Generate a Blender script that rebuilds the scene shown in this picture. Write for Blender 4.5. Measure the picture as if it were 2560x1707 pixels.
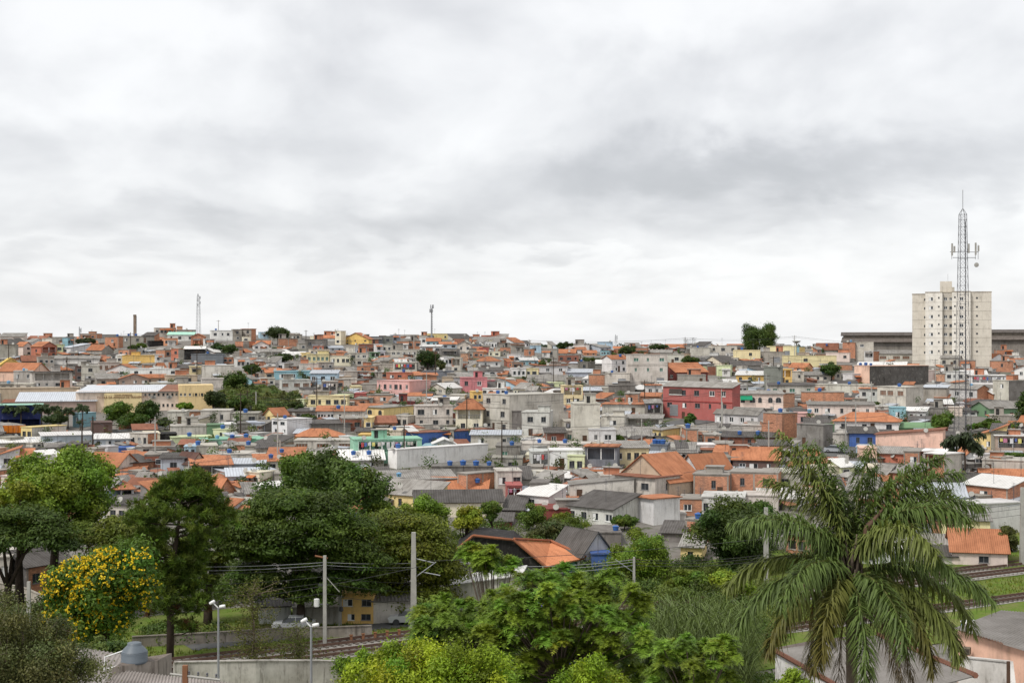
import bpy, bmesh, math, random
import numpy as np
from mathutils import Vector, Matrix
for o in list(bpy.data.objects): bpy.data.objects.remove(o)
SC = bpy.context.scene
COL = SC.collection
F = 2560 * 50.0 / 36.0          # focal length in photograph pixels
CX, CY = 1280.0, 853.5
CAMZ = 28.0
# ------------------------------------------------------------------ camera
cam = bpy.data.cameras.new('camera'); cam.lens = 50.0; cam.sensor_width = 36.0
cam.clip_start = 0.5; cam.clip_end = 9000.0
camo = bpy.data.objects.new('camera', cam); COL.objects.link(camo)
camo.location = (0, 0, CAMZ); camo.rotation_euler = (math.radians(90), 0, 0)
SC.camera = camo
SC.view_settings.view_transform = 'Standard'; SC.view_settings.look = 'None'
SC.view_settings.gamma = 1.0; SC.view_settings.exposure = 0.95
SC.view_settings.use_curve_mapping = False
SC.cycles.use_denoising = True
SC.cycles.max_bounces = 5; SC.cycles.diffuse_bounces = 2; SC.cycles.transparent_max_bounces = 4
SUN_EL, SUN_AZ = math.radians(54), math.radians(228)   # azimuth clockwise from +Y: behind the camera
# ------------------------------------------------------------------ sun
sl = bpy.data.lights.new('sun', 'SUN'); sl.energy = 1.5; sl.angle = math.radians(14); sl.color = (1.0, 0.965, 0.91)
so = bpy.data.objects.new('sun', sl); COL.objects.link(so)
sd = Vector((math.sin(SUN_AZ)*math.cos(SUN_EL), math.cos(SUN_AZ)*math.cos(SUN_EL), math.sin(SUN_EL)))
so.rotation_euler = sd.to_track_quat('Z', 'Y').to_euler(); so.location = (0, -20, 90)
# ------------------------------------------------------------------ world: overcast cloud deck over a physical sky
W = bpy.data.worlds.new('World'); SC.world = W; W.use_nodes = True
nt = W.node_tree; nt.nodes.clear()
class NG:
    def __init__(s, nt): s.nt = nt
    def n(s, t, **kw):
        x = s.nt.nodes.new(t)
        for k, v in kw.items(): setattr(x, k, v)
        return x
    def put(s, inp, v):
        if hasattr(v, 'is_linked') or isinstance(v, bpy.types.NodeSocket): s.nt.links.new(v, inp)
        else: inp.default_value = v
    def m(s, op, a, b=0.0, c=None, clamp=False):
        x = s.n('ShaderNodeMath', operation=op, use_clamp=clamp)
        s.put(x.inputs[0], a); s.put(x.inputs[1], b)
        if c is not None: s.put(x.inputs[2], c)
        return x.outputs[0]
    def comb(s, x, y, z):
        c = s.n('ShaderNodeCombineXYZ'); s.put(c.inputs[0], x); s.put(c.inputs[1], y); s.put(c.inputs[2], z); return c.outputs[0]
    def noise(s, vec, scale, detail=3.0, rough=0.5, dist=0.0):
        x = s.n('ShaderNodeTexNoise'); s.put(x.inputs['Vector'], vec); x.inputs['Scale'].default_value = scale
        x.inputs['Detail'].default_value = detail; x.inputs['Roughness'].default_value = rough; x.inputs['Distortion'].default_value = dist
        return x.outputs[0]
    def ramp(s, f, pts, interp='LINEAR'):
        x = s.n('ShaderNodeValToRGB'); x.color_ramp.interpolation = interp
        e = x.color_ramp.elements
        while len(e) < len(pts): e.new(0.5)
        for i, (p, c) in enumerate(pts):
            e[i].position = p; e[i].color = (c, c, c, 1) if isinstance(c, (int, float)) else (*c, 1)
        s.put(x.inputs[0], f); return x.outputs[0]
    def mix(s, f, a, b, mode='MIX'):
        x = s.n('ShaderNodeMix', data_type='RGBA', blend_type=mode); s.put(x.inputs[0], f)
        s.put(x.inputs[6], a); s.put(x.inputs[7], b); return x.outputs[2]
def scaled(g, v, s):
    x = g.n('ShaderNodeVectorMath', operation='MULTIPLY'); g.put(x.inputs[0], v); x.inputs[1].default_value = s; return x.outputs[0]
g = NG(nt)
tc = g.n('ShaderNodeTexCoord'); sep = g.n('ShaderNodeSeparateXYZ'); nt.links.new(tc.outputs['Generated'], sep.inputs[0])
dx, dy, dz = sep.outputs
el = g.m('ARCSINE', dz)                                   # elevation of the direction
az = g.m('ARCTAN2', dx, dy)                               # compass direction
elc = g.m('MAXIMUM', el, 0.0)
# heaps of cloud, smaller and flatter towards the horizon
def cloud_uv(shift):
    e = g.m('ADD', elc, shift); v = g.m('DIVIDE', g.m('MULTIPLY', e, 6.0), g.m('ADD', e, 0.30))   # flatter towards the horizon
    return v
def cloud_field(shift, z):
    v = cloud_uv(shift); base = g.comb(g.m('MULTIPLY', az, 5.2), v, z)
    wn = g.n('ShaderNodeTexNoise'); g.put(wn.inputs['Vector'], base); wn.inputs['Scale'].default_value = 1.1; wn.inputs['Detail'].default_value = 1.0
    off = scaled(g, wn.outputs['Color'], (0.5, 0.35, 0.0)); ad = g.n('ShaderNodeVectorMath', operation='ADD'); g.put(ad.inputs[0], base); g.put(ad.inputs[1], off)
    return g.noise(ad.outputs[0], 1.15, 3.5, 0.47), g.noise(ad.outputs[0], 3.3, 4.0, 0.50), ad.outputs[0]
n1, n2, cvec = cloud_field(0.0, 2.4)
u1, u2, _ = cloud_field(0.022, 2.4)
n3 = g.noise(cvec, 9.0, 3.0, 0.5)
warp = n2
body = g.m('ADD', g.m('MULTIPLY', n1, 0.52), g.m('ADD', g.m('MULTIPLY', n2, 0.34), g.m('MULTIPLY', n3, 0.08)))
under = g.m('ADD', g.m('MULTIPLY', g.m('SUBTRACT', u1, n1), 0.55), g.m('MULTIPLY', g.m('SUBTRACT', u2, n2), 0.38))   # grey undersides, bright tops
dark = g.m('ADD', g.m('MULTIPLY_ADD', g.m('SUBTRACT', body, 0.47), 1.15, 0.525), under)
# the heavier cloud masses of this sky: (compass, elevation, half width, half height, weight)
MASS = [(0.055, 0.112, 0.11, 0.020, 0.22), (0.12, 0.125, 0.10, 0.026, 0.12), (0.24, 0.118, 0.13, 0.022, 0.24), (-0.085, 0.083, 0.14, 0.013, 0.20), (-0.13, 0.128, 0.05, 0.022, 0.14),
        (0.13, 0.188, 0.11, 0.024, 0.15), (-0.335, 0.125, 0.045, 0.020, 0.13), (-0.27, 0.082, 0.075, 0.016, 0.14), (0.31, 0.210, 0.10, 0.030, 0.10), (-0.20, 0.132, 0.035, 0.014, 0.07),
        (-0.055, 0.225, 0.07, 0.022, 0.11), (-0.02, 0.165, 0.12, 0.020, 0.08), (0.18, 0.082, 0.07, 0.008, 0.10), (-0.35, 0.185, 0.06, 0.02, 0.07), (0.03, 0.066, 0.12, 0.006, 0.10), (-0.16, 0.062, 0.06, 0.006, 0.09), (-0.29, 0.050, 0.09, 0.005, 0.06), (0.10, 0.045, 0.16, 0.005, 0.06),
        (-0.20, 0.210, 0.09, 0.020, -0.14), (0.165, 0.143, 0.035, 0.012, -0.10), (-0.06, 0.112, 0.04, 0.010, -0.08), (0.35, 0.088, 0.07, 0.014, -0.12), (-0.27, 0.160, 0.10, 0.012, -0.09), (0.05, 0.222, 0.05, 0.018, -0.08), (-0.02, 0.060, 0.3, 0.006, -0.06), (0.24, 0.150, 0.06, 0.010, -0.05)]
azw = g.m('ADD', az, g.m('MULTIPLY', g.m('SUBTRACT', n1, 0.5), 0.14)); elw = g.m('ADD', el, g.m('ADD', g.m('MULTIPLY', g.m('SUBTRACT', warp, 0.5), 0.035), g.m('MULTIPLY', g.m('SUBTRACT', n2, 0.5), 0.045)))
for (a0, e0, ha, he, w) in MASS:
    u = g.m('DIVIDE', g.m('SUBTRACT', azw, a0), ha); v = g.m('DIVIDE', g.m('SUBTRACT', elw, e0), he)
    r2 = g.m('ADD', g.m('MULTIPLY', u, u), g.m('MULTIPLY', v, v))
    b = g.m('MULTIPLY', g.m('EXPONENT', g.m('MULTIPLY', r2, -0.8)), w*1.02)
    dark = g.m('ADD', dark, b)
shade = g.ramp(dark, [(0.40, (0.525, 0.527, 0.53)), (0.50, (0.490, 0.492, 0.497)), (0.62, (0.440, 0.443, 0.451)), (0.80, (0.355, 0.358, 0.370)), (1.0, (0.285, 0.290, 0.301))], 'B_SPLINE')
sky = g.n('ShaderNodeTexSky'); sky.sky_type = 'NISHITA'; sky.sun_disc = False
sky.sun_elevation = SUN_EL; sky.sun_rotation = SUN_AZ
skc = g.mix(1.0, sky.outputs[0], (0.1, 0.1, 0.1, 1), 'MULTIPLY')
full = g.mix(0.94, skc, shade)
below = g.mix(g.m('GREATER_THAN', dz, -0.02), (0.16, 0.155, 0.14, 1), full)
bg = g.n('ShaderNodeBackground'); nt.links.new(below, bg.inputs[0]); bg.inputs[1].default_value = 1.0
wo = g.n('ShaderNodeOutputWorld'); nt.links.new(bg.outputs[0], wo.inputs[0])

# ------------------------------------------------------------------ terrain function (world metres; camera at the origin, 28 m up)
_PD = np.array([0, 30, 50, 66, 90, 108, 118, 180, 200, 230, 260, 300, 350, 400, 450, 500, 550, 600, 640, 720, 900, 1300, 2200, 6000], float)
_PZ = np.array([-15, -16.5, -17.8, -19.5, -23, -27, -28, -28, -26.5, -24.5, -22.5, -20, -17, -13.6, -10, -6.3, -3, 0, 0.5, -5, -9, -11, -14, -26], float)
_CPX = np.array([-600, 0, 300, 500, 900, 1100, 1400, 1900, 2300, 2560, 3200], float)
_CZ = np.array([-1, 0, 1.0, 3.0, 1.5, 0.5, -3.5, -4.0, -5.0, -5.0, -4], float)
def gz(X, Y):
    Y = max(Y, 1.0); px = CX + F * X / max(Y, 40.0)
    t = min(max((Y - 300) / 300, 0), 1); t = t*t*(3-2*t)
    if Y > 650: t *= max(0.0, 1 - (Y-650)/400)
    return CAMZ + float(np.interp(Y, _PD, _PZ)) + float(np.interp(px, _CPX, _CZ)) * t
def gpy(px, Y): return CY + F * (CAMZ - gz((px-CX)/F*Y, Y)) / Y
def depth_at(px, py):
    lo, hi = 60.0, 615.0
    if gpy(px, hi) >= py: return hi
    for _ in range(40):
        m = 0.5*(lo+hi)
        if gpy(px, m) > py: lo = m
        else: hi = m
    return 0.5*(lo+hi)
def at(px, py, Y): return Vector(((px-CX)/F*Y, Y, CAMZ - (py-CY)/F*Y))
def s2l(c):
    c = c/255.0
    return c/12.92 if c <= 0.04045 else ((c+0.055)/1.055)**2.4
def rgb(r, g_, b): return (s2l(r), s2l(g_), s2l(b))
def dull(c, k=0.30):
    l = 0.3*c[0]+0.59*c[1]+0.11*c[2]; return tuple(x*(1-k)+l*k for x in c)

# ------------------------------------------------------------------ mesh helpers
class MB:
    def __init__(s): s.v = []; s.f = []; s.c = []; s.m = []; s.uv = []
    def quad(s, a, b, c, d, col=(1,1,1), m=0, uv=None):
        i = len(s.v); s.v += [tuple(a), tuple(b), tuple(c), tuple(d)]; s.f.append((i, i+1, i+2, i+3)); s.c.append(col); s.m.append(m); s.uv.append(uv or ((0,0),(1,0),(1,1),(0,1)))
    def tri(s, a, b, c, col=(1,1,1), m=0, uv=None):
        i = len(s.v); s.v += [tuple(a), tuple(b), tuple(c)]; s.f.append((i, i+1, i+2)); s.c.append(col); s.m.append(m); s.uv.append(uv or ((0,0),(1,0),(.5,1)))
    def box(s, x0, x1, y0, y1, z0, z1, col=(1,1,1), m=0, bottom=True):
        p = [(x0,y0,z0),(x1,y0,z0),(x1,y1,z0),(x0,y1,z0),(x0,y0,z1),(x1,y0,z1),(x1,y1,z1),(x0,y1,z1)]
        for f in ((0,1,5,4),(1,2,6,5),(2,3,7,6),(3,0,4,7),(4,5,6,7)) + (((3,2,1,0),) if bottom else ()):
            s.quad(*[p[k] for k in f], col, m)
    def tube(s, pts, rad, n=6, col=(1,1,1), m=0, caps=True):
        pts = [Vector(p) for p in pts]; rings = []
        for i, p in enumerate(pts):
            t = (pts[min(i+1, len(pts)-1)] - pts[max(i-1, 0)]).normalized()
            a = t.cross(Vector((0,0,1)))
            if a.length < 1e-3: a = Vector((1,0,0))
            a.normalize(); b = a.cross(t).normalized()
            r = rad[i] if isinstance(rad, (list, tuple)) else rad
            rings.append([p + (a*math.cos(2*math.pi*k/n) + b*math.sin(2*math.pi*k/n))*r for k in range(n)])
        base = len(s.v)
        for r in rings: s.v += [tuple(q) for q in r]
        for i in range(len(pts)-1):
            for k in range(n):
                s.f.append((base+i*n+k, base+i*n+(k+1)%n, base+(i+1)*n+(k+1)%n, base+(i+1)*n+k)); s.c.append(col); s.m.append(m); s.uv.append(((0,0),(1,0),(1,1),(0,1)))
        if caps:
            s.f.append(tuple(base+k for k in reversed(range(n)))); s.c.append(col); s.m.append(m); s.uv.append(tuple((0,0) for _ in range(n)))
            s.f.append(tuple(base+(len(pts)-1)*n+k for k in range(n))); s.c.append(col); s.m.append(m); s.uv.append(tuple((0,0) for _ in range(n)))
    def lathe(s, prof, n=16, col=(1,1,1), m=0, o=(0,0,0)):
        base = len(s.v)
        for (r, z) in prof: s.v += [(o[0]+r*math.cos(2*math.pi*k/n), o[1]+r*math.sin(2*math.pi*k/n), o[2]+z) for k in range(n)]
        for i in range(len(prof)-1):
            for k in range(n):
                s.f.append((base+i*n+k, base+i*n+(k+1)%n, base+(i+1)*n+(k+1)%n, base+(i+1)*n+k)); s.c.append(col); s.m.append(m); s.uv.append(((0,0),(1,0),(1,1),(0,1)))
        s.f.append(tuple(base+(len(prof)-1)*n+k for k in range(n))); s.c.append(col); s.m.append(m); s.uv.append(tuple((0,0) for _ in range(n)))
    def mesh(s, name, mats, smooth=False):
        me = bpy.data.meshes.new(name); me.from_pydata(s.v, [], s.f)
        for mt in mats: me.materials.append(mt)
        a = me.attributes.new('Col', 'FLOAT_COLOR', 'FACE')
        a.data.foreach_set('color', np.array([(*c, 1.0) for c in s.c], np.float32).ravel())
        if any(s.m): me.polygons.foreach_set('material_index', np.array(s.m, np.int32))
        u = me.uv_layers.new(name='UVMap')
        u.data.foreach_set('uv', np.array([q for f in s.uv for q in f], np.float32).ravel())
        if smooth: me.polygons.foreach_set('use_smooth', np.ones(len(s.f), bool))
        me.update(); return me
def link(name, data, parent=None, loc=None, rot=None, scale=None):
    o = bpy.data.objects.new(name, data); COL.objects.link(o)
    if parent is not None: o.parent = parent
    if loc is not None: o.location = loc
    if rot is not None: o.rotation_euler = rot
    if scale is not None: o.scale = scale
    return o
def tag(o, label=None, cat=None, group=None, kind=None):
    if label: o['label'] = label
    if cat: o['category'] = cat
    if group: o['group'] = group
    if kind: o['kind'] = kind
    return o
def empty(name, loc, rz=0.0): return link(name, None, None, loc, (0, 0, rz))

# ------------------------------------------------------------------ materials
def mat(name):
    m = bpy.data.materials.new(name); m.use_nodes = True
    n = m.node_tree; b = n.nodes['Principled BSDF']; return m, NG(n), b
def pos(g): return g.n('ShaderNodeNewGeometry').outputs['Position']
def attr(g): 
    a = g.n('ShaderNodeAttribute'); a.attribute_name = 'Col'; return a.outputs['Color']
def scaled(g, v, s):
    x = g.n('ShaderNodeVectorMath', operation='MULTIPLY'); g.put(x.inputs[0], v); x.inputs[1].default_value = s; return x.outputs[0]
def bump(g, b, h, strength=0.3, dist=0.05):
    x = g.n('ShaderNodeBump'); x.inputs['Strength'].default_value = strength; x.inputs['Distance'].default_value = dist
    g.put(x.inputs['Height'], h); g.nt.links.new(x.outputs[0], b.inputs['Normal'])
def wall_uv(g):
    ge = g.n('ShaderNodeNewGeometry')
    cr = g.n('ShaderNodeVectorMath', operation='CROSS_PRODUCT'); g.put(cr.inputs[0], ge.outputs['True Normal']); cr.inputs[1].default_value = (0, 0, 1)
    nm = g.n('ShaderNodeVectorMath', operation='NORMALIZE'); g.put(nm.inputs[0], cr.outputs[0])
    dt = g.n('ShaderNodeVectorMath', operation='DOT_PRODUCT'); g.put(dt.inputs[0], ge.outputs['Position']); g.put(dt.inputs[1], nm.outputs[0])
    sp = g.n('ShaderNodeSeparateXYZ'); g.put(sp.inputs[0], ge.outputs['Position'])
    return g.comb(dt.outputs['Value'], sp.outputs[2], 0.0)
def make_plaster(name, dirt, streak, rough=0.85):
    m, g, b = mat(name); p = pos(g); c = attr(g)
    big = g.noise(p, 0.35, 4.0, 0.6)
    st = g.noise(scaled(g, p, (1.5, 1.5, 0.22)), 1.0, 5.0, 0.7)
    fine = g.noise(p, 5.0, 3.0, 0.6)
    d1 = g.ramp(big, [(0.40, 0.0), (0.68, 1.0)]); d2 = g.ramp(st, [(0.56, 0.0), (0.70, 1.0)])
    c1 = g.mix(g.m('MULTIPLY', d1, dirt), c, g.mix(1.0, c, (0.52, 0.50, 0.47, 1), 'MULTIPLY'))
    c2 = g.mix(g.m('MULTIPLY', d2, streak), c1, g.mix(1.0, c1, (0.34, 0.32, 0.30, 1), 'MULTIPLY'))
    mid = g.noise(scaled(g, p, (1.0, 1.0, 0.7)), 1.3, 5.0, 0.68)
    c2 = g.mix(g.m('MULTIPLY', g.ramp(mid, [(0.57, 0.0), (0.66, 1.0)]), dirt), c2, g.mix(0.6, c2, (0.20, 0.185, 0.165, 1)))
    c2 = g.mix(g.m('MULTIPLY', g.ramp(mid, [(0.34, 1.0), (0.43, 0.0)]), dirt*0.7), c2, g.mix(0.5, c2, (0.50, 0.47, 0.43, 1)))
    uvn = g.n('ShaderNodeUVMap'); su = g.n('ShaderNodeSeparateXYZ'); g.put(su.inputs[0], uvn.outputs[0]); sp = g.n('ShaderNodeSeparateXYZ'); g.put(sp.inputs[0], p)
    rn = g.noise(g.comb(g.m('ADD', g.m('ADD', sp.outputs[0], sp.outputs[1]), su.outputs[0]), g.m('MULTIPLY', su.outputs[1], 0.22), 0.0), 0.9, 5.0, 0.72)
    run = g.m('MULTIPLY', g.ramp(rn, [(0.50, 0.0), (0.64, 1.0)]), g.ramp(g.m('DIVIDE', su.outputs[1], 3.2), [(0.0, 1.0), (1.0, 0.0)]))
    c2 = g.mix(g.m('MULTIPLY', g.m('MULTIPLY', run, g.ramp(big, [(0.38, 0.25), (0.6, 1.0)])), min(0.95, streak*1.3)), c2, g.mix(0.8, c2, (0.085, 0.08, 0.074, 1)))
    c3 = g.mix(0.30, c2, g.mix(fine, (0.45, 0.45, 0.45, 1), (1.35, 1.35, 1.35, 1)), 'MULTIPLY')
    g.put(b.inputs['Base Color'], c3); b.inputs['Roughness'].default_value = rough
    b.inputs['Specular IOR Level'].default_value = 0.2
    bump(g, b, fine, 0.25, 0.03); return m
M = {}
M['paint'] = make_plaster('painted_plaster', 0.30, 0.42)
M['cement'] = make_plaster('raw_cement', 0.55, 0.62, 0.95)
M['grime'] = make_plaster('grimy_concrete', 0.8, 0.95, 0.95)
def make_brick():
    m, g, b = mat('clay_block'); uv = wall_uv(g); c = attr(g)
    t = g.n('ShaderNodeTexBrick'); g.put(t.inputs['Vector'], uv); t.inputs['Scale'].default_value = 1.0
    t.inputs['Brick Width'].default_value = 0.36; t.inputs['Row Height'].default_value = 0.20; t.inputs['Mortar Size'].default_value = 0.018
    t.inputs['Color1'].default_value = (0.80, 0.80, 0.80, 1); t.inputs['Color2'].default_value = (1.22, 1.2, 1.15, 1); t.inputs['Mortar'].default_value = (0.66, 0.78, 0.90, 1)
    p = pos(g)
    big = g.noise(p, 0.5, 4.0, 0.6); st = g.noise(scaled(g, p, (1.0, 1.0, 0.12)), 0.9, 3.0, 0.6)
    c1 = g.mix(1.0, c, t.outputs[0], 'MULTIPLY')
    c2 = g.mix(g.m('MULTIPLY', g.ramp(big, [(0.35, 0.0), (0.75, 1.0)]), 0.55), c1, g.mix(1.0, c1, (0.62, 0.60, 0.60, 1), 'MULTIPLY'))
    c3 = g.mix(g.m('MULTIPLY', g.ramp(st, [(0.54, 0.0), (0.74, 1.0)]), 0.5), c2, (0.16, 0.14, 0.12, 1))
    fine = g.noise(p, 3.0, 3.0, 0.6)
    c4 = g.mix(0.3, c3, g.mix(fine, (0.45, 0.45, 0.45, 1), (1.4, 1.4, 1.4, 1)), 'MULTIPLY')
    g.put(b.inputs['Base Color'], c4); b.inputs['Roughness'].default_value = 0.95
    b.inputs['Specular IOR Level'].default_value = 0.1
    bump(g, b, t.outputs['Fac'], -0.5, 0.02); return m
M['brick'] = make_brick()
def make_roof(name, pitch, row, dirtcol, dirt, rough=0.85, spec=0.2, bumpd=0.06):
    m, g, b = mat(name); c = attr(g); p = pos(g)
    uvn = g.n('ShaderNodeUVMap'); sp = g.n('ShaderNodeSeparateXYZ'); g.put(sp.inputs[0], uvn.outputs[0])
    w = g.m('SINE', g.m('MULTIPLY', sp.outputs[0], 2*math.pi/pitch))
    r = g.m('FRACT', g.m('DIVIDE', sp.outputs[1], row))
    h = g.m('ADD', g.m('MULTIPLY', w, 0.5), g.m('MULTIPLY', r, 0.6))
    big = g.noise(p, 0.45, 4.0, 0.6); fine = g.noise(p, 4.0, 3.0, 0.6)
    st = g.noise(g.comb(sp.outputs[0], g.m('MULTIPLY', sp.outputs[1], 0.15), 0.0), 1.6, 3.0, 0.6)
    c1 = g.mix(g.m('MULTIPLY', g.ramp(big, [(0.35, 0.0), (0.72, 1.0)]), dirt), c, g.mix(1.0, c, dirtcol, 'MULTIPLY'))
    c2 = g.mix(g.m('MULTIPLY', g.ramp(st, [(0.5, 0.0), (0.75, 1.0)]), dirt), c1, g.mix(1.0, c1, (0.45, 0.43, 0.42, 1), 'MULTIPLY'))
    c3 = g.mix(0.35, c2, g.mix(fine, (0.45, 0.45, 0.45, 1), (1.4, 1.4, 1.4, 1)), 'MULTIPLY')
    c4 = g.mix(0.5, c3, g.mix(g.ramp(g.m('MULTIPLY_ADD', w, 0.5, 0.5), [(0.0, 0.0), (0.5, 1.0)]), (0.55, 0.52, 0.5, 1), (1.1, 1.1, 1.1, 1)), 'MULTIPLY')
    g.put(b.inputs['Base Color'], c4); b.inputs['Roughness'].default_value = rough; b.inputs['Specular IOR Level'].default_value = spec
    bump(g, b, h, 0.7, bumpd); return m
M['tile'] = make_roof('clay_tile', 0.25, 0.38, (0.50, 0.44, 0.40, 1), 0.6)
M['fibre'] = make_roof('fibre_cement_sheet', 0.36, 1.6, (0.5, 0.48, 0.45, 1), 0.75, 0.9)
M['metal'] = make_roof('painted_sheet_metal', 0.5, 3.0, (0.75, 0.73, 0.7, 1), 0.35, 0.6, 0.3, 0.03)
def flat(name, col, rough=0.7, spec=0.3, metallic=0.0, var=0.25, scale=2.0):
    m, g, b = mat(name); p = pos(g); f = g.noise(p, scale, 3.0, 0.6)
    g.put(b.inputs['Base Color'], g.mix(f, tuple(x*(1-var) for x in col) + (1,), tuple(min(1, x*(1+var)) for x in col) + (1,)))
    b.inputs['Roughness'].default_value = rough; b.inputs['Specular IOR Level'].default_value = spec; b.inputs['Metallic'].default_value = metallic
    return m
M['glass'] = flat('window_glass', (0.035, 0.04, 0.045), 0.12, 0.5, 0, 0.5, 0.7)
M['green_glass'] = flat('green_glass', (0.07, 0.16, 0.12), 0.12, 0.5)
M['void'] = flat('unlit_room', (0.03, 0.028, 0.026), 0.9, 0.1)
M['white_metal'] = flat('white_window_metal', (0.72, 0.72, 0.70), 0.5)
M['grey_metal'] = flat('grey_window_metal', (0.22, 0.22, 0.22), 0.5)
M['rust_panel'] = flat('brown_panel', (0.20, 0.10, 0.06), 0.8)
M['wood'] = flat('dark_wood', (0.09, 0.05, 0.03), 0.7)
M['blue_plastic'] = flat('blue_tank_plastic', (0.035, 0.11, 0.33), 0.45, 0.4, 0, 0.15)
M['pale_plastic'] = flat('pale_blue_tank_plastic', (0.16, 0.33, 0.50), 0.5, 0.4, 0, 0.15)
M['grey_plastic'] = flat('grey_tank_plastic', (0.10, 0.12, 0.14), 0.5, 0.4, 0, 0.15)
M['concrete'] = flat('cast_concrete', (0.36, 0.35, 0.32), 0.9, 0.2, 0, 0.3, 1.5)
M['steel'] = flat('galvanised_steel', (0.30, 0.31, 0.32), 0.5, 0.4, 0.3, 0.2)
M['darksteel'] = flat('dark_steel', (0.10, 0.10, 0.11), 0.6, 0.3, 0.2, 0.3)
M['rust'] = flat('rusty_rail', (0.105, 0.062, 0.045), 0.75, 0.3, 0.2, 0.4, 3)
M['wire'] = flat('cable', (0.05, 0.05, 0.05), 0.7)
M['palewire'] = flat('pale_cable', (0.35, 0.36, 0.37), 0.6)
M['bark'] = flat('bark', (0.055, 0.042, 0.032), 0.95, 0.1, 0, 0.5, 3)
M['palebark'] = flat('pale_bark', (0.14, 0.11, 0.085), 0.95, 0.1, 0, 0.4, 3)
M['white'] = flat('white_enamel', (0.75, 0.75, 0.73), 0.4)
M['brownpost'] = flat('rust_brown', (0.22, 0.10, 0.05), 0.8)
def make_leaf(name, transl=0.26):
    m, g, b = mat(name); c = attr(g)
    g.put(b.inputs['Base Color'], c); b.inputs['Roughness'].default_value = 0.55; b.inputs['Specular IOR Level'].default_value = 0.25
    t = g.n('ShaderNodeBsdfTranslucent'); g.put(t.inputs['Color'], g.mix(1.0, c, (1.15, 1.25, 0.6, 1), 'MULTIPLY'))
    mx = g.n('ShaderNodeMixShader'); mx.inputs[0].default_value = transl
    g.nt.links.new(b.outputs[0], mx.inputs[1]); g.nt.links.new(t.outputs[0], mx.inputs[2])
    out = [n for n in g.nt.nodes if n.type == 'OUTPUT_MATERIAL'][0]; g.nt.links.new(mx.outputs[0], out.inputs[0]); return m
M['leaf'] = make_leaf('leaves')
def make_ground():
    m, g, b = mat('hillside_ground'); p = pos(g)
    a = g.noise(p, 0.05, 4.0, 0.6); c = g.noise(p, 0.6, 4.0, 0.65); d = g.noise(p, 6.0, 3.0, 0.6)
    grass = g.mix(d, (0.035, 0.052, 0.018, 1), (0.085, 0.105, 0.035, 1)); earth = g.mix(c, (0.11, 0.10, 0.09, 1), (0.25, 0.235, 0.215, 1))
    g.put(b.inputs['Base Color'], g.mix(g.ramp(g.m('ADD', g.m('MULTIPLY', a, 0.6), g.m('MULTIPLY', c, 0.4)), [(0.36, 0.0), (0.46, 1.0)]), grass, earth))
    b.inputs['Roughness'].default_value = 1.0; b.inputs['Specular IOR Level'].default_value = 0.05; bump(g, b, d, 0.5, 0.15); return m
M['ground'] = make_ground()
def make_grass_ground():
    m, g, b = mat('mown_turf'); p = pos(g)
    c = g.noise(p, 0.35, 4.0, 0.65); d = g.noise(p, 5.0, 3.0, 0.6)
    g1 = g.mix(d, (0.055, 0.105, 0.014, 1), (0.14, 0.20, 0.035, 1)); g2 = g.mix(d, (0.10, 0.12, 0.03, 1), (0.20, 0.19, 0.08, 1))
    g.put(b.inputs['Base Color'], g.mix(g.ramp(c, [(0.40, 0.0), (0.66, 1.0)]), g1, g2))
    b.inputs['Roughness'].default_value = 1.0; b.inputs['Specular IOR Level'].default_value = 0.05; bump(g, b, d, 0.6, 0.12); return m
M['turf'] = make_grass_ground()
M['ballast'] = flat('ballast_stone', (0.25, 0.235, 0.215), 1.0, 0.1, 0, 0.55, 7)
M['asphalt'] = flat('asphalt', (0.11, 0.11, 0.108), 0.95, 0.2, 0, 0.25, 1)
# ------------------------------------------------------------------ ground sheet
def build_terrain():
    xs = np.sinh(np.linspace(-5.2, 5.2, 121)) * 40.0
    ys = np.concatenate([np.linspace(-200, 20, 8), np.linspace(26, 330, 90), np.linspace(336, 680, 70), np.geomspace(700, 6500, 26)])
    v = []; nx = len(xs)
    for y in ys:
        for x in xs: v.append((x, y, gz(x, max(y, 5.0)) - 0.02))
    f = [(j*nx+i, j*nx+i+1, (j+1)*nx+i+1, (j+1)*nx+i) for j in range(len(ys)-1) for i in range(nx-1)]
    me = bpy.data.meshes.new('ground'); me.from_pydata(v, [], f); me.materials.append(M['ground'])
    me.polygons.foreach_set('use_smooth', np.ones(len(f), bool))
    tag(link('ground', me), kind='structure')
build_terrain()
RDIR = Vector((0.861, 0.509, 0)); RN = Vector((-0.509, 0.861, 0)); R0 = Vector((-24, 124.5, 0))
def rail_pt(t, s): return R0 + RDIR*t + RN*s
def strip(name, t0, t1, s0, s1, zo, material, kind='structure', n=60, follow=True, wob=0.0):
    mb = MB(); rnd = random.Random(name); js = [0.0, 0.25, 0.5, 0.75, 1.0]; rows = []
    for i in range(n+1):
        t = t0 + (t1-t0)*i/n; row = []
        for k in js:
            s = s0 + (s1-s0)*k + (rnd.uniform(-wob, wob) if k in (0.0, 1.0) else 0)
            p = rail_pt(t, s); row.append(Vector((p.x, p.y, (gz(p.x, p.y) if follow else 0.0) + zo)))
        rows.append(row)
    for i in range(n):
        for k in range(4): mb.quad(rows[i][k], rows[i+1][k], rows[i+1][k+1], rows[i][k+1])
    o = link(name, mb.mesh(name, [material])); tag(o, kind=kind); return o
M['sleeper'] = flat('old_sleeper', (0.13, 0.11, 0.095), 0.95, 0.1)
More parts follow.
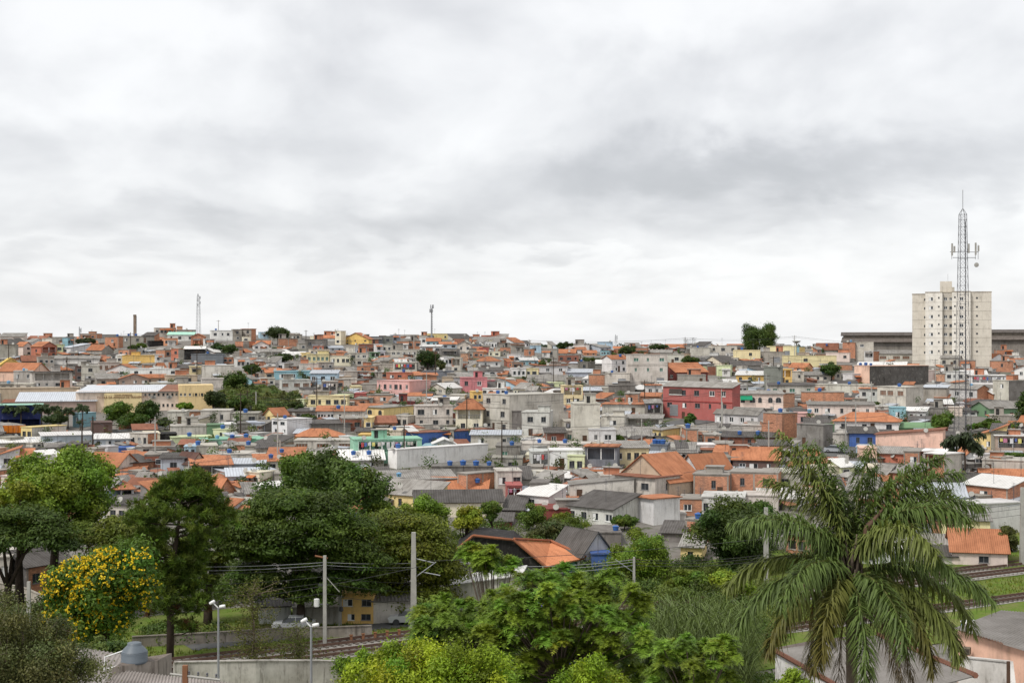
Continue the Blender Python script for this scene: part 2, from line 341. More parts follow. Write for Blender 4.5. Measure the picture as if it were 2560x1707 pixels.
def build_rail():
    strip('grass_verge', -20, 170, -26, 24, 0.06, M['turf'], n=90)
    strip('ballast_bed', -16, 170, -3.6, 4.2, 0.10, M['ballast'], wob=0.35)
    strip('siding_ballast_bed', 10, 170, -15.8, -12.2, 0.09, M['ballast'], wob=0.25)
    strip('track_side_path', -2, 20, 6.0, 9.0, 0.085, M['asphalt'], wob=0.5)
    strip('track_kerb', 60, 170, -4.3, -4.05, 0.45, M['concrete'])
    lab = {2.0: 'rusty railway track on the ballast bed farther from the viewer', -1.9: 'rusty railway track on the ballast bed in front of its twin', -14.0: 'single rusty siding track beyond the grass strip behind the palm'}
    for s, lb in lab.items():
        e = empty('railway_track', rail_pt(60, s) + Vector((0, 0, 0))); tag(e, lb, 'railway', 'railway tracks')
        off = -Vector(e.location)
        for g_ in (-0.8, 0.8):
            mb = MB(); prof = [(-0.09, 0.2), (0.09, 0.2), (0.05, 0.42), (-0.05, 0.42)]
            N = 40; t0 = -16 if s > -5 else 10
            for i in range(N):
                a = rail_pt(t0+(170-t0)*i/N, s+g_)+off; b2 = rail_pt(t0+(170-t0)*(i+1)/N, s+g_)+off
                for k in range(4):
                    p, q = prof[k], prof[(k+1) % 4]
                    mb.quad(a+RN*p[0]+Vector((0,0,p[1])), b2+RN*p[0]+Vector((0,0,p[1])), b2+RN*q[0]+Vector((0,0,q[1])), a+RN*q[0]+Vector((0,0,q[1])))
            link('rail', mb.mesh('rail', [M['rust']]), e)
        mb = MB(); t = t0
        while t < 170:
            c = rail_pt(t, s)+off; a = RDIR*0.13; b2 = RN*1.35
            p = [c-a-b2, c+a-b2, c+a+b2, c-a+b2]; z0, z1 = Vector((0,0,.05)), Vector((0,0,.2))
            mb.quad(*[q+z1 for q in p]); 
            for k in range(4): mb.quad(p[k]+z0, p[(k+1)%4]+z0, p[(k+1)%4]+z1, p[k]+z1)
            t += 0.75
        tag(link('sleepers', mb.mesh('sleepers', [M['sleeper']]), e), kind='stuff')
    for i, px in enumerate((878, 908, 938, 968, 998)):
        y = 1603 - (px-878)*0.112
        Y = 28*F/(y-CY+1); p = at(px, y, Y); mb = MB(); mb.box(-0.12, 0.12, -0.12, 0.12, 0.0, 0.55); mb.box(-0.16, 0.16, -0.16, 0.16, 0.55, 0.62)
        o = link('marker_post', mb.mesh('marker_post', [M['brownpost']]), None, (p.x, p.y, gz(p.x, p.y)+0.06))
        tag(o, 'short rusty marker post beside the track, %s of five counted from the wall' % ('first', 'second', 'third', 'fourth', 'last')[i], 'post', 'marker posts along the railway')
build_rail()
# ------------------------------------------------------------------ houses: palette and table
PAL = {'cg': ((174,166,152),'cement','grey cement'), 'cl': ((208,200,185),'cement','pale concrete'), 'cd': ((136,130,123),'grime','stained dark concrete'),
 'ck': ((96,92,88),'grime','blackened concrete'), 'br': ((206,132,86),'brick','bare orange brick'), 'bd': ((156,92,66),'brick','dark brick'), 'bp': ((222,156,112),'brick','pale brick'),
 'wh': ((232,230,225),'paint','white'), 'wg': ((212,211,208),'paint','off-white'), 'ws': ((214,210,202),'cement','stained white'), 'cr': ((236,222,188),'paint','cream'), 'cy': ((238,218,150),'paint','pale yellow'),
 'ye': ((242,208,112),'paint','yellow'), 'am': ((240,190,50),'paint','bright yellow'), 'pk': ((228,168,158),'paint','pink'), 'pd': ((214,118,124),'paint','rose pink'), 'pc': ((232,208,192),'paint','blush'),
 'rd': ((192,88,80),'paint','red'), 'rb': ((146,58,48),'paint','brick-red'), 'ob': ((206,112,74),'paint','terracotta'), 'sa': ((242,190,160),'paint','salmon'), 'or': ((244,160,96),'paint','orange'),
 'bl': ((172,206,226),'paint','light blue'), 'bg': ((186,196,208),'paint','grey-blue'), 'aq': ((132,188,200),'paint','turquoise'), 'gn': ((136,204,168),'paint','mint green'), 'dg': ((104,148,100),'paint','green'),
 'lg': ((212,222,160),'paint','pale lime'), 'sl': ((122,127,136),'paint','slate grey'), 'so': ((134,136,126),'paint','olive grey'), 'db': ((58,106,186),'paint','blue'), 'nb': ((36,52,112),'paint','navy blue'),
 'bk': ((38,36,36),'paint','black'), 'bn': ((112,84,76),'paint','brown'), 'tn': ((198,172,140),'paint','tan'), 'ta': ((182,154,136),'paint','taupe')}
RCOL = {'o': ((196,118,64),'tile','orange tile'), 'r': ((160,98,68),'tile','weathered brown tile'), 'n': ((104,72,62),'tile','dark brown tile'), 'c': ((150,146,140),'fibre','grey corrugated'), 'd': ((98,94,91),'fibre','dark corrugated'),
 'w': ((216,214,210),'metal','white sheet-metal'), 'b': ((178,184,192),'metal','pale grey sheet-metal'), 'y': ((246,204,40),'tile','yellow'), 'm': ((160,212,190),'paint','mint'), 'g': ((112,150,104),'paint','green')}
# per line: x0 x1 ytop ybase wall roof corner windows flags   (photo tile coordinates; see TILES)
TILES = {'A': (0, 720, 3.5636), 'B': (640, 720, 3.5636), 'C': (1280, 720, 3.5636), 'D': (1900, 720, 3.5636),
         'E': (0, 1100, 2.5833), 'F': (640, 1100, 2.5833), 'G': (1280, 1100, 2.5833), 'H': (1900, 1100, 2.5833)}
TABLE = {}
TABLE['A'] = """
0 140 500 640 cg f 1 0
140 285 480 600 pc Go.3 -.55 2x1 
280 500 478 608 ob Go.32 -.6 2x2 v b
500 560 500 592 lg f 1 1x1
555 800 495 592 wg sb.35 .3 1x1
740 870 470 522 cg so.5 1 0
775 1010 505 598 cg Go.5 -.45 0
935 1085 430 540 br f .8 1x1 t
1085 1275 425 515 cg f 1 1x2 t t
1270 1420 395 490 cd sd.3 .7 0 s:br
1385 1570 352 420 cl f 1 1x5
1575 1745 370 420 bp f 1 1x2
1490 1725 392 470 wh sm.3 1 1x3
1330 1465 468 520 bk f 1 0
1375 1460 440 475 ob so.5 1 0
1460 1585 445 512 or f 1 1x2 b
1700 1820 405 512 br Go.25 1 1x1
1820 1920 450 522 wh f 1 1x2 v b
1880 2075 375 470 wh f 1 1x3 t
2075 2155 365 470 cg f 1 2x1
2155 2275 360 470 cg fo .7 2x1 s:br
2165 2235 430 482 cr f 1 1x1
2260 2400 470 548 wh Go.45 1 1x3
2065 2160 540 602 br f 1 0
2160 2352 575 605 wh sw.4 1 0
0 190 620 712 am Gy.7 1 0
0 430 668 838 sa Go.42 -.32 2x2
125 290 735 852 cl f 1 1x2 t
285 640 745 925 cl fd 1 3x4 v
475 640 698 790 rb ho.3 1 1x3 v
485 880 605 672 wh sc.35 1 1x2
340 480 610 702 cg f 1 1x3
1090 1380 597 668 am f 1 0
1045 1092 600 668 wh f 1 1x1
1380 1460 590 662 wh f 1 1x1
1525 1640 540 662 ob f .55 2x1 b s:cg
1640 1820 520 632 bk sw.2 1 0
1700 1985 585 682 sl f 1 0 t
1985 2080 610 672 cl f 1 1x2
725 885 690 832 cl f 1 2x1
880 1065 660 765 cl f 1 1x4p
670 730 690 832 bn f 1 2x1
955 1260 678 782 wg Go.5 .85 1x3
1130 1600 715 778 wh f 1 1x3
1375 1440 695 762 wh f 1 0
1690 1795 695 768 cy f 1 1x1
1795 2080 685 792 cl f 1 0
865 1065 765 872 cg sc.4 1 1x2
1065 1330 765 868 ta Go.4 1 1x3w
1200 1480 770 852 tn go.35 1 1x3
1480 1760 775 852 tn f 1 1x2
1330 1800 840 876 cl f 1 0
1800 1990 805 892 cl f 1 0
0 130 850 955 cg f 1 2x2 t
130 290 850 955 cl f 1 2x2
300 690 925 1000 tn f 1 0
650 850 1110 1242 aq f .3 1x1 s:aq
820 1000 1195 1310 bn f 1 0
1000 1140 1210 1265 cg f .4 0 s:br
1190 1395 1220 1300 wg gr.5 1 1x1
190 580 1235 1362 ye f .24 1x2 s:cl
380 820 1300 1405 bg sw.15 1 0
840 1165 1310 1405 bg sw.3 1 1x4
1160 1400 1290 1412 cl f .65 1x3 s:br
1290 1425 1290 1385 cr f 1 0
1420 1575 1295 1372 bk f 1 0
1490 1652 1095 1225 cl f 1 0
1650 1787 1095 1175 br f 1 0
1785 2050 1085 1205 cl f 1 1x2
1680 1872 1145 1228 cl sc.25 .5 1x1 s:cr
1525 1842 1225 1322 cl f 1 0
1840 1982 1215 1312 dg f 1 0
1900 2095 1255 1342 lg f .6 1x1 t
1530 1905 1325 1385 lg f 1 1x1 t
2050 2300 1110 1205 cg f 1 1x2 t
1985 2112 1210 1285 wh f 1 0
2110 2227 1200 1285 cd f 1 0
2225 2360 1195 1285 bg f 1 1x2
1790 2360 1345 1405 gn f 1 0 t t t
1640 1742 1405 1485 bl f 1 1x2
1740 1942 1400 1475 cl f 1 0 t
1942 2092 1410 1475 cg f 1 1x1
2090 2182 1390 1465 br f 1 0
2180 2360 1400 1475 cg f 1 0 t
0 380 1355 1425 cl sw.35 1 0
400 770 1380 1475 cd Sd.5 1 0
610 760 1388 1445 wh Gd.6 1 0
0 172 1425 1600 wg So.3 1 1x1
160 290 1440 1600 wg go.4 1 1x2
760 1240 1480 1660 cl Go.62 -.42 0
1060 1215 1420 1465 db f 1 0
1210 1555 1405 1470 cg f 1 1x2
1430 1645 1490 1640 bg sd.15 1 1x1
1565 1835 1470 1650 cl Gn.5 -.5 1x2
1830 2360 1470 1540 cl f 1 0 t
1740 1990 1520 1650 cl so.3 1 1x2 v
1990 2352 1540 1650 bg sb.2 1 1x3
"""
TABLE['B'] = """
0 122 468 545 cg go.4 1 1x2
36 112 390 450 bl f 1 1x1
200 380 445 520 br f 1 0
380 490 490 550 cg f 1 1x1
430 622 455 550 cd f 1 1x2
300 402 410 460 cg f 1 1x2 t
480 562 425 470 cr f 1 0
565 702 420 470 wh go.5 1 0 t
705 792 380 505 cr f .6 2x1
775 1028 397 510 am Go.5 .9 2x3 b t
940 1012 410 460 cd f 1 0 v
1000 1130 430 500 sl f 1 1x1 t
1125 1222 425 500 so f 1 1x1
1210 1288 415 490 bg f 1 1x1 t
505 602 515 552 ob f 1 1x2
485 662 545 598 cr f 1 1x5
655 782 515 560 bg sb.4 1 1x2
0 242 545 602 cg sc.4 1 1x2
225 420 570 640 wg sw.4 1 1x1
408 482 575 645 ye f 1 1x1
458 658 585 668 cy f 1 1x5g
655 842 600 692 cr f 1 1x4
838 1002 575 690 cl f 1 2x3
885 972 540 585 bg f 1 1x2
920 1102 495 560 bd f 1 1x2
1060 1132 497 585 wh f 1 1x1
1105 1152 560 622 bg f 1 1x1
1130 1212 500 575 cl f 1 1x2
1020 1107 570 625 dg f 1 1x1g v
1190 1482 545 615 cl f 1 1x6w
1250 1362 470 550 cg f 1 1x1
1350 1472 465 550 br f 1 1x2
1455 1522 435 505 wh f 1 1x1 t
1515 1642 445 522 aq go.35 1 1x3
1455 1642 505 575 wg sw.2 1 1x3
1640 1792 480 540 bg go.3 1 1x2
1790 1912 470 565 cl Gc.35 1 1x2
1990 2152 475 535 wh f 1 1x6 t
1895 2002 525 565 ob so.5 1 0
1995 2077 530 575 rd f 1 1x1
1910 1992 495 540 sl f 1 0
2165 2352 490 540 cg f 1 1x2 t
2130 2272 525 598 br f 1 1x1
2070 2172 565 605 cr f 1 1x2
2170 2260 560 605 cg f 1 1x1
1650 1822 540 605 cd f 1 1x2
1815 1897 575 650 bp f 1 0
1885 2032 565 622 br f 1 1x3
1670 1757 610 700 wg f 1 1x2a
1740 1822 620 745 cl f 1 2x1 v
1990 2182 610 710 wh ho.35 1 1x2
2245 2360 590 660 wh f 1 1x2
2235 2342 655 708 ob f 1 1x2
130 332 665 730 wg f .6 1x2 s:cg
380 562 670 725 ws f 1 0
560 700 660 730 cg f 1 1x2
0 102 650 705 br f 1 0
92 177 695 745 bp f 1 0
30 102 700 785 cl f 1 1x2
90 232 720 805 tn so.4 1 1x2
165 492 738 818 aq f 1 1x3
488 602 755 820 gn f 1 1x1 t
480 722 735 855 bl sb.2 1 1x3
230 492 815 912 ws f 1 1x3p
40 172 800 870 cl f 1 1x2
580 722 830 942 cg f 1 1x2 v b
715 902 740 805 cg f 1 0
716 782 810 908 br f 1 1x1
780 902 805 875 cl f 1 0
895 1067 690 745 br f 1 1x2
1060 1222 675 730 cl f 1 0
1215 1432 660 745 cl f 1 1x2 v b
885 1007 740 800 bd f 1 1x1 t
1000 1092 745 800 cg f 1 1x1
1085 1182 745 802 br f 1 1x1w
1165 1412 750 818 ob f 1 1x3 t
1350 1480 790 840 bl f 1 0
1415 1622 760 840 br so.2 1 0
855 945 870 925 cy f 1 1x1
940 1075 850 905 cg f 1 0
1075 1560 825 962 pk f .6 1x6 s:pk
1540 1832 848 948 cl Gw.42 .5 1x2
1830 2067 795 932 pd f 1 1x2
2065 2142 820 855 pd f 1 0
1650 1832 790 850 tn f 1 0
2000 2202 705 782 wh gd.4 1 1x3a
2220 2360 725 778 wh f 1 1x3
2150 2232 750 790 cl so.6 1 0
1480 1747 735 802 sl f 1 0
1930 2022 920 1012 am f 1 1x2
2010 2227 890 950 wh f 1 1x4
870 990 935 990 rd f 1 1x1
985 1222 945 1020 bp f 1 1x1
810 990 985 1040 br f 1 1x2
1180 1480 980 1050 cg sc.5 1 0
1220 1420 1010 1062 rb f 1 0
1290 1560 940 990 or so.4 1 0
1425 1762 1045 1245 cl f 1 2x3
1560 1782 980 1042 cl sw.3 1 1x2 t
458 812 955 1085 cy f 1 1x5
460 812 1040 1090 cy f 1 1x4
70 292 1070 1192 ye Go.5 .45 1x1
270 545 1080 1165 cg sd.2 1 1x4
540 690 1060 1195 wg so.25 1 1x5
680 962 1065 1195 cl so.22 1 1x2 t
960 1405 1055 1150 ye sc.12 .4 1x2a s:ye
958 1030 1150 1285 ye f 1 1x1a
1025 1255 1145 1265 br gr.45 1 1x2
1240 1425 1135 1245 cl f .6 1x2
140 500 1165 1308 wh f .38 2x2 t
495 852 1190 1285 cd sd.2 1 0 v
765 955 1155 1275 bd f 1 1x2
1600 1780 1110 1200 ws f .5 1x1 s:bd
335 762 1255 1350 am ho.6 1 1x2
1040 1292 1265 1345 cr f 1 0 t
910 1060 1300 1350 am f 1 0
120 332 1370 1445 br f .45 1x1 s:tn
330 862 1350 1445 cl f 1 1x3p
0 167 1340 1400 gn f 1 0
1480 1602 1400 1455 aq f 1 0
1580 1782 1345 1445 wg Gw.4 1 1x2
1700 1900 1370 1440 ws sr.3 1 0
1900 2352 1285 1425 cl sb.15 1 1x2
2130 2352 1400 1590 cd f 1 1x1g t
440 642 1490 1600 cl f 1 0
545 645 1480 1600 br f 1 0 t
740 1150 1465 1610 cg sw.45 1 1x2 t t
100 420 1450 1580 ob so.3 1 1x2 t
"""
TABLE['C'] = """
0 117 500 565 cg fo 1 1x2
105 192 540 605 br f 1 1x1
165 262 510 575 bl f 1 1x1 t
260 402 540 615 cg f 1 1x1
375 562 545 605 cg go.55 1 1x2
400 602 590 675 bd f 1 1x3
570 662 525 580 wh go.4 1 1x1
640 757 555 600 or go.5 1 1x2
785 867 555 600 aq f 1 1x3
860 912 550 590 ob f 1 1x1
80 237 625 695 aq sw.25 1 1x3
0 112 600 662 wh f 1 1x2
0 107 655 720 br f 1 1x2
110 240 715 790 cy f 1 1x2
0 130 710 790 wh f 1 1x3 t
235 492 685 780 wg fr 1 1x2
585 742 655 745 cd f .6 1x1 t
485 742 725 790 bg sb.4 1 0
800 1032 598 750 wh go.22 -.62 2x2 b t
1040 1207 530 600 br f 1 1x1
1200 1422 550 600 bp gc.5 1 0
1035 1395 590 862 cl f 1 2x3g
1395 1537 590 685 cl f 1 1x1
1475 1582 540 600 cd f 1 1x1
1580 1762 530 605 cl f 1 0 t
1755 2012 510 595 cl f 1 1x3
1925 2062 498 550 ob go.6 1 0
1980 2217 550 655 cy f 1 1x1 t
2215 2352 565 650 cg f 1 0
1705 2002 605 695 cr Gd.6 .55 0
1950 2227 650 710 cg gd.6 1 0
1265 1745 668 845 rb Go.45 .4 1x2
1640 1742 700 760 lg f 1 0
1735 1822 690 775 bd f 1 0
1820 1947 688 785 lg f 1 1x1w
1480 1732 770 865 cg f 1 0
1990 2242 745 845 am sw.3 1 1x3
2245 2400 700 925 so f 1 0
1190 1337 860 975 wg fo 1 1x2w
1300 1482 830 900 wh f 1 0
675 832 765 865 br f 1 0
825 1047 755 870 cl f 1 0 t
1045 1157 765 845 cy f 1 0 v b
125 482 775 855 wg gc.7 1 1x2
400 622 820 865 br f 1 1x2 t
330 480 840 880 lg f 1 1x2 t
450 637 865 1055 cy f 1 2x2 v b
630 802 890 965 cd sb.3 1 1x2 v
800 867 885 945 cl f 1 0
865 1102 865 955 cd f 1 0
700 902 940 1025 cg so.5 .55 0
1000 1132 935 1055 br f 1 1x1w
1130 1312 940 1020 br so.3 1 0
900 1002 985 1030 ob f 1 0 t
1195 1337 1000 1165 cd sc.15 1 2x1 v
555 792 1025 1405 cl f 1 0
790 1192 1030 1145 cl fo 1 0
80 332 1100 1345 ws f 1 1x2
330 492 1100 1255 cl f .6 1x1w
0 82 1090 1295 cd f 1 0
470 607 1180 1285 cl f 1 1x1 v b
480 612 1265 1375 cl f 1 1x2g
300 482 1260 1395 bd sd.2 1 1x1
790 1002 1135 1265 cl f 1 1x1
1000 1332 1140 1245 cl sc.2 1 0 v
690 932 1255 1425 wg f 1 1x2w
930 1252 1260 1355 cg sc.6 1 0
1250 1552 1240 1355 ye sc.2 .3 1x2a s:ye
1550 1662 1250 1395 br f 1 0 t
1660 2042 1250 1312 bl sc.35 1 1x2
1710 1860 1300 1400 br f 1 1x1
1860 2345 1300 1400 bd sd.3 1 1x3 t t
1805 2285 1070 1235 wg gc.35 .8 1x4w
2045 2252 1220 1305 cl f 1 0
2240 2400 1190 1325 br f 1 0
2125 2360 1120 1185 cd f 1 0 v
0 682 1385 1475 cl f 1 0 t t
0 302 1362 1405 lg sw.4 1 1x3
170 345 1450 1620 wg f 1 0 v
340 642 1440 1620 wh f 1 1x1
490 645 1488 1640 lg f 1 1x2 b
640 937 1405 1640 sl fo 1 0 v
930 1227 1390 1600 cy sc.15 1 1x4
1225 1382 1390 1505 sl f 1 0 t t t
1380 1642 1430 1520 cl sc.4 1 1x1
1640 1822 1390 1455 wh f 1 1x2 t
1820 1962 1380 1455 br f 1 0
1800 1965 1435 1500 ob so.6 1 0
1950 2315 1438 1590 bn go.55 1 1x3
2160 2360 1390 1510 cr gd.2 1 1x2a
1230 1480 1420 1480 cg f 1 1x3 t
"""
TABLE['D'] = """
55 317 515 605 cy f 1 0
35 217 565 665 cg f 1 0
210 685 600 700 cy f 1 1x1
300 400 520 575 aq f .5 0 s:ye
500 692 490 580 cg gr.65 1 0 t
490 592 580 645 bd f 1 0
585 797 575 660 pc f 1 1x2
735 847 480 645 br f 1 0 t
845 1012 475 645 cl f 1 1x1
1180 1337 425 525 cl Gc.3 .7 1x1
930 1062 560 655 wg f .6 1x1 v s:br
1060 1357 555 655 cl sc.3 1 1x3p
1350 1467 510 590 am f 1 1x1 
1350 1462 585 660 cl f 1 0 v
1465 1757 455 685 cl f 1 2x4p
1995 2102 465 565 br f 1 0
2100 2252 545 610 br f 1 1x1
2100 2352 480 590 tn sc.2 1 1x1
1610 1777 600 710 cl gc.2 1 1x2
1775 1922 640 715 br f 1 0
1920 2195 585 695 wh go.4 .5 1x2 
2060 2252 645 745 br f 1 1x1
2270 2380 680 815 wh So.3 1 1x1
30 162 705 855 so f 1 0
160 287 720 858 am f 1 2x1 v
285 392 740 835 cl f 1 1x1
265 467 668 745 or go.5 .7 1x1
390 622 750 825 cl sc.35 1 1x3 t
840 1490 690 872 sa f .21 0 s:ck t t t
700 822 680 730 br f 1 0
870 1300 660 710 wg sw.5 1 0
1395 1560 730 835 pc f .6 1x1 v
1560 1652 760 835 bp f 1 0
1650 1822 740 835 wg f 1 1x3
1870 2262 775 865 wh fw 1 0 v
80 492 850 975 cl sd.12 1 1x3g t
490 985 860 945 cl f 1 0 t
375 752 920 1055 br f 1 0 t
750 882 945 1005 dg sd.5 1 0
0 307 935 1068 cr fc .66 1x3a s:bp t
885 1052 890 1015 wg fo 1 1x2
1050 1452 880 1055 cl f .62 1x3p s:cl t
1455 1662 870 1005 cg sb.12 1 0
1610 2037 865 995 wg gc.25 .76 1x3 s:br t
2080 2352 820 1005 cl f .5 1x1 s:cd
1880 2295 1015 1155 dg Gc.4 .4 1x2
430 1022 1020 1155 pc sc.12 1 1x5 
655 1235 1115 1295 wh ho.38 1 1x3
1030 1162 1050 1125 cl f 1 0
1030 1150 1110 1165 br f 1 0
1170 1300 1060 1185 aq f 1 1x1
1290 1475 1075 1185 wg sw.2 1 1x2
1420 1662 1065 1155 cd f 1 0
1650 1802 1060 1140 pc f 1 0
1330 1582 1155 1225 cl sd.3 1 1x2
30 332 1110 1375 br f .55 1x0 s:br t
320 470 1110 1215 pk f 1 1x1 t
330 642 1215 1435 cd f .75 0 s:cd
555 642 1220 1395 dg f 1 2x1
630 800 1290 1400 cl f 1 0
800 1045 1250 1415 db sd.25 1 1x2
1000 1200 1285 1340 sl sd.5 1 0
1020 1565 1210 1285 dg sg.4 1 0
1570 1672 1235 1295 rb f 1 0
1030 1628 1262 1475 sa Sr.25 1 0
1625 1785 1295 1405 cg sd.2 1 1x3
2050 2290 1130 1205 cg f 1 0
1910 2200 1225 1480 ye So.4 1 1x1
2060 2200 1230 1485 cg sd.2 1 1x1
2100 2400 1305 1490 ta fw 1 1x3 v b
0 275 1375 1590 wg sd.12 1 1x3a
890 1040 1420 1560 sa f 1 0
1000 1290 1440 1560 ob sc.3 1 0
1280 1420 1450 1600 br f 1 1x1w
1410 1720 1450 1600 br fw 1 1x1 v b
"""
TABLE['E'] = """
700 865 268 395 wg ho.35 1 1x2 v
650 935 385 545 cl sd.2 .6 1x3
890 1130 410 500 cg sc.4 1 0
1345 1510 250 375 br Go.6 -.6 0
1240 1500 128 240 cl so.3 1 1x2 v
1280 1480 240 330 cl Go.5 1 1x1
1330 1420 380 520 cg sd.3 1 1x1
1470 1700 205 300 bg sb.3 1 1x2
60 455 740 1045 br sd.25 -.72 1x2 s:ck
0 70 745 1045 cl f 1 1x1
"""
TABLE['F'] = """
0 210 110 200 cl so.3 1 1x1 t
0 120 20 120 cg sd.3 1 1x2
770 1310 228 345 bg sc.25 1 0 t
800 1240 290 465 ye sc.42 .8 1x1
1110 1490 258 350 gn go.72 1 1x2 t
1030 1610 340 500 cr gd.38 1 1x2
1300 1565 213 350 br f .25 0 s:br
1560 1720 195 360 cl f 1 1x2
1620 1720 288 400 rd f 1 0 v
1120 1620 165 240 cd f 1 0 t t t t
1520 1720 110 200 cg f 1 1x1
1590 1720 400 500 cd sd.5 1 0
1500 1650 500 560 rb sd.4 1 0
20 230 1060 1190 wg sd.12 1 0
230 545 1070 1190 cg f 1 0 v
550 757 985 1188 am f 1 2x2
757 1010 1000 1186 cl sc.2 1 0
1235 1700 870 1110 cl Sw.3 1 0
"""
TABLE['G'] = """
45 352 308 460 wg sw.35 .62 1x1
355 825 373 565 ws sd.38 .63 1x4
375 800 250 405 cl S.25 1 0
575 800 225 330 cl f 1 1x3
660 1088 238 420 cl fr .62 1x2
800 1085 372 550 wg fo .4 0 s:wh
665 1235 105 405 tn Go.55 .62 1x4g
1085 1418 98 250 wg Go.6 .35 0
1165 1400 218 390 br f 1 1x1
1400 1720 205 390 br f 1 1x2
1075 1230 375 490 br f 1 1x1
1220 1500 365 500 ws f 1 1x4
1480 1720 355 460 cl f 1 0
1120 1335 520 660 br f .8 0 t
1085 1225 650 790 ye sc.3 1 1x1
900 1130 470 520 cl f 1 0
960 1110 560 660 cd sd.4 1 0
480 710 590 680 cd f 1 0 t
250 650 600 870 wg Gd.52 -.5 1x1 
515 645 728 880 db f 1 0
1300 1600 105 200 cg f 1 1x1 v
1420 1720 55 215 bn go.45 1 1x3
0 130 200 330 cg sd.4 1 0
150 480 440 520 rb f 1 0
"""
TABLE['H'] = """
1320 1720 258 425 br sw.3 .7 1x1
1215 1680 410 625 wg f .3 1x1 
1170 1480 480 640 cy sc.2 1 1x1
1240 1590 595 810 pc go.55 1 1x1
930 1335 640 780 cl gc.6 1 1x1
640 960 640 800 wg sw.3 1 1x2
760 1220 415 640 br f 1 1x2
860 1120 170 310 br sc.35 .55 0
1080 1300 85 310 br fw .5 2x1 v b s:cl
1130 1500 235 320 cl sd.3 1 1x2
1430 1720 195 285 cr go.6 1 1x1
1000 1330 300 420 bg sb.5 1 1x2
0 100 200 370 br f 1 0
960 1260 700 800 cl sd.4 1 1x1
420 690 620 800 pc sc.3 1 1x2
160 430 560 760 br sc.3 .6 1x2
95 260 205 350 cl f 1 1x1
0 330 340 440 wg sw.35 1 0
1440 1720 130 240 cl f 1 0
"""
# named buildings in photograph pixels: (x0 x1 ytop ybase wall roof corner windows flags) and a label of their own
NAMED = [
 ('1205 1412 986 1084 cl f .33 3x2 s:cl t t', 'tall bare concrete apartment block with paired windows beside the blue wall'),
 ('1137 1206 997 1078 cr ho.3 1 2x2 v b', 'cream two-storey house with orange hipped roof and open verandas beside the concrete block'),
 ('1014 1235 1080 1118 db fr .14 0 s:db', 'long low blue-painted wall building with a thin reddish roof edge'),
 ('884 1060 1097 1160 gn f 1 1x4 v', 'mint green two-storey house with overhanging flat roof'),
 ('969 1226 1122 1172 wh f .09 0 s:wh t', 'wide blank white wall building below the mint green house'),
 ('1655 1838 958 1058 rd sc.11 .96 2x5', 'large red two-storey building with grey shutter and corrugated roof'),
 ('1826 1960 978 1030 pc sc.12 1 1x6a', 'blush house with arched windows and a green awning beside the red building'),
 ('0 104 1010 1066 nb fm 1 0 V', 'navy blue depot with turquoise upper band behind the row of palms'),
 ('0 195 968 1000 tn f 1 0', 'long tan boundary wall building uphill of the navy depot'),
 ('200 268 984 1030 wg sb.3 1 0', 'white hall with pale metal roof beside the lettered school block'),
 ('46 240 983 1032 ta sb.38 1 0', 'long low taupe hall under a pale grey metal roof above the palms'),
]
SAME_LOOK = {}
REC = []
def parse(line, T=None, label=None):
    t = line.split(); x0, x1, y0, y1 = map(float, t[:4])
    if T: ox, oy, s = T; x0, x1, y0, y1 = ox+x0/s, ox+x1/s, oy+y0/s, oy+y1/s
    r = dict(x0=x0, x1=x1, y0=y0, y1=y1, wall=t[4], roof=t[5], c=float(t[6]), win=t[7], flags=t[8:], label=label)
    REC.append(r); return r
for k, tx in TABLE.items():
    for ln in tx.strip().splitlines(): parse(ln, TILES[k])
for ln, lb in NAMED: parse(ln, None, lb)
# ------------------------------------------------------------------ shared window meshes, unit size, front at y=0, set into a reveal
def win_mesh(kind):
    mb = MB(); fr = M['grey_metal']; pane = M['glass']
    if kind in ('white', 'shut'): fr = M['white_metal']
    if kind == 'green': fr = M['white_metal']; pane = M['green_glass']
    if kind == 'panel': fr = M['concrete']; pane = M['rust_panel']
    if kind == 'void': fr = M['concrete']; pane = M['void']
    e = 0.045 if kind != 'white' else 0.08
    if kind == 'arch':
        fr = M['grey_metal']; n = 8
        P = [(0, 0), (1, 0), (1, .62)] + [(0.5+0.5*math.cos(math.pi*k/n), 0.62+0.38*math.sin(math.pi*k/n)) for k in range(1, n)] + [(0, .62)]
        i = len(mb.v); mb.v += [(x, -0.02, z) for x, z in P]; mb.f.append(tuple(range(i, i+len(P)))); mb.c.append((1,1,1)); mb.m.append(1); mb.uv.append(tuple((0,0) for _ in P))
        for k in range(len(P)):
            a, b = P[k], P[(k+1) % len(P)]; s = lambda q: (0.5+(q[0]-0.5)*1.12, 0.5+(q[1]-0.5)*1.10)
            a2, b2 = s(a), s(b); mb.quad((a[0], -.05, a[1]), (b[0], -.05, b[1]), (b2[0], -.05, b2[1]), (a2[0], -.05, a2[1])); mb.quad((a2[0], -.05, a2[1]), (b2[0], -.05, b2[1]), (b2[0], .02, b2[1]), (a2[0], .02, a2[1]))
        mb.box(0.48, 0.52, -.04, -.021, 0, 1)
    else:
        y = 0.12
        mb.quad((0, y, 0), (1, y, 0), (1, y, 1), (0, y, 1), m=1)
        for b in ((0, e, 0, 1), (1-e, 1, 0, 1), (e, 1-e, 0, e), (e, 1-e, 1-e, 1)): mb.box(b[0], b[1], y-.06, y-.005, b[2], b[3])
        if kind in ('dark', 'white', 'green'): mb.box(.5-e/2, .5+e/2, y-.05, y-.005, e, 1-e)
        if kind == 'shut': mb.box(e, .52, y-.05, y-.005, e, 1-e)
        if kind == 'panel':
            for q in (.25, .5, .75): mb.box(q-.02, q+.02, y-.05, y-.005, e, 1-e)
        mb.box(-.06, 1.06, -.07, .03, -.06, 0.0)
    return mb.mesh('window_' + kind, [fr, pane])
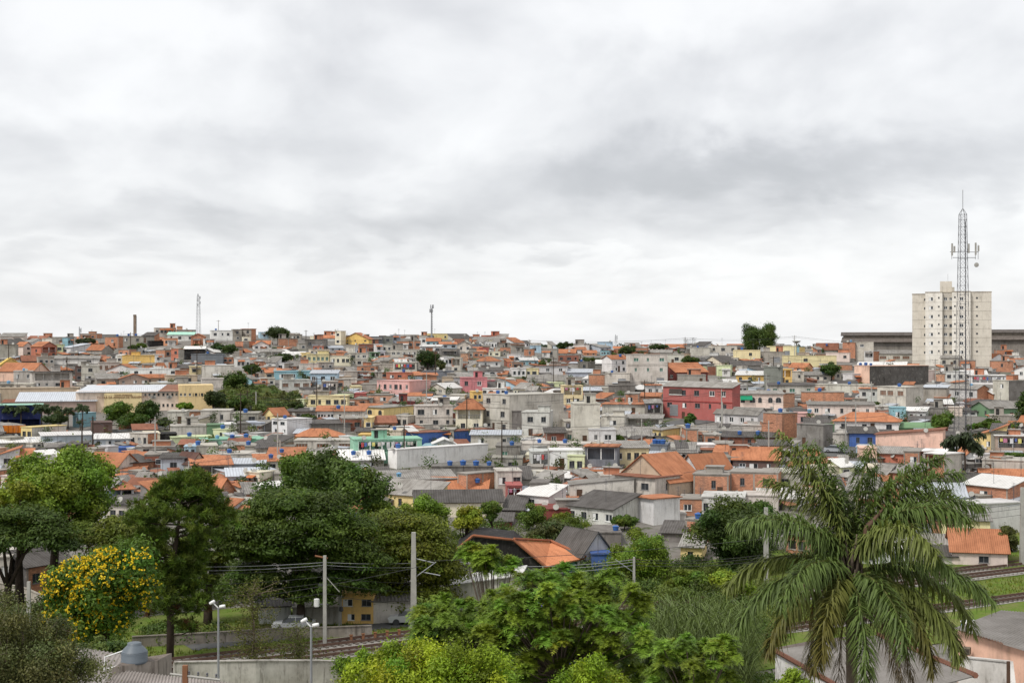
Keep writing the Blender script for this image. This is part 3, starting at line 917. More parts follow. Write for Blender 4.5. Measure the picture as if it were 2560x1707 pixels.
WM = {k: win_mesh(k) for k in ('dark', 'white', 'shut', 'green', 'panel', 'void', 'arch')}
WF = {}
def split_window(me):
    out = []
    for keep in (0, 1):
        c = me.copy(); bm = bmesh.new(); bm.from_mesh(c); bmesh.ops.delete(bm, geom=[f for f in bm.faces if f.material_index != keep], context='FACES'); bm.to_mesh(c); bm.free(); out.append(c)
    return out
for k_ in list(WM): WF[WM[k_].name] = split_window(WM[k_])
def door_mesh():
    mb = MB(); mb.box(0, 1, .06, .11, 0, 1); mb.box(.86, .92, .03, .06, .45, .5, m=1); return mb.mesh('door', [M['wood'], M['steel']])
DOOR = door_mesh()
def shutter_mesh():
    mb = MB()
    for k in range(14): mb.box(0, 1, .05 + .03*(k % 2), .12, k/14, (k+1)/14)
    return mb.mesh('roller_shutter', [M['steel']])
SHUT = shutter_mesh()
def tank_mesh(name, m):
    mb = MB(); mb.lathe([(0.42, 0), (0.52, .62), (.56, .62), (.56, .70), (.50, .72), (.16, .84), (.16, .88)], 14); return mb.mesh(name, [m])
TANK = [tank_mesh('water_tank', M['blue_plastic']), tank_mesh('water_tank_pale', M['pale_plastic'])]

def facade(mb, P0, U, IN, w, h, ops, col, m=0, rg=None, alt=None):
    """wall rectangle from P0 along U, up z, with recessed openings (u0, v0, u1, v1, depth)"""
    us = sorted({0.0, w} | {o[0] for o in ops} | {o[2] for o in ops}); vs = sorted({-2.5, h} | {o[1] for o in ops} | {o[3] for o in ops})
    pt = lambda u, v, d=0.0: P0 + U*u + IN*d + Vector((0, 0, v))
    if rg is not None:   # bays and storeys finished at different times
        us = sorted(set(us) | {w*rg.uniform(.2, .8) for _ in range(2 if w > 5 else 1)}); sp = h-rg.uniform(2.3, 3.0)
        if h > 3.6: vs = sorted(set(vs) | {sp})
        tint = {}
    for i in range(len(us)-1):
        for j in range(len(vs)-1):
            cu, cv = (us[i]+us[i+1])/2, (vs[j]+vs[j+1])/2
            if any(o[0] < cu < o[2] and o[1] < cv < o[3] for o in ops): continue
            c_, m_ = col, m
            if rg is not None:
                bay = sum(1 for q in us[1:-1] if q < cu and all(abs(q-o[0]) > 1e-6 and abs(q-o[2]) > 1e-6 for o in ops)); st_ = 0 if (h <= 3.6 or cv > sp) else 1
                if (bay, st_) not in tint: tint[(bay, st_)] = (rg.uniform(.90, 1.06), alt is not None and rg.random() < .22)
                t_, al = tint[(bay, st_)]
                if al: c_, m_ = alt
                c_ = tuple(x*t_ for x in c_)
            mb.quad(pt(us[i], vs[j]), pt(us[i+1], vs[j]), pt(us[i+1], vs[j+1]), pt(us[i], vs[j+1]), c_, m_, ((us[i], h-vs[j]), (us[i+1], h-vs[j]), (us[i+1], h-vs[j+1]), (us[i], h-vs[j+1])))
    for (a, b, c, d, dp) in ops:
        q = [(a, b), (c, b), (c, d), (a, d)]
        for k in range(4):
            p, r = q[k], q[(k+1) % 4]; mb.quad(pt(*p), pt(*r), pt(*r, dp), pt(*p, dp), col, m)
        mb.quad(pt(a, b, dp), pt(c, b, dp), pt(c, d, dp), pt(a, d, dp), col, m)
def roof_plane(mb, a, b, c, d, th, col, m=0):
    """thick sheet a-b at the eaves, d-c at the ridge"""
    a, b, c, d = map(Vector, (a, b, c, d)); U = (b-a).length; V = (d-a).length; n = (b-a).cross(d-a).normalized()
    if n.z < 0: n = -n
    uv = ((0, 0), (U, 0), (U, V), (0, V)) 
    q = [a, b, c, d]; lo = [p - n*th for p in q]
    mb.quad(*q, col, m, uv); mb.quad(*reversed(lo), col, m)
    for k in range(4): mb.quad(q[k], lo[k], lo[(k+1) % 4], q[(k+1) % 4], col, m)
def prep(r, rng):
    """turn a picture measurement into a house standing on the ground"""
    xm = (r['x0']+r['x1'])/2
    Y = depth_at(xm, max(r['y1'], gpy(xm, 612)+0.5)); r['Y'] = Y
    k = Y/F; P = (r['x1']-r['x0'])*k; H = max((r['y1']-r['y0'])*k, 1.6)
    c = abs(r['c']); side = 1 if r['c'] > 0 else -1
    if c >= .99:
        side = rng.choice((-1, 1)); th = math.radians(rng.uniform(2, 7)); D = rng.uniform(5.5, 9.0); Wd = max(P - D*math.sin(th)*.6, P*.8)/math.cos(th); Wd = P/math.cos(th)*0.97
    else:
        th = math.radians(38 if c > .45 else 52); Wd = c*P/math.cos(th); D = (1-c)*P/math.sin(th)
        if D < 3.0: D = 3.0
    al = math.atan2((xm-CX), F)
    # corner nearest the viewer
    pxc = r['x0']+c*(r['x1']-r['x0']) if side > 0 else r['x1']-c*(r['x1']-r['x0'])
    if c >= .99: pxc = r['x1'] if side > 0 else r['x0']
    rz = -al - th*side
    corner = Vector(((pxc-CX)/F*Y, Y, 0)); R = Matrix.Rotation(rz, 3, 'Z')
    org = corner - R @ Vector((side*Wd/2, 0, 0))
    zb = CAMZ - (r['y1']-CY)*k
    zg = gz(corner.x, corner.y)
    r.update(W=Wd, D=D, H=H, side=side, rz=rz, org=Vector((org.x, org.y, min(zb, zg+0.2) if zb > zg+.2 else zb)), P=P)
    r['H'] = (CAMZ - (r['y0']-CY)*k) - r['org'].z
def house_pieces(r, rng):
    """list of (part name, MB, material) and list of fittings (mesh, part name, location, rotation, scale)"""
    W2, D, H = r['W']/2, r['D'], r['H']; wc, wm, _ = PAL[r['wall']]
    v = rng.uniform(.93, 1.05); wcol = tuple(min(.82, x*v*rng.uniform(.98, 1.02)) for x in dull(rgb(*wc), .28 if wm == 'brick' else .28))
    sc = next((f[2:] for f in r['flags'] if f.startswith('s:')), None)
    if sc: scol, smat = dull(rgb(*PAL[sc][0]), .26), PAL[sc][1]
    else: scol, smat = wcol, wm
    rt = r['roof'][0]; rc = r['roof'][1:2] if len(r['roof']) > 1 and r['roof'][1].isalpha() else ''
    fr = float(r['roof'].lstrip('fgGsSho rncdwbymg')[0:] or .3) if rt != 'f' else 0
    rcol, rmat, _ = RCOL[rc] if rc else ((142, 138, 132), 'fibre', '')
    rv = rng.uniform(.82, 1.12); rcol = tuple(x*rv for x in dull(rgb(*rcol), .24 if rmat == 'tile' else .15))
    rh = H*fr if rt != 'f' else 0.0
    if rt in 'gh': rh = min(rh, D*0.5*1.1)
    if rt == 'f': Hw = H-.2
    elif rt in 'gGhsS': Hw = H-rh
    Hw = max(Hw, .8)
    pieces, fit = [], []
    # openings
    win = r['win']; rows, cols, st = 0, 0, ''
    if 'x' in win:
        a, b = win.split('x'); rows = int(a); st = b[-1] if b[-1].isalpha() else ''; cols = int(b.rstrip('wagpo'))
    ops = []; nst = max(rows, 1)
    ver = 'v' in r['flags']; VV = 'V' in r['flags']
    sh = min(3.0, Hw/max(nst, 1)) if rows else 2.8
    base_top = Hw
    Wd = r['W']
    if ver and Hw > 1.9:
        h0 = Hw-min(2.5, Hw*.85); h1 = Hw-.3
        if h1-h0 > .6: ops.append([Wd*.07, h0+.55*(h1-h0)*.0+.25, Wd*.93, h1, 1.6])
        ops[-1][1] = max(ops[-1][1], .1)
        nb = max(2, int(Wd/2.4)); pm = MB()
        for k in range(nb+1):
            x = -W2+Wd*(.07+.86*k/nb); pm.box(x-.09, x+.09, .05, .23, ops[-1][1], h1)
        pieces.append(('posts', pm, M['concrete'] if wm != 'paint' else M['white_metal']))
        if 'b' in r['flags']:
            bm = MB(); z = ops[-1][1]; n = int(Wd*.86/.35)
            for k in range(n): x = -W2+Wd*.07+(k+.5)*Wd*.86/n; bm.box(x-.03, x+.03, -.04, 0.0, z, z+.85)
            bm.box(-W2+Wd*.07, W2-Wd*.07, -.06, .02, z+.85, z+.93); pieces.append(('railing', bm, M['grey_metal']))
        base_top = ops[-1][1]-.2
    if VV: ops.append([Wd*.05, .1, Wd*.95, Hw*.35, 3.0])
    ki = 0
    if rows and cols:
        for i in range(rows):
            zt = (base_top if ver and rows > 1 else Hw) - i*sh
            if ver and i == rows-1 and rows > 1: break
            hh = min(1.15, sh*.45)*rng.uniform(.85, 1.1); z0 = zt-sh*.30-hh
            if z0 < .15: z0 = .2; 
            if z0+hh > Hw-.1: hh = Hw-.15-z0
            if hh < .35: continue
            for j in range(cols):
                ww = min(Wd/cols*.62, rng.choice((.7, 1.0, 1.2, 1.5))*(1.0 if cols < 6 else .8)); x = Wd*(j+.5+rng.uniform(-.14, .14))/cols
                if st == 'p': ww = Wd/cols*.62
                if ver and rows == 1:  # inside the veranda: back wall
                    fit.append((WM['dark'], 'window', (x-W2-ww/2, 1.45, z0), 0, (ww, 1, hh))); continue
                q = [x-ww/2, z0, x+ww/2, z0+hh, .18]
                if any(not (q[2] < o[0]-.05 or q[0] > o[2]+.05 or q[3] < o[1]-.05 or q[1] > o[3]+.05) for o in ops): continue
                kind = {'w': rng.choice(('white', 'shut')), 'a': 'arch', 'g': 'green', 'p': 'panel', 'o': 'void', '': rng.choice(('dark', 'dark', 'dark', 'white', 'shut', 'void' if wm in ('brick',) else 'dark'))}[st]
                if kind != 'arch': ops.append(q)
                fit.append((WM[kind], 'window', (q[0]-W2, 0 if kind != 'arch' else 0, z0), 0, (ww, 1, hh)))
    # door, if the foot of the wall is tall enough
    if Hw > 2.5 and Wd > 3.2 and not VV and rng.random() < .6:
        for _ in range(4):
            x = rng.uniform(.6, Wd-1.6); big = Wd > 7 and rng.random() < .4; dw = 2.3 if big else .9
            q = [x, 0.05, x+dw, 2.1, .2]
            if q[2] < Wd-.3 and not any(not (q[2] < o[0]-.1 or q[0] > o[2]+.1 or q[3] < o[1]-.1 or q[1] > o[3]+.1) for o in ops):
                ops.append(q); fit.append((SHUT if big else DOOR, 'roller_shutter' if big else 'door', (x-W2, 0, .05), 0, (dw, 1, 2.05))); break
    mats = [wm] if smat == wm else [wm, smat]
    w = MB()
    V = Vector
    alt = None
    if not r['label'] and wm in ('cement', 'grime', 'brick') and rng.random() < .6:
        am_ = 'brick' if wm != 'brick' else 'cement'; ac_ = dull(rgb(206, 134, 90), .28) if am_ == 'brick' else dull(rgb(176, 170, 160), .1)
        if am_ not in mats: mats.append(am_)
        alt = (ac_, mats.index(am_))
    facade(w, V((-W2, 0, 0)), V((1, 0, 0)), V((0, 1, 0)), Wd, Hw, ops, wcol, 0, rng if wm != 'paint' else None, alt)
    sm = mats.index(smat)
    # side walls and back
    sops = []
    if D > 5 and r['c'] < .99 and rng.random() < .55 and Hw > 2.2 and wm not in ('grime',) and not sc:
        n = max(1, int(D/4))
        for j in range(n):
            u = D*(j+.5)/n; z0 = Hw-2.0
            if rng.random() < .7: sops.append((u-.45, max(z0, .3), u+.45, max(z0, .3)+min(1.0, Hw*.4), .18))
    rs = V((W2, 0, 0)); ls = V((-W2, D, 0))
    facade(w, rs, V((0, 1, 0)), V((-1, 0, 0)), D, Hw, sops if r['side'] > 0 else [], scol if r['side'] > 0 else wcol, sm if r['side'] > 0 else 0)
    facade(w, ls, V((0, -1, 0)), V((1, 0, 0)), D, Hw, sops if r['side'] < 0 else [], scol if r['side'] < 0 else wcol, sm if r['side'] < 0 else 0)
    facade(w, V((W2, D, 0)), V((-1, 0, 0)), V((0, -1, 0)), Wd, Hw, [], wcol)
    for q in sops:
        if r['side'] > 0: fit.append((WM['dark'], 'window', (W2, q[0], q[1]), math.pi/2, (q[2]-q[0], 1, q[3]-q[1])))
        else: fit.append((WM['dark'], 'window', (-W2, D-q[0], q[1]), -math.pi/2, (q[2]-q[0], 1, q[3]-q[1])))
    o = .35 if rc else .12; th = .11
    rm = MB()
    if rt == 'f':
        if rc:   # thin coloured roof edge
            rm.box(-W2-.3, W2+.3, -.45, D+.3, Hw, Hw+.14, rcol)
        else:
            lift = rng.random() < .55
            capc = tuple(x*.82 for x in wcol) if wm != 'brick' else rgb(150, 145, 138)
            rm.box(-W2-o, W2+o, -o, D+o, Hw, Hw+.16, capc); rmat = wm if wm != 'brick' else 'cement'
            w.quad(V((-W2, 0, Hw)), V((W2, 0, Hw)), V((W2, D, Hw)), V((-W2, D, Hw)), wcol)
    elif rt == 'g':
        zr = Hw+rh; e = o*rh/(D/2)
        roof_plane(rm, (-W2-o, -o, Hw-e+.06), (W2+o, -o, Hw-e+.06), (W2+o, D/2, zr+.06), (-W2-o, D/2, zr+.06), th, rcol)
        roof_plane(rm, (W2+o, D+o, Hw-e+.06), (-W2-o, D+o, Hw-e+.06), (-W2-o, D/2, zr+.06), (W2+o, D/2, zr+.06), th, rcol)
        for s, m_, cl in ((1, sm if r['side'] > 0 else 0, scol if r['side'] > 0 else wcol), (-1, sm if r['side'] < 0 else 0, scol if r['side'] < 0 else wcol)):
            w.tri((s*W2, 0, Hw), (s*W2, D, Hw), (s*W2, D/2, zr), cl, m_)
    elif rt == 'G':
        zr = Hw+rh; e = o*rh/W2
        roof_plane(rm, (-W2-o, D+o, Hw-e+.06), (-W2-o, -o, Hw-e+.06), (0, -o, zr+.06), (0, D+o, zr+.06), th, rcol)
        roof_plane(rm, (W2+o, -o, Hw-e+.06), (W2+o, D+o, Hw-e+.06), (0, D+o, zr+.06), (0, -o, zr+.06), th, rcol)
        w.tri((-W2, 0, Hw), (W2, 0, Hw), (0, 0, zr), wcol); w.tri((W2, D, Hw), (-W2, D, Hw), (0, D, zr), wcol)
    elif rt == 's':
        zr = Hw+rh; e = o*rh/D
        roof_plane(rm, (-W2-o, -o, Hw-e+.06), (W2+o, -o, Hw-e+.06), (W2+o, D+o, zr+e+.06), (-W2-o, D+o, zr+e+.06), th, rcol)
        w.tri((W2, 0, Hw), (W2, D, Hw), (W2, D, zr), scol if r['side'] > 0 else wcol, sm if r['side'] > 0 else 0); w.tri((-W2, D, Hw), (-W2, 0, Hw), (-W2, D, zr), scol if r['side'] < 0 else wcol, sm if r['side'] < 0 else 0)
        w.quad((W2, D, Hw), (-W2, D, Hw), (-W2, D, zr), (W2, D, zr), wcol)
    elif rt == 'S':
        zr = Hw+rh; e = o*rh/Wd
        roof_plane(rm, (-W2-o, D+o, Hw-e+.06), (-W2-o, -o, Hw-e+.06), (W2+o, -o, zr+e+.06), (W2+o, D+o, zr+e+.06), th, rcol)
        w.tri((-W2, 0, Hw), (W2, 0, Hw), (W2, 0, zr), wcol); w.tri((W2, D, Hw), (-W2, D, Hw), (W2, D, zr), wcol)
        w.quad((W2, 0, Hw), (W2, D, Hw), (W2, D, zr), (W2, 0, zr), scol, sm)
    elif rt == 'h':
        zr = Hw+rh; i = min(D/2, W2*.8); o = .5; e = .2
        q = [(-W2-o, -o), (W2+o, -o), (W2+o, D+o), (-W2-o, D+o)]; ra, rb = V((-W2+i, D/2, zr)), V((W2-i, D/2, zr)); p = [V((x, y, Hw-e+.05)) for x, y in q]
        L = Wd+2*o; S = math.hypot(D/2+o, rh+e)
        rm.quad(p[0], p[1], rb, ra, rcol, 0, ((0, 0), (L, 0), (L-i, S), (i, S))); rm.quad(p[2], p[3], ra, rb, rcol, 0, ((0, 0), (L, 0), (L-i, S), (i, S)))
        rm.tri(p[1], p[2], rb, rcol, 0, ((0, 0), (D, 0), (D/2, S))); rm.tri(p[3], p[0], ra, rcol, 0, ((0, 0), (D, 0), (D/2, S))); rm.quad(*reversed([x-V((0, 0, .1)) for x in p]), rcol)
        for k in range(4): rm.quad(p[k]-V((0, 0, .1)), p[(k+1) % 4]-V((0, 0, .1)), p[(k+1) % 4], p[k], rcol)
    pieces.insert(0, ('wall', w, [M[x] for x in mats])); pieces.insert(1, ('roof', rm, M[rmat] if rmat in M else M['paint']))
    # bare brick houses show their concrete frame
    if wm == 'brick' and Hw > 1.8 and rng.random() < .75:
        fm = MB(); cc = rgb(160, 152, 142); nb = max(1, round(Wd/3.6))
        okx = lambda x: not any(o_[0]-.15 < x < o_[2]+.15 for o_ in ops)
        for k in range(nb+1):
            x = min(max(Wd*k/nb, .14), Wd-.14)
            if okx(x): fm.box(x-W2-.12, x-W2+.12, -.025, .0, -.5, Hw-.01, cc)
        fm.box(-W2, W2, -.03, .0, Hw-.22, Hw-.02, cc)
        nd = max(1, round(D/4))
        for k in range(1, nd+1):
            y = min(D*k/nd, D-.14); fm.box(r['side']*W2-.025, r['side']*W2+.025, y-.12, y+.12, -.5, Hw-.01, cc)
        pieces.append(('concrete_frame', fm, M['cement']))
    # exposed slab edge between storeys
    if rows >= 2 and wm in ('cement', 'grime') and sh > 2.0:
        fm = MB()
        for i in range(1, rows):
            z = Hw-i*sh
            if not any(o_[1] < z+.12 and o_[3] > z-.12 for o_ in ops): fm.box(-W2-.06, W2+.06, -.08, .0, z-.1, z+.08, tuple(x*.85 for x in wcol))
        if fm.f: pieces.append(('floor_band', fm, M['cement']))
    if rt == 'f' and Wd > 5 and D > 4.5 and rng.random() < .6 and 't' not in r['flags']:
        fm = MB(); rw = rng.uniform(2.0, min(4.0, Wd*.5)); x = rng.uniform(-W2, W2-rw); hh = rng.uniform(.9, 2.1); y = rng.uniform(1.2, 2.2); cc = rng.choice((dull(rgb(158, 152, 143), .1), dull(rgb(200, 126, 86), .2), wcol)); z = H-.04
        fm.box(x, x+rw, y, y+2.2, z, z+hh, cc)
        if hh > 1.5: fm.box(x+.3, x+1.0, y-.03, y-.01, z, z+1.4, (.03, .03, .03))
        fm.box(x-.2, x+rw+.2, y-.25, y+2.4, z+hh, z+hh+.09, rgb(150, 146, 140)); pieces.append(('rooftop_room', fm, M['cement']))
    # lean-to added in front, sheet awnings, aerials and dishes
    if not r['label'] and Hw > 2.6 and Wd > 3.5 and rng.random() < .5 and not VV:
        fm = MB(); rw = Wd*rng.uniform(.3, .6); x = rng.uniform(-W2, W2-rw); dd = rng.uniform(1.0, 2.4); hh = min(Hw*.62, rng.uniform(1.6, 2.6)); cc, cm = rng.choice(((rgb(158, 152, 143), 'cement'), (rgb(200, 126, 86), 'brick'), (rgb(190, 183, 172), 'cement'), (rgb(214, 211, 206), 'paint'), (rgb(126, 120, 112), 'grime')))
        facade(fm, V((x, -dd, 0)), V((1, 0, 0)), V((0, 1, 0)), rw, hh, [(rw*.2, max(.1, hh-1.5), rw*.2+min(1.1, rw*.5), hh-.35, .6)], dull(cc, .2)); facade(fm, V((x+rw, -dd, 0)), V((0, 1, 0)), V((-1, 0, 0)), dd, hh, [], dull(cc, .2)); facade(fm, V((x, 0, 0)), V((0, -1, 0)), V((1, 0, 0)), dd, hh, [], dull(cc, .2))
        pieces.append(('lean_to_wall', fm, M[cm])); fm = MB(); lc = rng.choice((rgb(140, 134, 128), rgb(110, 102, 96), rgb(190, 120, 80), rgb(200, 198, 194)))
        roof_plane(fm, (x-.2, -dd-.3, hh+.04), (x+rw+.2, -dd-.3, hh+.04), (x+rw+.2, -.02, hh+.45), (x-.2, -.02, hh+.45), .06, lc); pieces.append(('lean_to_roof', fm, M['fibre']))
    elif not r['label'] and Hw > 2.2 and rng.random() < .35:
        fm = MB(); rw = Wd*rng.uniform(.35, .8); x = rng.uniform(-W2, W2-rw); z = Hw-rng.uniform(.15, .5); roof_plane(fm, (x, -1.1, z-.35), (x+rw, -1.1, z-.35), (x+rw, -.02, z), (x, -.02, z), .05, rng.choice((rgb(140, 134, 128), rgb(104, 98, 94), rgb(196, 122, 80)))); pieces.append(('awning', fm, M['fibre']))
    if rng.random() < .22:
        fm = MB(); x = rng.uniform(-W2*.8, W2*.8); y = rng.uniform(.5, D*.5); h0 = Hw+rh*.3; fm.tube([(x, y, h0), (x, y, H+2.4)], .035, 4)
        for q in range(4): fm.tube([(x-.5+q*.06, y, H+2.3-q*.22), (x+.5-q*.06, y, H+2.3-q*.22)], .018, 3)
        pieces.append(('aerial', fm, M['darksteel']))
    if rng.random() < .2:
        fm = MB(); fm.lathe([(.05, 0), (.34, .10), (.45, .2)], 10, (.6, .6, .6)); px_ = rng.uniform(-W2*.8, W2*.8); ca, sa = math.cos(1.1), math.sin(1.1); fm.v = [(v_[0]+px_, -.25+v_[1]*ca-v_[2]*sa, min(H, Hw+rh*.5)+.35+v_[1]*sa+v_[2]*ca) for v_ in fm.v]; fm.tube([(px_, .1, min(H, Hw+rh*.5)-.3), (px_, -.2, min(H, Hw+rh*.5)+.35)], .04, 4); pieces.append(('satellite_dish', fm, M['concrete']))
    r['Hw'] = Hw; r['rh'] = rh; return pieces, fit
def desc(r):
    w = PAL[r['wall']][2]; rt = r['roof'][0]; rc = r['roof'][1:2] if len(r['roof']) > 1 and r['roof'][1].isalpha() else ''
    n = {1: '', 2: 'two-storey ', 3: 'three-storey '}[int(r['win'][0]) if 'x' in r['win'] else 1]
    if rt == 'f': rf = 'flat-roofed house' + (' edged in %s' % RCOL[rc][2].split()[0] if rc in ('o', 'r') else '')
    else: rf = {'g': 'house with {} roof', 'G': 'gabled house with {} roof', 's': 'house with sloping {} roof', 'S': 'house with slanting {} roof', 'h': 'house with hipped {} roof'}[rt].format(RCOL[rc][2] if rc else 'grey')
    ex = ''
    nt = r['flags'].count('t')
    if 'v' in r['flags']: ex = ' and open veranda'
    elif nt == 1: ex = ' and a water tank'
    elif nt > 1: ex = ' and several water tanks'
    elif r['win'] == '0': ex = ', windowless front'
    elif r['win'].endswith('a'): ex = ' and arched windows'
    elif r['win'].endswith('p'): ex = ' and brown panels'
    else:
        k = ''.join(ch for ch in r['win'].split('x')[1] if ch.isdigit())
        ex = {'1': ' and one window', '2': ' and two windows', '3': ' and three windows', '4': ' and four windows', '5': ' and five windows', '6': ' and six windows'}.get(k, '') if r['win'][0] == '1' else ''
    return n + w + ' ' + rf + ex
LAND = [('the lattice mast', 2404, 900), ('the apartment tower', 2380, 800), ('the red building', 1745, 1010), ('the pink building', 1010, 970), ('the mint house', 970, 1130), ('the lettered school', 330, 1000),
 ('the black-walled house', 1280, 1400), ('the blank white building', 1100, 1150), ('the yellow chalet', 893, 847), ('the red gabled house', 1690, 930), ('the blue wall', 1130, 1100), ('the round slope tree', 1065, 905),
 ('the concrete block', 1310, 1030), ('the pole antenna', 1079, 800), ('the chimney', 337, 810), ('the salmon gable', 2270, 1110), ('the big palm', 2130, 1350), ('the skyline trees', 1895, 840), ('the flowering tree', 250, 1480),
 ('the pine', 420, 1300), ('the grassy bank', 640, 990), ('the yellow tent roof', 25, 900), ('the truck', 30, 1075), ('the skyline mast', 496, 790), ('the parked silver car', 2087, 1122), ('the slate-grey wall', 517, 898), ('the soot-black wall', 2245, 940),
 ('the green gabled house', 2490, 1025), ('the long orange-roofed gable', 1650, 1200), ('the rose pink house', 1186, 960), ('the cream block', 818, 1005), ('the palm row', 90, 1040), ('the yellow flat block', 1870, 900)]
ORD = ['', 'second ', 'third ', 'fourth ', 'fifth ', 'sixth ', 'seventh ', 'eighth ', 'ninth ']
rng = random.Random(11)
for r in REC: prep(r, rng)
for r in REC: r['area'] = (r['x1']-r['x0'])*(r['y1']-r['y0'])*(9 if r['label'] else 1)
REC.sort(key=lambda r: -r['area'])
NTH = 318
THINGS, REST = REC[:NTH], REC[NTH:]
# labels: what it looks like, then which landmark it stands by
by = {}
for r in THINGS:
    cx, cy = (r['x0']+r['x1'])/2, (r['y0']+r['y1'])/2
    L = sorted((math.hypot(cx-x, (cy-y)*1.6), n) for n, x, y in LAND if math.hypot(cx-x, (cy-y)*1.6) > 18)[0]; r['ld'] = L[0]; r['ln'] = L[1]; r['desc'] = desc(r)
    by.setdefault((r['desc'], r['ln']), []).append(r)
for (d, n), rs in by.items():
    rs.sort(key=lambda r: r['ld'])
    for i, r in enumerate(rs):
        if r['label']: continue
        where = ('near ' + n) if len(rs) == 1 else ('%snearest to %s' % (ORD[min(i, 8)], n))
        r['label'] = d + ', ' + where
        for cut in (' with sloping', ' and ', ' with hipped', ' with slanting', ' with '):
            if len(r['label'].replace('-', 'x').split()) > 16 and cut in d: r['label'] = d.split(cut)[0] + ('' if 'house' in d.split(cut)[0] else ' house') + ', ' + where
seen = {}
for r in THINGS:
    if r['label'] in seen: r['label'] = r['label'].replace(' house', ' dwelling', 1)
    seen[r['label']] = 1
ACC = MB(); ACCM = []
def acc_add(mb, mats, mw):
    """bake a piece into the joined background mesh, in world space"""
    idx = []
    for m in mats:
        if m not in ACCM: ACCM.append(m)
        idx.append(ACCM.index(m))
    b = len(ACC.v); ACC.v += [tuple(mw @ Vector(v)) for v in mb.v]
    ACC.f += [tuple(b+i for i in f) for f in mb.f]; ACC.c += mb.c; ACC.m += [idx[k] for k in mb.m]; ACC.uv += mb.uv
WSIMPLE = MB(); WSIMPLE.quad((0, -.03, 0), (1, -.03, 0), (1, -.03, 1), (0, -.03, 1)); 
for a in ((0, 1, 0, .08), (0, 1, .92, 1), (0, .08, .08, .92), (.92, 1, .08, .92)): WSIMPLE.box(a[0], a[1], -.06, -.031, a[2], a[3], m=1)
TANKS = []
def place_tanks(r, rng, own):
    n = r['flags'].count('t'); R = Matrix.Rotation(r['rz'], 3, 'Z')
    for k in range(n):
        x = r['W']*(rng.uniform(-.38, .38) if n == 1 else (-.35+.7*(k+.5)/n)); y = rng.uniform(.7, min(2.0, r['D']*.4))
        z = r['H'] if r['roof'][0] == 'f' else (r['Hw']+r['rh']*.6)
        p = r['org'] + R @ Vector((x, y, z-.02)); s = rng.uniform(.8, 1.08)
        TANKS.append((p, s, r, k, n, own))
for r in THINGS:
    rg = random.Random(int(r['x0']*7+r['y0']*13)); pc, fit = house_pieces(r, rg)
    brick = PAL[r['wall']][1] == 'brick'
    e = empty('brick_house' if brick else 'house', r['org'], r['rz']); tag(e, r['label'], 'house', 'houses on the hillside'); r['obj'] = e
    for nm, mb, mt in pc:
        if nm == 'posts' and r['Y'] < 420:
            for q in range(0, len(mb.v), 24):
                pm = MB(); pm.v = mb.v[q:q+24]; pm.f = [tuple(i-q for i in f) for f in mb.f[q//4:q//4+6]]; pm.c = mb.c[q//4:q//4+6]; pm.m = mb.m[q//4:q//4+6]; pm.uv = mb.uv[q//4:q//4+6]; link('post', pm.mesh('post', [mt]), e)
            continue
        o_ = link(nm, mb.mesh(nm, mt if isinstance(mt, list) else [mt]), e)
        if nm in ('posts', 'concrete_frame', 'floor_band', 'aerial', 'railing'): o_['kind'] = 'stuff'
    for me, nm, loc, rz, sc in fit:
        if nm == 'window' and r['Y'] < 300 and me.name in WF:
            f_ = link(nm, WF[me.name][0], e, loc, (0, 0, rz), sc); link('pane', WF[me.name][1], f_)
        else: link(nm, me, e, loc, (0, 0, rz), sc)
    place_tanks(r, rg, True)
def into_mass(r, rg):
    pc, fit = house_pieces(r, rg); mw = Matrix.Translation(r['org']) @ Matrix.Rotation(r['rz'], 4, 'Z')
    for nm, mb, mt in pc: acc_add(mb, mt if isinstance(mt, list) else [mt], mw)
    for me, nm, loc, rz, sc in fit:
        if nm == 'window': acc_add(WSIMPLE, [M['glass'], M['white_metal'] if rg.random() < .4 else M['grey_metal']], mw @ Matrix.Translation(loc) @ Matrix.Rotation(rz, 4, 'Z') @ Matrix.Diagonal((*sc, 1)))
for r in REST:
    into_mass(r, random.Random(int(r['x0']*7+r['y0']*13)))
# ------------------------------------------------------------------ filler: the small roofs and walls seen between the larger houses
S_ = 4
Zb = np.zeros((1707//S_+1, 2560//S_+1)); 
for r in sorted(REC, key=lambda r: -r['Y']):
    a, b, c, d = int(max(r['x0'], 0))//S_, int(min(r['x1'], 2559))//S_+1, int(r['y0'])//S_, int(r['y1'])//S_+1
    Zb[c:d, a:b] = r['Y']
NOFILL = [(545, 965, 740, 1035), (440, 1000, 560, 1060), (250, 1030, 420, 1090), (0, 1040, 240, 1085), (2370, 1040, 2480, 1092), (1690, 1040, 1860, 1062), (2060, 1105, 2140, 1145)]
frng = random.Random(5); fills = 0
FW = ['cg']*6+['cl']*6+['cd']*3+['br']*7+['bd']*2+['wg']*5+['ws']*3+['cr']*3+['ob', 'ye', 'bl', 'pc', 'tn', 'bg', 'aq', 'lg']
FR = ['f']*8+['sc.4']*4+['gc.5']*2+['so.5']*2+['go.5']*1+['sd.4']*4+['sw.4']*2+['gr.5']
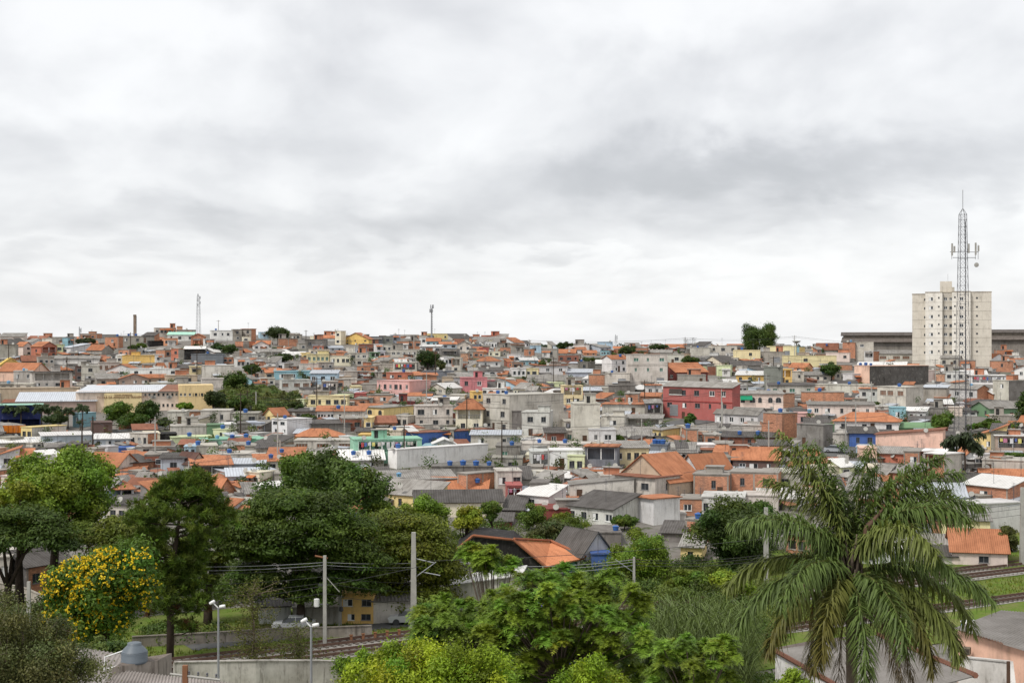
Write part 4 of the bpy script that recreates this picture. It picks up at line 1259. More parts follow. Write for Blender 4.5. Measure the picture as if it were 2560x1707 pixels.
for it in range(9000):
    px = frng.uniform(-60, 2620); yb = CY + 12 + (frng.random()**1.15)*440; sz_ = 1.0 if it < 3000 else (.75 if it < 6000 else .5); w = frng.uniform(26, 66)*(0.75+(yb-CY)/420.0)*sz_; h = frng.uniform(16, 34)*(0.8+(yb-CY)/420.0)*(.5+.5*sz_)
    if yb < gpy(px, 606): continue
    x0, x1, y0, y1 = px-w/2, px+w/2, yb-h, yb
    if yb > 1300 or (yb > 1225 and 960 < px < 1300): continue
    if any(x1 > n[0] and x0 < n[2] and y1 > n[1] and y0 < n[3] for n in NOFILL): continue
    a, b, c, d = int(max(x0, 0))//S_, int(min(max(x1, 0), 2559))//S_+1, int(y0)//S_, int(y1)//S_+1
    if b-a < 1: continue
    Y = depth_at(px, yb); reg = Zb[c:d, a:b]
    occl = np.mean(reg > Y+1); free = np.mean(reg == 0)
    lim = {0: .0}.get(0)
    if occl > .12 or free < .14: continue
    if y0 < gpy(px, 600)-22: continue
    ww = frng.choice(FW); r = dict(x0=x0, x1=x1, y0=y0, y1=y1, wall=ww, roof=frng.choice(FR), c=frng.choice((1, 1, .6, -.6, .5, -.5)), win=frng.choice(('0', '1x1', '1x2', '1x3', '1x2w')), flags=[frng.choice(('t', '', '', ''))], label=None)
    prep(r, frng); into_mass(r, frng); place_tanks(r, frng, False); fills += 1
    reg[reg < Y] = Y
    Zb[c:d, a:b] = np.where(Zb[c:d, a:b] == 0, Y, np.minimum(np.maximum(Zb[c:d, a:b], Y), np.where(Zb[c:d, a:b] > Y, Y, Zb[c:d, a:b])) if False else np.where(Zb[c:d, a:b] > Y, Y, Zb[c:d, a:b]))
# sheds, yard walls and half-built rooms crowded against the houses
for it in range(1500):
    px = frng.uniform(-60, 2620); yb = CY + 16 + (frng.random()**1.1)*420; f_ = .7+(yb-CY)/420.0; w = frng.uniform(14, 40)*f_; h = frng.uniform(7, 15)*f_
    if yb < gpy(px, 604) or yb > 1290 or (yb > 1225 and 960 < px < 1300): continue
    if any(px+w/2 > n[0] and px-w/2 < n[2] and yb > n[1] and yb-h < n[3] for n in NOFILL+[(1640, 940, 1850, 1060), (960, 1100, 1240, 1185), (880, 1090, 1070, 1160)]): continue
    r = dict(x0=px-w/2, x1=px+w/2, y0=yb-h, y1=yb, wall=frng.choice(['cg', 'cg', 'cl', 'cl', 'cd', 'br', 'br', 'bd', 'ws', 'tn', 'wg']), roof=frng.choice(['f', 'f', 'sc.3', 'sd.3', 'so.4', 'sb.3', 'sr.4']), c=frng.choice((1, 1, .6, -.6)), win=frng.choice(('0', '0', '1x1', '1x2')), flags=[], label='x')
    prep(r, frng); into_mass(r, frng)
# the town goes on beyond both edges of the picture
for it in range(230):
    px = frng.choice((frng.uniform(-330, -25), frng.uniform(2585, 2890))); yb = CY + 18 + (frng.random()**1.1)*420; f_ = .75+(yb-CY)/420.0; w = frng.uniform(30, 66)*f_; h = frng.uniform(16, 34)*f_
    if yb < gpy(px, 604): continue
    r = dict(x0=px-w/2, x1=px+w/2, y0=yb-h, y1=yb, wall=frng.choice(FW), roof=frng.choice(FR), c=frng.choice((1, .6, -.6)), win=frng.choice(('0', '1x1', '1x2', '1x3')), flags=[], label=None)
    prep(r, frng); into_mass(r, frng)
# houses beyond the crest, only their roofs rise over it
for _ in range(420):
    px = frng.uniform(-300, 2900); Y = frng.uniform(655, 1250) if 1250 < px < 2150 else frng.uniform(640, 800); X = (px-CX)/F*Y; zg = gz(X, Y); H = frng.uniform(3, 7)
    w = frng.uniform(7, 13)*F/Y; yb = CY+F*(CAMZ-zg)/Y
    if yb - H*F/Y < 858 - (0 if 1250 < px < 2150 else 26): continue
    r = dict(x0=px-w/2, x1=px+w/2, y0=yb-H*F/Y, y1=yb, wall=frng.choice(FW), roof=frng.choice(FR), c=1, win='1x2', flags=[], label=None, Y=Y)
    r.update(W=w*Y/F, D=8, H=H, side=1, rz=frng.uniform(-.5, .5), org=Vector((X, Y, zg)), P=w*Y/F); into_mass(r, frng)
tag(link('hillside_houses', ACC.mesh('hillside_houses', ACCM)), 'small distant houses packed between the larger ones on the hillside', 'houses', kind='stuff')
print('houses', len(THINGS), 'rest', len(REST), 'fill', fills, 'tanks', len(TANKS))
tdesc = {}
trng = random.Random(3)
for p, s, r, k, n, own in TANKS:
    if not own:
        continue
    pale = trng.random() < .22; me = TANK[1 if pale else 0]
    o = link('water_tank', me, None, p, (0, 0, trng.uniform(0, 6)), (s, s, s))
    short = r['label'].split(', ')
    base = PAL[r['wall']][2] + ' house ' + short[-1] if ', ' in r['label'] else r['label'].split(' with ')[0].split(' beside ')[0].split(' below ')[0]
    which = '' if n == 1 else ('first ', 'second ', 'third ', 'fourth ')[k]
    lb = which + ('pale blue' if pale else 'dark blue') + ' water tank on the ' + base
    if len(lb.replace('-', ' ').split()) > 14: lb = which + ('pale blue' if pale else 'dark blue') + ' water tank on the ' + base.split(' beside ')[0].split(', ')[0]
    if lb in tdesc: lb = lb.replace('water tank on', 'round tank atop')
    while len(lb.split()) > 16: lb = lb.rsplit(' ', 1)[0]
    tdesc[lb] = 1
    tag(o, lb, 'water tank', 'rooftop water tanks')
# ------------------------------------------------------------------ landmark buildings
def part(name, mb, parent, m, smooth=False): return link(name, mb.mesh(name, m if isinstance(m, list) else [m], smooth), parent)
C_ = lambda k: rgb(*PAL[k][0])
def local_root(name, px, py, Y, rz=0.0, on_ground=True):
    p = at(px, py, Y); al = math.atan2(px-CX, F); return empty(name, p, rz-al)
# apartment tower: three bays, the middle one set back
def apartment():
    Y = 520.0; k = Y/F; base_py = 905; e = local_root('apartment_tower', 2380, base_py, Y); tag(e, 'pale cream apartment tower with a rooftop stair block behind the lattice mast', 'apartment tower')
    X = lambda px: (px-2380)*k; Z = lambda py: (base_py-py)*k
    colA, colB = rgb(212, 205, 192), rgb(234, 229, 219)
    def block(nm, x0, x1, y0, y1, top, wins, col, wall_m='paint'):
        w = MB(); a, b = X(x0), X(x1); H = Z(top); ops = []; fits = []
        for (wx, wy, ww, wh, kd) in wins:
            u0 = X(wx)-a-ww/2; v0 = Z(wy)-wh/2; ops.append((u0, v0, u0+ww, v0+wh, .18)); fits.append((WM[kd], (a+u0, y0, v0), (ww, 1, wh)))
        facade(w, Vector((a, y0, 0)), Vector((1, 0, 0)), Vector((0, 1, 0)), b-a, H, ops, col)
        facade(w, Vector((b, y0, 0)), Vector((0, 1, 0)), Vector((-1, 0, 0)), y1-y0, H, [], col); facade(w, Vector((a, y1, 0)), Vector((0, -1, 0)), Vector((1, 0, 0)), y1-y0, H, [], col)
        w.quad((a, y0, H), (b, y0, H), (b, y1, H), (a, y1, H), col)
        part(nm, w, e, M[wall_m])
        cap = MB(); cap.box(a-.1, b+.1, y0-.1, y1+.1, H, H+.3, rgb(176, 166, 150)); part('parapet', cap, e, M['cement'])
        for me, loc, sc in fits: link('window', me, e, loc, None, sc)
        # floor joints
        j = MB(); 
        for i in range(1, 9):
            z = Z(747+22.2*i-14)
            if z > 1: j.box(a, b, y0-.03, y0+.0, z-.06, z+.06, tuple(c*.72 for c in col))
        if j.f: tag(part('floor_joint_lines', j, e, M['cement']), kind='stuff')
    rowy = [747+22.2*i for i in range(7)]
    W1 = []; W2 = []; W3 = []; W4 = []; W5 = []
    for i, y in enumerate(rowy):
        W1.append((2314.5, y+1, .55, .8, 'dark'))
        W2 += [(2329.5, y, 1.5, 1.2, 'shut'), (2348.5, y-3, .55, .6, 'dark')]
        W3 += [(2364.5, y, 1.25, 1.1, 'white'), (2377, y, .95, 1.1, 'dark' if i else 'white')]
        W4 += [(2387, y-4, .55, .6, 'dark'), (2402.5, y, 1.4, 1.2, 'white' if i < 6 else 'shut')]
        W5 += [(2439.5, y-2, .7, .6, 'dark')]
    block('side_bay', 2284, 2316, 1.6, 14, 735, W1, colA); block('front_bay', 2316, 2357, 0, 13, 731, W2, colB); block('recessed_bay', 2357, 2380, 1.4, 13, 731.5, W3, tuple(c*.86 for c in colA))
    block('front_bay', 2380, 2424, 0, 13, 730, W4, colB); block('side_bay', 2424, 2474, 1.6, 14, 731, W5, colA)
    w = MB(); w.box(X(2351), X(2380), 4, 10, Z(731), Z(702), colA); part('stair_block', w, e, M['paint']); w = MB(); w.box(X(2379.5), X(2386), 3, 6, Z(731), Z(717), tuple(c*.8 for c in colA)); part('machine_room', w, e, M['cement'])
    w = MB(); w.tube([(X(2370), 6, Z(702)), (X(2370), 6, Z(683))], .05, 5); part('lightning_rod', w, e, M['steel'])
apartment()
def shed(x0, x1, ytop, ymid, ybase, lab):
    Y = 585.0; k = Y/F; e = local_root('industrial_shed', (x0+x1)/2, ybase, Y); tag(e, lab, 'industrial shed', 'long dark industrial sheds on the skyline')
    w = (x1-x0)*k; H = (ybase-ytop)*k; Hm = (ybase-ymid)*k
    b = MB(); b.box(-w/2, w/2, 0, 14, -4, Hm-1.2, C_('cd')); part('wall', b, e, M['cement'])
    r = MB(); roof_plane(r, (-w/2-.8, -1.2, Hm-1.6), (w/2+.8, -1.2, Hm-1.6), (w/2+.4, 4.5, Hm+.4), (-w/2-.4, 4.5, Hm+.4), .3, rgb(112, 104, 98)); part('roof', r, e, M['fibre'])
    b = MB(); b.box(-w/2, w/2, 4, 12, Hm-1.0, H-1.0, C_('cg')); n = int(w/2.5)
    for i in range(n): b.box(-w/2+i*w/n, -w/2+i*w/n+.14, 3.9, 4.0, Hm+.2, H-1.1, C_('cd'))
    part('clerestory', b, e, M['cement'])
    r = MB(); roof_plane(r, (-w/2-1, 2.9, H-1.3), (w/2+1, 2.9, H-1.3), (w/2+1, 8, H), (-w/2-1, 8, H), .3, rgb(100, 94, 90)); roof_plane(r, (w/2+1, 13, H-1.3), (-w/2-1, 13, H-1.3), (-w/2-1, 8, H), (w/2+1, 8, H), .3, rgb(100, 94, 90)); part('upper_roof', r, e, M['fibre'])
shed(2110, 2310, 830, 845, 885, 'long dark-roofed industrial shed on the crest between tower and skyline trees'); shed(2470, 2640, 823, 839, 880, 'long dark-roofed industrial shed beyond the apartment tower at the frame edge')
# the school with lettering: long two-storey front, the lettered block stepping forward
def school():
    Y = depth_at(380, 1030); k = Y/F; e = local_root('school_building', 380, 1030, Y); tag(e, 'long two-storey cream school building with a lettered wall and pale metal roof', 'school')
    X = lambda px: (px-380)*k; Z = lambda py: (1030-py)*k
    def wall(nm, x0, x1, y0, top, ops, col, dpt=9):
        w = MB(); a, b = X(x0), X(x1); H = Z(top); facade(w, Vector((a, y0, 0)), Vector((1, 0, 0)), Vector((0, 1, 0)), b-a, H, [(o[0]-a, o[1], o[2]-a, o[3], .2) for o in ops], col)
        facade(w, Vector((b, y0, 0)), Vector((0, 1, 0)), Vector((-1, 0, 0)), dpt, H, [], col); facade(w, Vector((a, y0+dpt, 0)), Vector((0, -1, 0)), Vector((1, 0, 0)), dpt, H, [], col)
        w.quad((a, y0, H), (b, y0, H), (b, y0+dpt, H), (a, y0+dpt, H), col); part(nm, w, e, M['paint'])
        for o in ops: link('window', WM[o[4]], e, (o[0], y0, o[1]), None, (o[2]-o[0], 1, o[3]-o[1]))
    ops = []
    for i, px in enumerate((364, 374, 386, 396, 408, 418, 430, 440)): ops.append((X(px-2.6), Z(991), X(px+2.6), Z(984), 'white' if i in (0, 1, 7) else 'dark'))
    for px in (388, 398, 408, 418.5, 430, 440.5): ops.append((X(px-2.6), Z(1018), X(px+2.6), Z(1011), 'dark'))
    for i in range(20): ops.append((X(214+i*11.6), Z(980.5), X(221.5+i*11.6), Z(978.6), 'dark'))
    wall('front_wall', 196, 445, 3, 977, ops, rgb(240, 222, 206))
    r = MB(); roof_plane(r, (X(196), 2.2, Z(979)), (X(445), 2.2, Z(979)), (X(445), 12, Z(965)), (X(222), 12, Z(965)), .2, rgb(196, 200, 206)); part('metal_roof', r, e, M['metal'])
    r = MB(); roof_plane(r, (X(395), 2.1, Z(978.7)), (X(445), 2.1, Z(978.7)), (X(445), 11.9, Z(964.6)), (X(418), 11.9, Z(964.6)), .1, rgb(150, 110, 92)); part('tiled_roof_patch', r, e, M['tile'])
    wall('lettered_block', 265, 355, 0, 983, [], rgb(226, 206, 158), 6)
    ops = [(X(p-w_), Z(991), X(p+w_), Z(984), kd) for p, w_, kd in ((451, 2.8, 'white'), (461, 2.8, 'white'), (473, 2.8, 'white'), (481, 1, 'dark'), (488, 3, 'dark'), (496, 1, 'dark'), (503, 3, 'dark'))]
    wall('end_block', 445, 531, 1.5, 963.5, ops, rgb(228, 202, 152))
    for i, px in enumerate((381, 386, 420, 425)):
        b = MB(); b.box(-.4, .4, -.35, 0, 0, .7, rgb(200, 198, 192)); b.lathe([(.26, .0), (.26, .02)], 10, rgb(90, 90, 90), o=(0, -.36, .35)); part('air_conditioner', b, e, M['paint']).location = (X(px), 2.95, Z(997))
    for txt, px, py, sz in (('TOMO GUARANI', 310, 988.2, .36), ('ESCOLA DA ARMADA DE TRANSPORTE', 309, 994.8, .52)):
        cu = bpy.data.curves.new('lettering', 'FONT'); cu.body = txt; cu.size = sz*1.5; cu.align_x = 'CENTER'; cu.extrude = .03; cu.materials.append(M['brownpost'])
        tmp = bpy.data.objects.new('tmp', cu); me = bpy.data.meshes.new_from_object(tmp); bpy.data.objects.remove(tmp); bpy.data.curves.remove(cu)
        o = link('lettering', me, e, (X(px), -.04, Z(py)), (math.pi/2, 0, 0)); o.scale = (1.0 if sz < .5 else .86, 1, 1)
school()
# lattice mast
def mast(px, ybase, ytop, Y, w0, w1, label, bays, ant, name='lattice_mast', lean=0.0, m='darksteel'):
    k = Y/F; e = local_root(name, px, ybase, Y, .35); tag(e, label, 'antenna mast'); H = (ybase-ytop)*k
    Hm = H*.90 if ant else H*.95
    L = [(-1, -1), (1, -1), (1, 1), (-1, 1)] if w0 > 1.5 else [(-1, -.6), (1, -.6), (0, 1)]
    hw = lambda z: (w0+(w1-w0)*min(z/Hm, 1))/2
    for sx, sy in L:
        b = MB(); b.tube([(sx*hw(0), sy*hw(0), -1), (sx*hw(Hm), sy*hw(Hm), Hm)], .058 if w0 > 1.5 else .055, 5); part('leg', b, e, M[m])
    b = MB(); n = len(L); zs = [Hm*(1-(1-i/bays)**1.15) for i in range(bays+1)]
    for i in range(bays):
        z0, z1 = zs[i], zs[i+1]
        for q in range(n):
            a, c = L[q], L[(q+1) % n]; P = lambda s_, z: (s_[0]*hw(z), s_[1]*hw(z), z)
            b.tube([P(a, z0), P(c, z1)], .021, 4, caps=False); b.tube([P(c, z0), P(a, z1)], .021, 4, caps=False); b.tube([P(a, z1), P(c, z1)], .025, 4, caps=False)
    tag(part('bracing', b, e, M[m]), kind='stuff')
    if ant:
        b = MB(); 
        for s_ in L: b.tube([(s_[0]*hw(Hm), s_[1]*hw(Hm), Hm), (0, 0, Hm+H*.025)], .07, 4)
        b.tube([(0, 0, Hm+H*.02), (0, 0, H)], .07, 5); part('top_spike', b, e, M['steel'])
        b = MB(); b.box(hw(0)*.35, hw(0)*.35+.13, -.1, .05, 0, Hm*.97); 
        for i in range(int(Hm/1.2)): b.box(hw(0)*.33, hw(0)*.35+.2, -.16, -.1, i*1.2, i*1.2+.1)
        o = part('cable_ladder', b, e, M[m])
        for i, (ax, az, hh) in enumerate(((-2.6, .745, 2.6), (-2.1, .75, 1.4), (2.5, .748, 2.6), (3.1, .755, 1.2), (1.0, .752, 2.0))):
            b = MB(); b.box(ax-.17, ax+.17, -.9, -.7, H*az-hh*.3, H*az+hh*.7); part('panel_antenna', b, e, M['concrete'])
        b = MB(); b.tube([(-3, -.6, H*.745), (3.2, -.6, H*.745)], .07, 5); b.tube([(-2.4, -.6, H*.722), (2.6, -.6, H*.722)], .07, 5)
        for x in (-2.6, 2.5, 3.1): b.tube([(x, -.6, H*.715), (x, -.6, H*.775)], .06, 5)
        part('antenna_frame', b, e, M['steel'])
        b = MB(); b.lathe([(.1, 0), (.5, .12), (.5, .25), (.05, .3)], 12); o = part('dish', b, e, M['concrete']); o.location = (2.6, -.8, H*.692); o.rotation_euler = (math.pi/2, 0, 0)
    else:
        for i in range(5):
            z = H*(.70+.06*i); b = MB(); s_ = 1 if i % 2 else -1; b.box(s_*(w1*.5+.05), s_*(w1*.5+.05)+.28, -.4, -.2, z, z+1.1); part('panel_antenna', b, e, M['steel'])
        b = MB(); b.tube([(0, 0, Hm-.5), (0, 0, H)], .06, 4); part('top_spike', b, e, M['steel'])
mast(2407, 1085, 475, depth_at(2407, 1085), 2.75, 1.25, 'tall grey lattice telecom mast with antenna frames in front of the apartment tower', 24, True)
mast(496, 838, 735, 600, 1.7, .9, 'slim lattice antenna mast rising above the rooftops of the crest', 12, False, m='steel')
mast(199, 868, 820, 640, 1.2, .7, 'small faint antenna mast beyond the crest trees', 8, False, m='steel')
mast(1540, 880, 838, 900, 1.6, 1.0, 'distant antenna mast above the hazy far ridge', 8, False, m='steel')
for i, (px, h) in enumerate(((1718, 848), (1733, 843))):
    e = local_root('power_pylon', px, 885, 1200); k = 1200/F; H = (885-h)*k; tag(e, 'distant lattice power pylon on the far ridge, %s of the two' % ('shorter', 'taller')[i], 'pylon', 'far power pylons')
    b = MB(); 
    for s_ in (-1, 1): b.tube([(s_*1.6, 0, 0), (s_*.5, 0, H)], .14, 4)
    for q in range(6): b.tube([(-1.6+q*.18, 0, H*q/6), (1.4-q*.18, 0, H*(q+1)/6)], .1, 4)
    part('tower_frame', b, e, M['steel'])
    for q in (.68, .82, .95): b = MB(); b.tube([(-3.2, 0, H*q), (3.2, 0, H*q)], .13, 4); part('crossarm', b, e, M['steel'])
def pole_antenna():
    Y = 585; k = Y/F; e = local_root('pole_antenna', 1079, 850, Y); H = (850-762)*k; tag(e, 'single steel pole antenna topped with panels on the crest', 'antenna')
    b = MB(); b.tube([(0, 0, -1), (0, 0, H*.9)], [.38, .26], 10); part('pole', b, e, M['steel'])
    for i in range(6):
        a = i*math.pi/3; b = MB(); z = H*(.90 if i < 3 else .78); b.box(-.18, .18, -.1, .1, z, z+1.5); o = part('panel_antenna', b, e, M['steel']); o.location = (math.cos(a)*.7, math.sin(a)*.7, 0)
    for z in (.93, .82): b = MB(); b.lathe([(.3, 0), (.75, .02), (.75, .1), (.3, .12)], 10, o=(0, 0, H*z)); part('ring_frame', b, e, M['steel'])
    b = MB()
    for i in range(12): b.box(.3, .5, -.06, .06, H*(.2+.05*i), H*(.2+.05*i)+.2)
    tag(part('step_brackets', b, e, M['darksteel']), kind='stuff')
pole_antenna()
def chimney():
    Y = 595; k = Y/F; e = local_root('chimney', 337, 850, Y); H = (850-787)*k; tag(e, 'square weathered concrete chimney stack on the crest', 'chimney')
    b = MB(); w = 7.2*k/2; b.box(-w, w, -w, w, -1, H, rgb(150, 132, 116)); part('shaft', b, e, M['grime'])
    b = MB(); b.box(-w*1.08, w*1.08, -w*1.08, w*1.08, H-.7, H+.1, rgb(140, 124, 110)); part('rim', b, e, M['cement'])
    b = MB(); b.box(w+.01, w+.15, -.2, .2, 0, H*.95); part('ladder', b, e, M['darksteel'])
chimney()
def cone_tank():
    Y = 620; k = Y/F; e = local_root('water_tower', 1991, 868, Y); tag(e, 'small cone-shaped water tower far behind the yellow flat block', 'water tower')
    b = MB(); b.tube([(0, 0, -2), (0, 0, 2)], .3, 8); part('column', b, e, M['concrete']); b = MB(); b.lathe([(.3, 1.6), (1.9, 2.6), (1.9, 2.75), (.2, 2.9)], 14); part('cone_bowl', b, e, M['concrete'])
cone_tank()
# the black-walled house with the orange hipped roof beside the railway
def black_house():
    Y = 168.0; k = Y/F; base = 1446; e = local_root('black_walled_house', 1300, base, Y); tag(e, 'black-walled house with a large orange tiled roof beside the railway', 'house')
    X = lambda px: (px-1300)*k; Z = lambda py: (base-py)*k
    w = MB(); q = [(1140, base+8), (1360, base), (1360, 1412), (1285, 1352), (1183, 1340), (1140, 1372)]
    P = [Vector((X(a), 0, Z(b))) for a, b in q]; i = len(w.v); w.v += [tuple(p) for p in P]; w.f.append(tuple(range(i, i+6))); w.c.append(C_('bk')); w.m.append(0); w.uv.append(tuple((0, 0) for _ in P))
    n = len(P)
    for j in range(n): w.quad(P[j], P[(j+1) % n], P[(j+1) % n]+Vector((0, 9, 0)), P[j]+Vector((0, 9, 0)), C_('bk'))
    part('black_gable_wall', w, e, M['paint'])
    r = MB(); V = lambda px, y, py: Vector((X(px), y, Z(py)))
    rc = dull(rgb(220, 134, 76), .2)
    # main slope faces the railway at the right end of the gable
    a, b, c, d = V(1362, -.5, 1414), V(1467, 3.0, 1403), V(1420, 9, 1386), V(1285, 0, 1350)
    n1, n2 = 14, 1
    r.quad(a, b, V(1380, 8, 1378), d, rc, 0, ((0, 0), (5.5, 0), (5.0, 6.5), (0, 6.5))); r.tri(b, V(1425, 12, 1400), V(1380, 8, 1378), rc)
    lo = Vector((0, 0, -.16)); r.quad(a+lo, b+lo, b, a, rc); r.quad(d+lo, a+lo, a, d, rc)
    part('tiled_roof', r, e, M['tile'])
    r = MB()
    for p, q_ in ((V(1136, -.3, 1376), V(1183, -.3, 1337)), (V(1183, -.3, 1337), V(1285, -.3, 1348)), (V(1285, -.4, 1348), V(1364, -.7, 1413)), (V(1285, 0, 1346), V(1380, 8, 1374)), (V(1380, 8, 1374), V(1467, 3, 1400))): r.tube([p, q_], .16, 6, dull(rgb(196, 116, 72), .2))
    part('ridge_tiles', r, e, M['tile'])
    w = MB(); w.box(X(1362), X(1408), 2.5, 6, -1, Z(1412), C_('cg')); part('porch_wall', w, e, M['cement'])
    w = MB(); w.box(X(1408), X(1448), 3.2, 7, -1, Z(1404), rgb(150, 214, 205)); part('turquoise_wall', w, e, M['paint'])
    for px in (1358, 1449): b = MB(); b.box(X(px)-.12, X(px)+.12, -.3+(px-1358)/91*3, -.06+(px-1358)/91*3, -1, Z(1410)); part('porch_post', b, e, M['white_metal'])
    b = MB()
    for i in range(16): x = X(1410)+i*.13; b.box(x, x+.03, 1.9, 1.95, Z(base+10), Z(1425))
    b.box(X(1410), X(1446), 1.88, 1.97, Z(1425), Z(1424)); part('porch_railing', b, e, M['darksteel'])
black_house()
# fittings on the big red building: green awning next door and grey roller door
def extra(root_label, fn):
    for r in THINGS:
        if r['label'] == root_label: fn(r, r['obj'])
def red_fit(r, e):
    W2 = r['W']/2; k = r['Y']/F
    link('roller_shutter', SHUT, e, ((1678-1655)*k-W2, -.12, (1058-1046)*k), None, (27*k, 1, 29*k))
    b = MB(); b.box(-W2-.05, W2+.05, -.12, 0, r['Hw']*.56, r['Hw']*.585, rgb(150, 56, 52)); part('floor_band', b, e, M['paint'])
    b = MB(); b.box((1677-1655)*k-W2, (1719-1655)*k-W2, -.2, -.05, (1058-992)*k, (1058-990)*k, rgb(210, 210, 205)); b.box((1677-1655)*k-W2, (1719-1655)*k-W2, -.06, -.02, (1058-990)*k, (1058-976)*k, rgb(80, 70, 66)); part('balcony_opening', b, e, M['paint'])
extra('large red two-storey building with grey shutter and corrugated roof', red_fit)
def awn(r, e):
    k = r['Y']/F; W2 = r['W']/2; x0 = (1850-1826)*k-W2; x1 = (1880-1826)*k-W2; b = MB(); z = r['Hw']
    b.quad((x0, -.9, z-1.3), (x1, -.9, z-1.3), (x1, 0, z-.4), (x0, 0, z-.4), rgb(30, 150, 110)); b.quad((x0, -.9, z-1.5), (x1, -.9, z-1.5), (x1, -.9, z-1.3), (x0, -.9, z-1.3), rgb(30, 150, 110)); part('green_awning', b, e, M['paint'])
    b = MB(); b.box(-W2-2, W2+.5, -2.2, 0, -.3, .35, rgb(232, 228, 222)); part('white_terrace_slab', b, e, M['paint'])
extra('blush house with arched windows and a green awning beside the red building', awn)
# ------------------------------------------------------------------ railway-side walls
def wall_run(name, pts, h, th, col, m, label, z0=None):
    """pts: (px, py_top, Y)"""
    mb = MB(); P = [at(*p) for p in pts]
    for i in range(len(P)-1):
        a, b = P[i], P[i+1]; n = Vector((-(b-a).y, (b-a).x, 0)).normalized()*th; dn = Vector((0, 0, -h))
        L_ = (b-a).length; mb.quad(a+dn, b+dn, b, a, col, 0, ((0, h), (L_, h), (L_, 0), (0, 0))); mb.quad(b+dn+n, a+dn+n, a+n, b+n, col); mb.quad(a, b, b+n, a+n, col); 
        c = Vector((0, 0, .08)); o = n.normalized()*-.06
        mb.quad(a+o, b+o, b+o+c, a+o+c, tuple(x*.8 for x in col)); mb.quad(a+o+c, b+o+c, b+n-o+c, a+n-o+c, tuple(x*.8 for x in col))
    mb.quad(P[0], P[0]+n, P[0]+n+dn, P[0]+dn, col); mb.quad(P[-1], P[-1]+dn, P[-1]+n+dn, P[-1]+n, col)
    o = link(name, mb.mesh(name, [m])); tag(o, label, 'wall'); return o
wall_run('boundary_wall', [(435, 1656, 101), (640, 1652, 102), (800, 1652, 104), (875, 1654, 105)], 3.2, .22, rgb(196, 191, 184), M['grime'], 'water-stained white boundary wall in front of the railway')
wall_run('boundary_wall', [(330, 1592, 130), (520, 1582, 131.7), (700, 1571, 133.8), (830, 1568, 134.4), (930, 1564, 135.2)], 1.6, .2, rgb(150, 142, 132), M['grime'], 'low grey concrete wall behind the grass verge, below the street trees')
wall_run('boundary_wall', [(-60, 1446, 150), (60, 1470, 149), (130, 1500, 148)], 5.0, .25, rgb(214, 206, 192), M['grime'], 'pale sloping garden wall below the brick house with dark roof')
wall_run('boundary_wall', [(2060, 1420, 182), (2300, 1412, 190), (2560, 1395, 200)], 1.2, .25, rgb(168, 160, 150), M['grime'], 'low trackside wall beyond the rails behind the big palm')
# ------------------------------------------------------------------ poles, lamps and wires
def conc_pole(px, ytop, ybase, Y, label, w0=.34, w1=.22, arms=(), name='utility_pole', m='concrete', rz=0):
    k = Y/F; p = at(px, ybase, Y); e = empty(name, p, rz); tag(e, label, 'pole', 'poles along the railway and streets'); H = (ybase-ytop)*k
    b = MB(); n = 4
    for (z0, z1, a0, a1) in ((-1.5, H, w0, w1),):
        q0 = [(-a0, -a0, z0), (a0, -a0, z0), (a0, a0, z0), (-a0, a0, z0)]; q1 = [(-a1, -a1, z1), (a1, -a1, z1), (a1, a1, z1), (-a1, a1, z1)]
        for j in range(4): b.quad(q0[j], q0[(j+1) % 4], q1[(j+1) % 4], q1[j])
        b.quad(*q1)
    part('shaft', b, e, M[m])
    for (nm, p0, p1, rr, mm) in arms: b = MB(); b.tube([p0, p1], rr, 6); part(nm, b, e, M[mm])
    return e, H
K = lambda Y: Y/F
P1, H1 = conc_pole(1034, 1330, 1572, 139, 'tall tapered concrete catenary pole with bracket arms, in front of the spreading trees', .33, .20, [('bracket_arm', (.2, 0, 6.9), (2.1, -.3, 6.5), .05, 'steel'), ('bracket_strut', (.2, 0, 5.1), (2.2, -.3, 6.6), .05, 'steel'), ('steady_arm', (.8, 0, 5.6), (2.6, -.3, 5.3), .05, 'steel')])
b = MB(); b.box(-.45, .45, -.42, .42, -.6, .25); part('foundation', b, P1, M['concrete'])
b = MB(); b.box(-.02, .20, -.36, -.335, 1.9, 2.35, rgb(40, 40, 36)); b.box(.01, .17, -.37, -.36, 1.95, 2.3, rgb(220, 190, 50)); part('number_plate', b, P1, M['paint'])
conc_pole(1915, 1268, 1475, 160, 'tall concrete catenary pole standing behind the palm fronds', .3, .2, [('bracket_arm', (.2, 0, 6.5), (1.8, 0, 6.2), .05, 'steel')])
conc_pole(2556, 1218, 1400, 178, 'concrete catenary pole at the frame edge beside the rails', .3, .2, [('bracket_arm', (-.2, 0, 7.0), (-2.0, 0, 6.7), .05, 'steel')])
P2, H2 = conc_pole(812, 1388, 1612, 131, 'street pole with a white transformer box and rusty top arm', .17, .14, [('top_arm', (-.9, 0, 8.22), (.25, 0, 8.0), .09, 'brownpost'), ('brace', (.1, 0, 6.3), (1.35, 0, 4.9), .04, 'concrete')])
b = MB(); b.lathe([(.24, 0), (.26, .05), (.26, .68), (.2, .74)], 12); o = part('transformer_box', b, P2, M['white']); o.location = (-.75, 0, 3.55)
b = MB(); b.box(-.7, .3, -.08, .08, 3.72, 3.82); part('bracket', b, P2, M['darksteel']); b = MB(); b.box(-.6, .25, -.06, .06, 5.5, 5.6); part('bracket', b, P2, M['darksteel'])
P3, H3 = conc_pole(850, 1410, 1562, 140, 'plain concrete street pole beside the yellow house under the trees', .17, .12, [('crossarm', (-.8, 0, 6.1), (.9, 0, 6.1), .05, 'wood')])
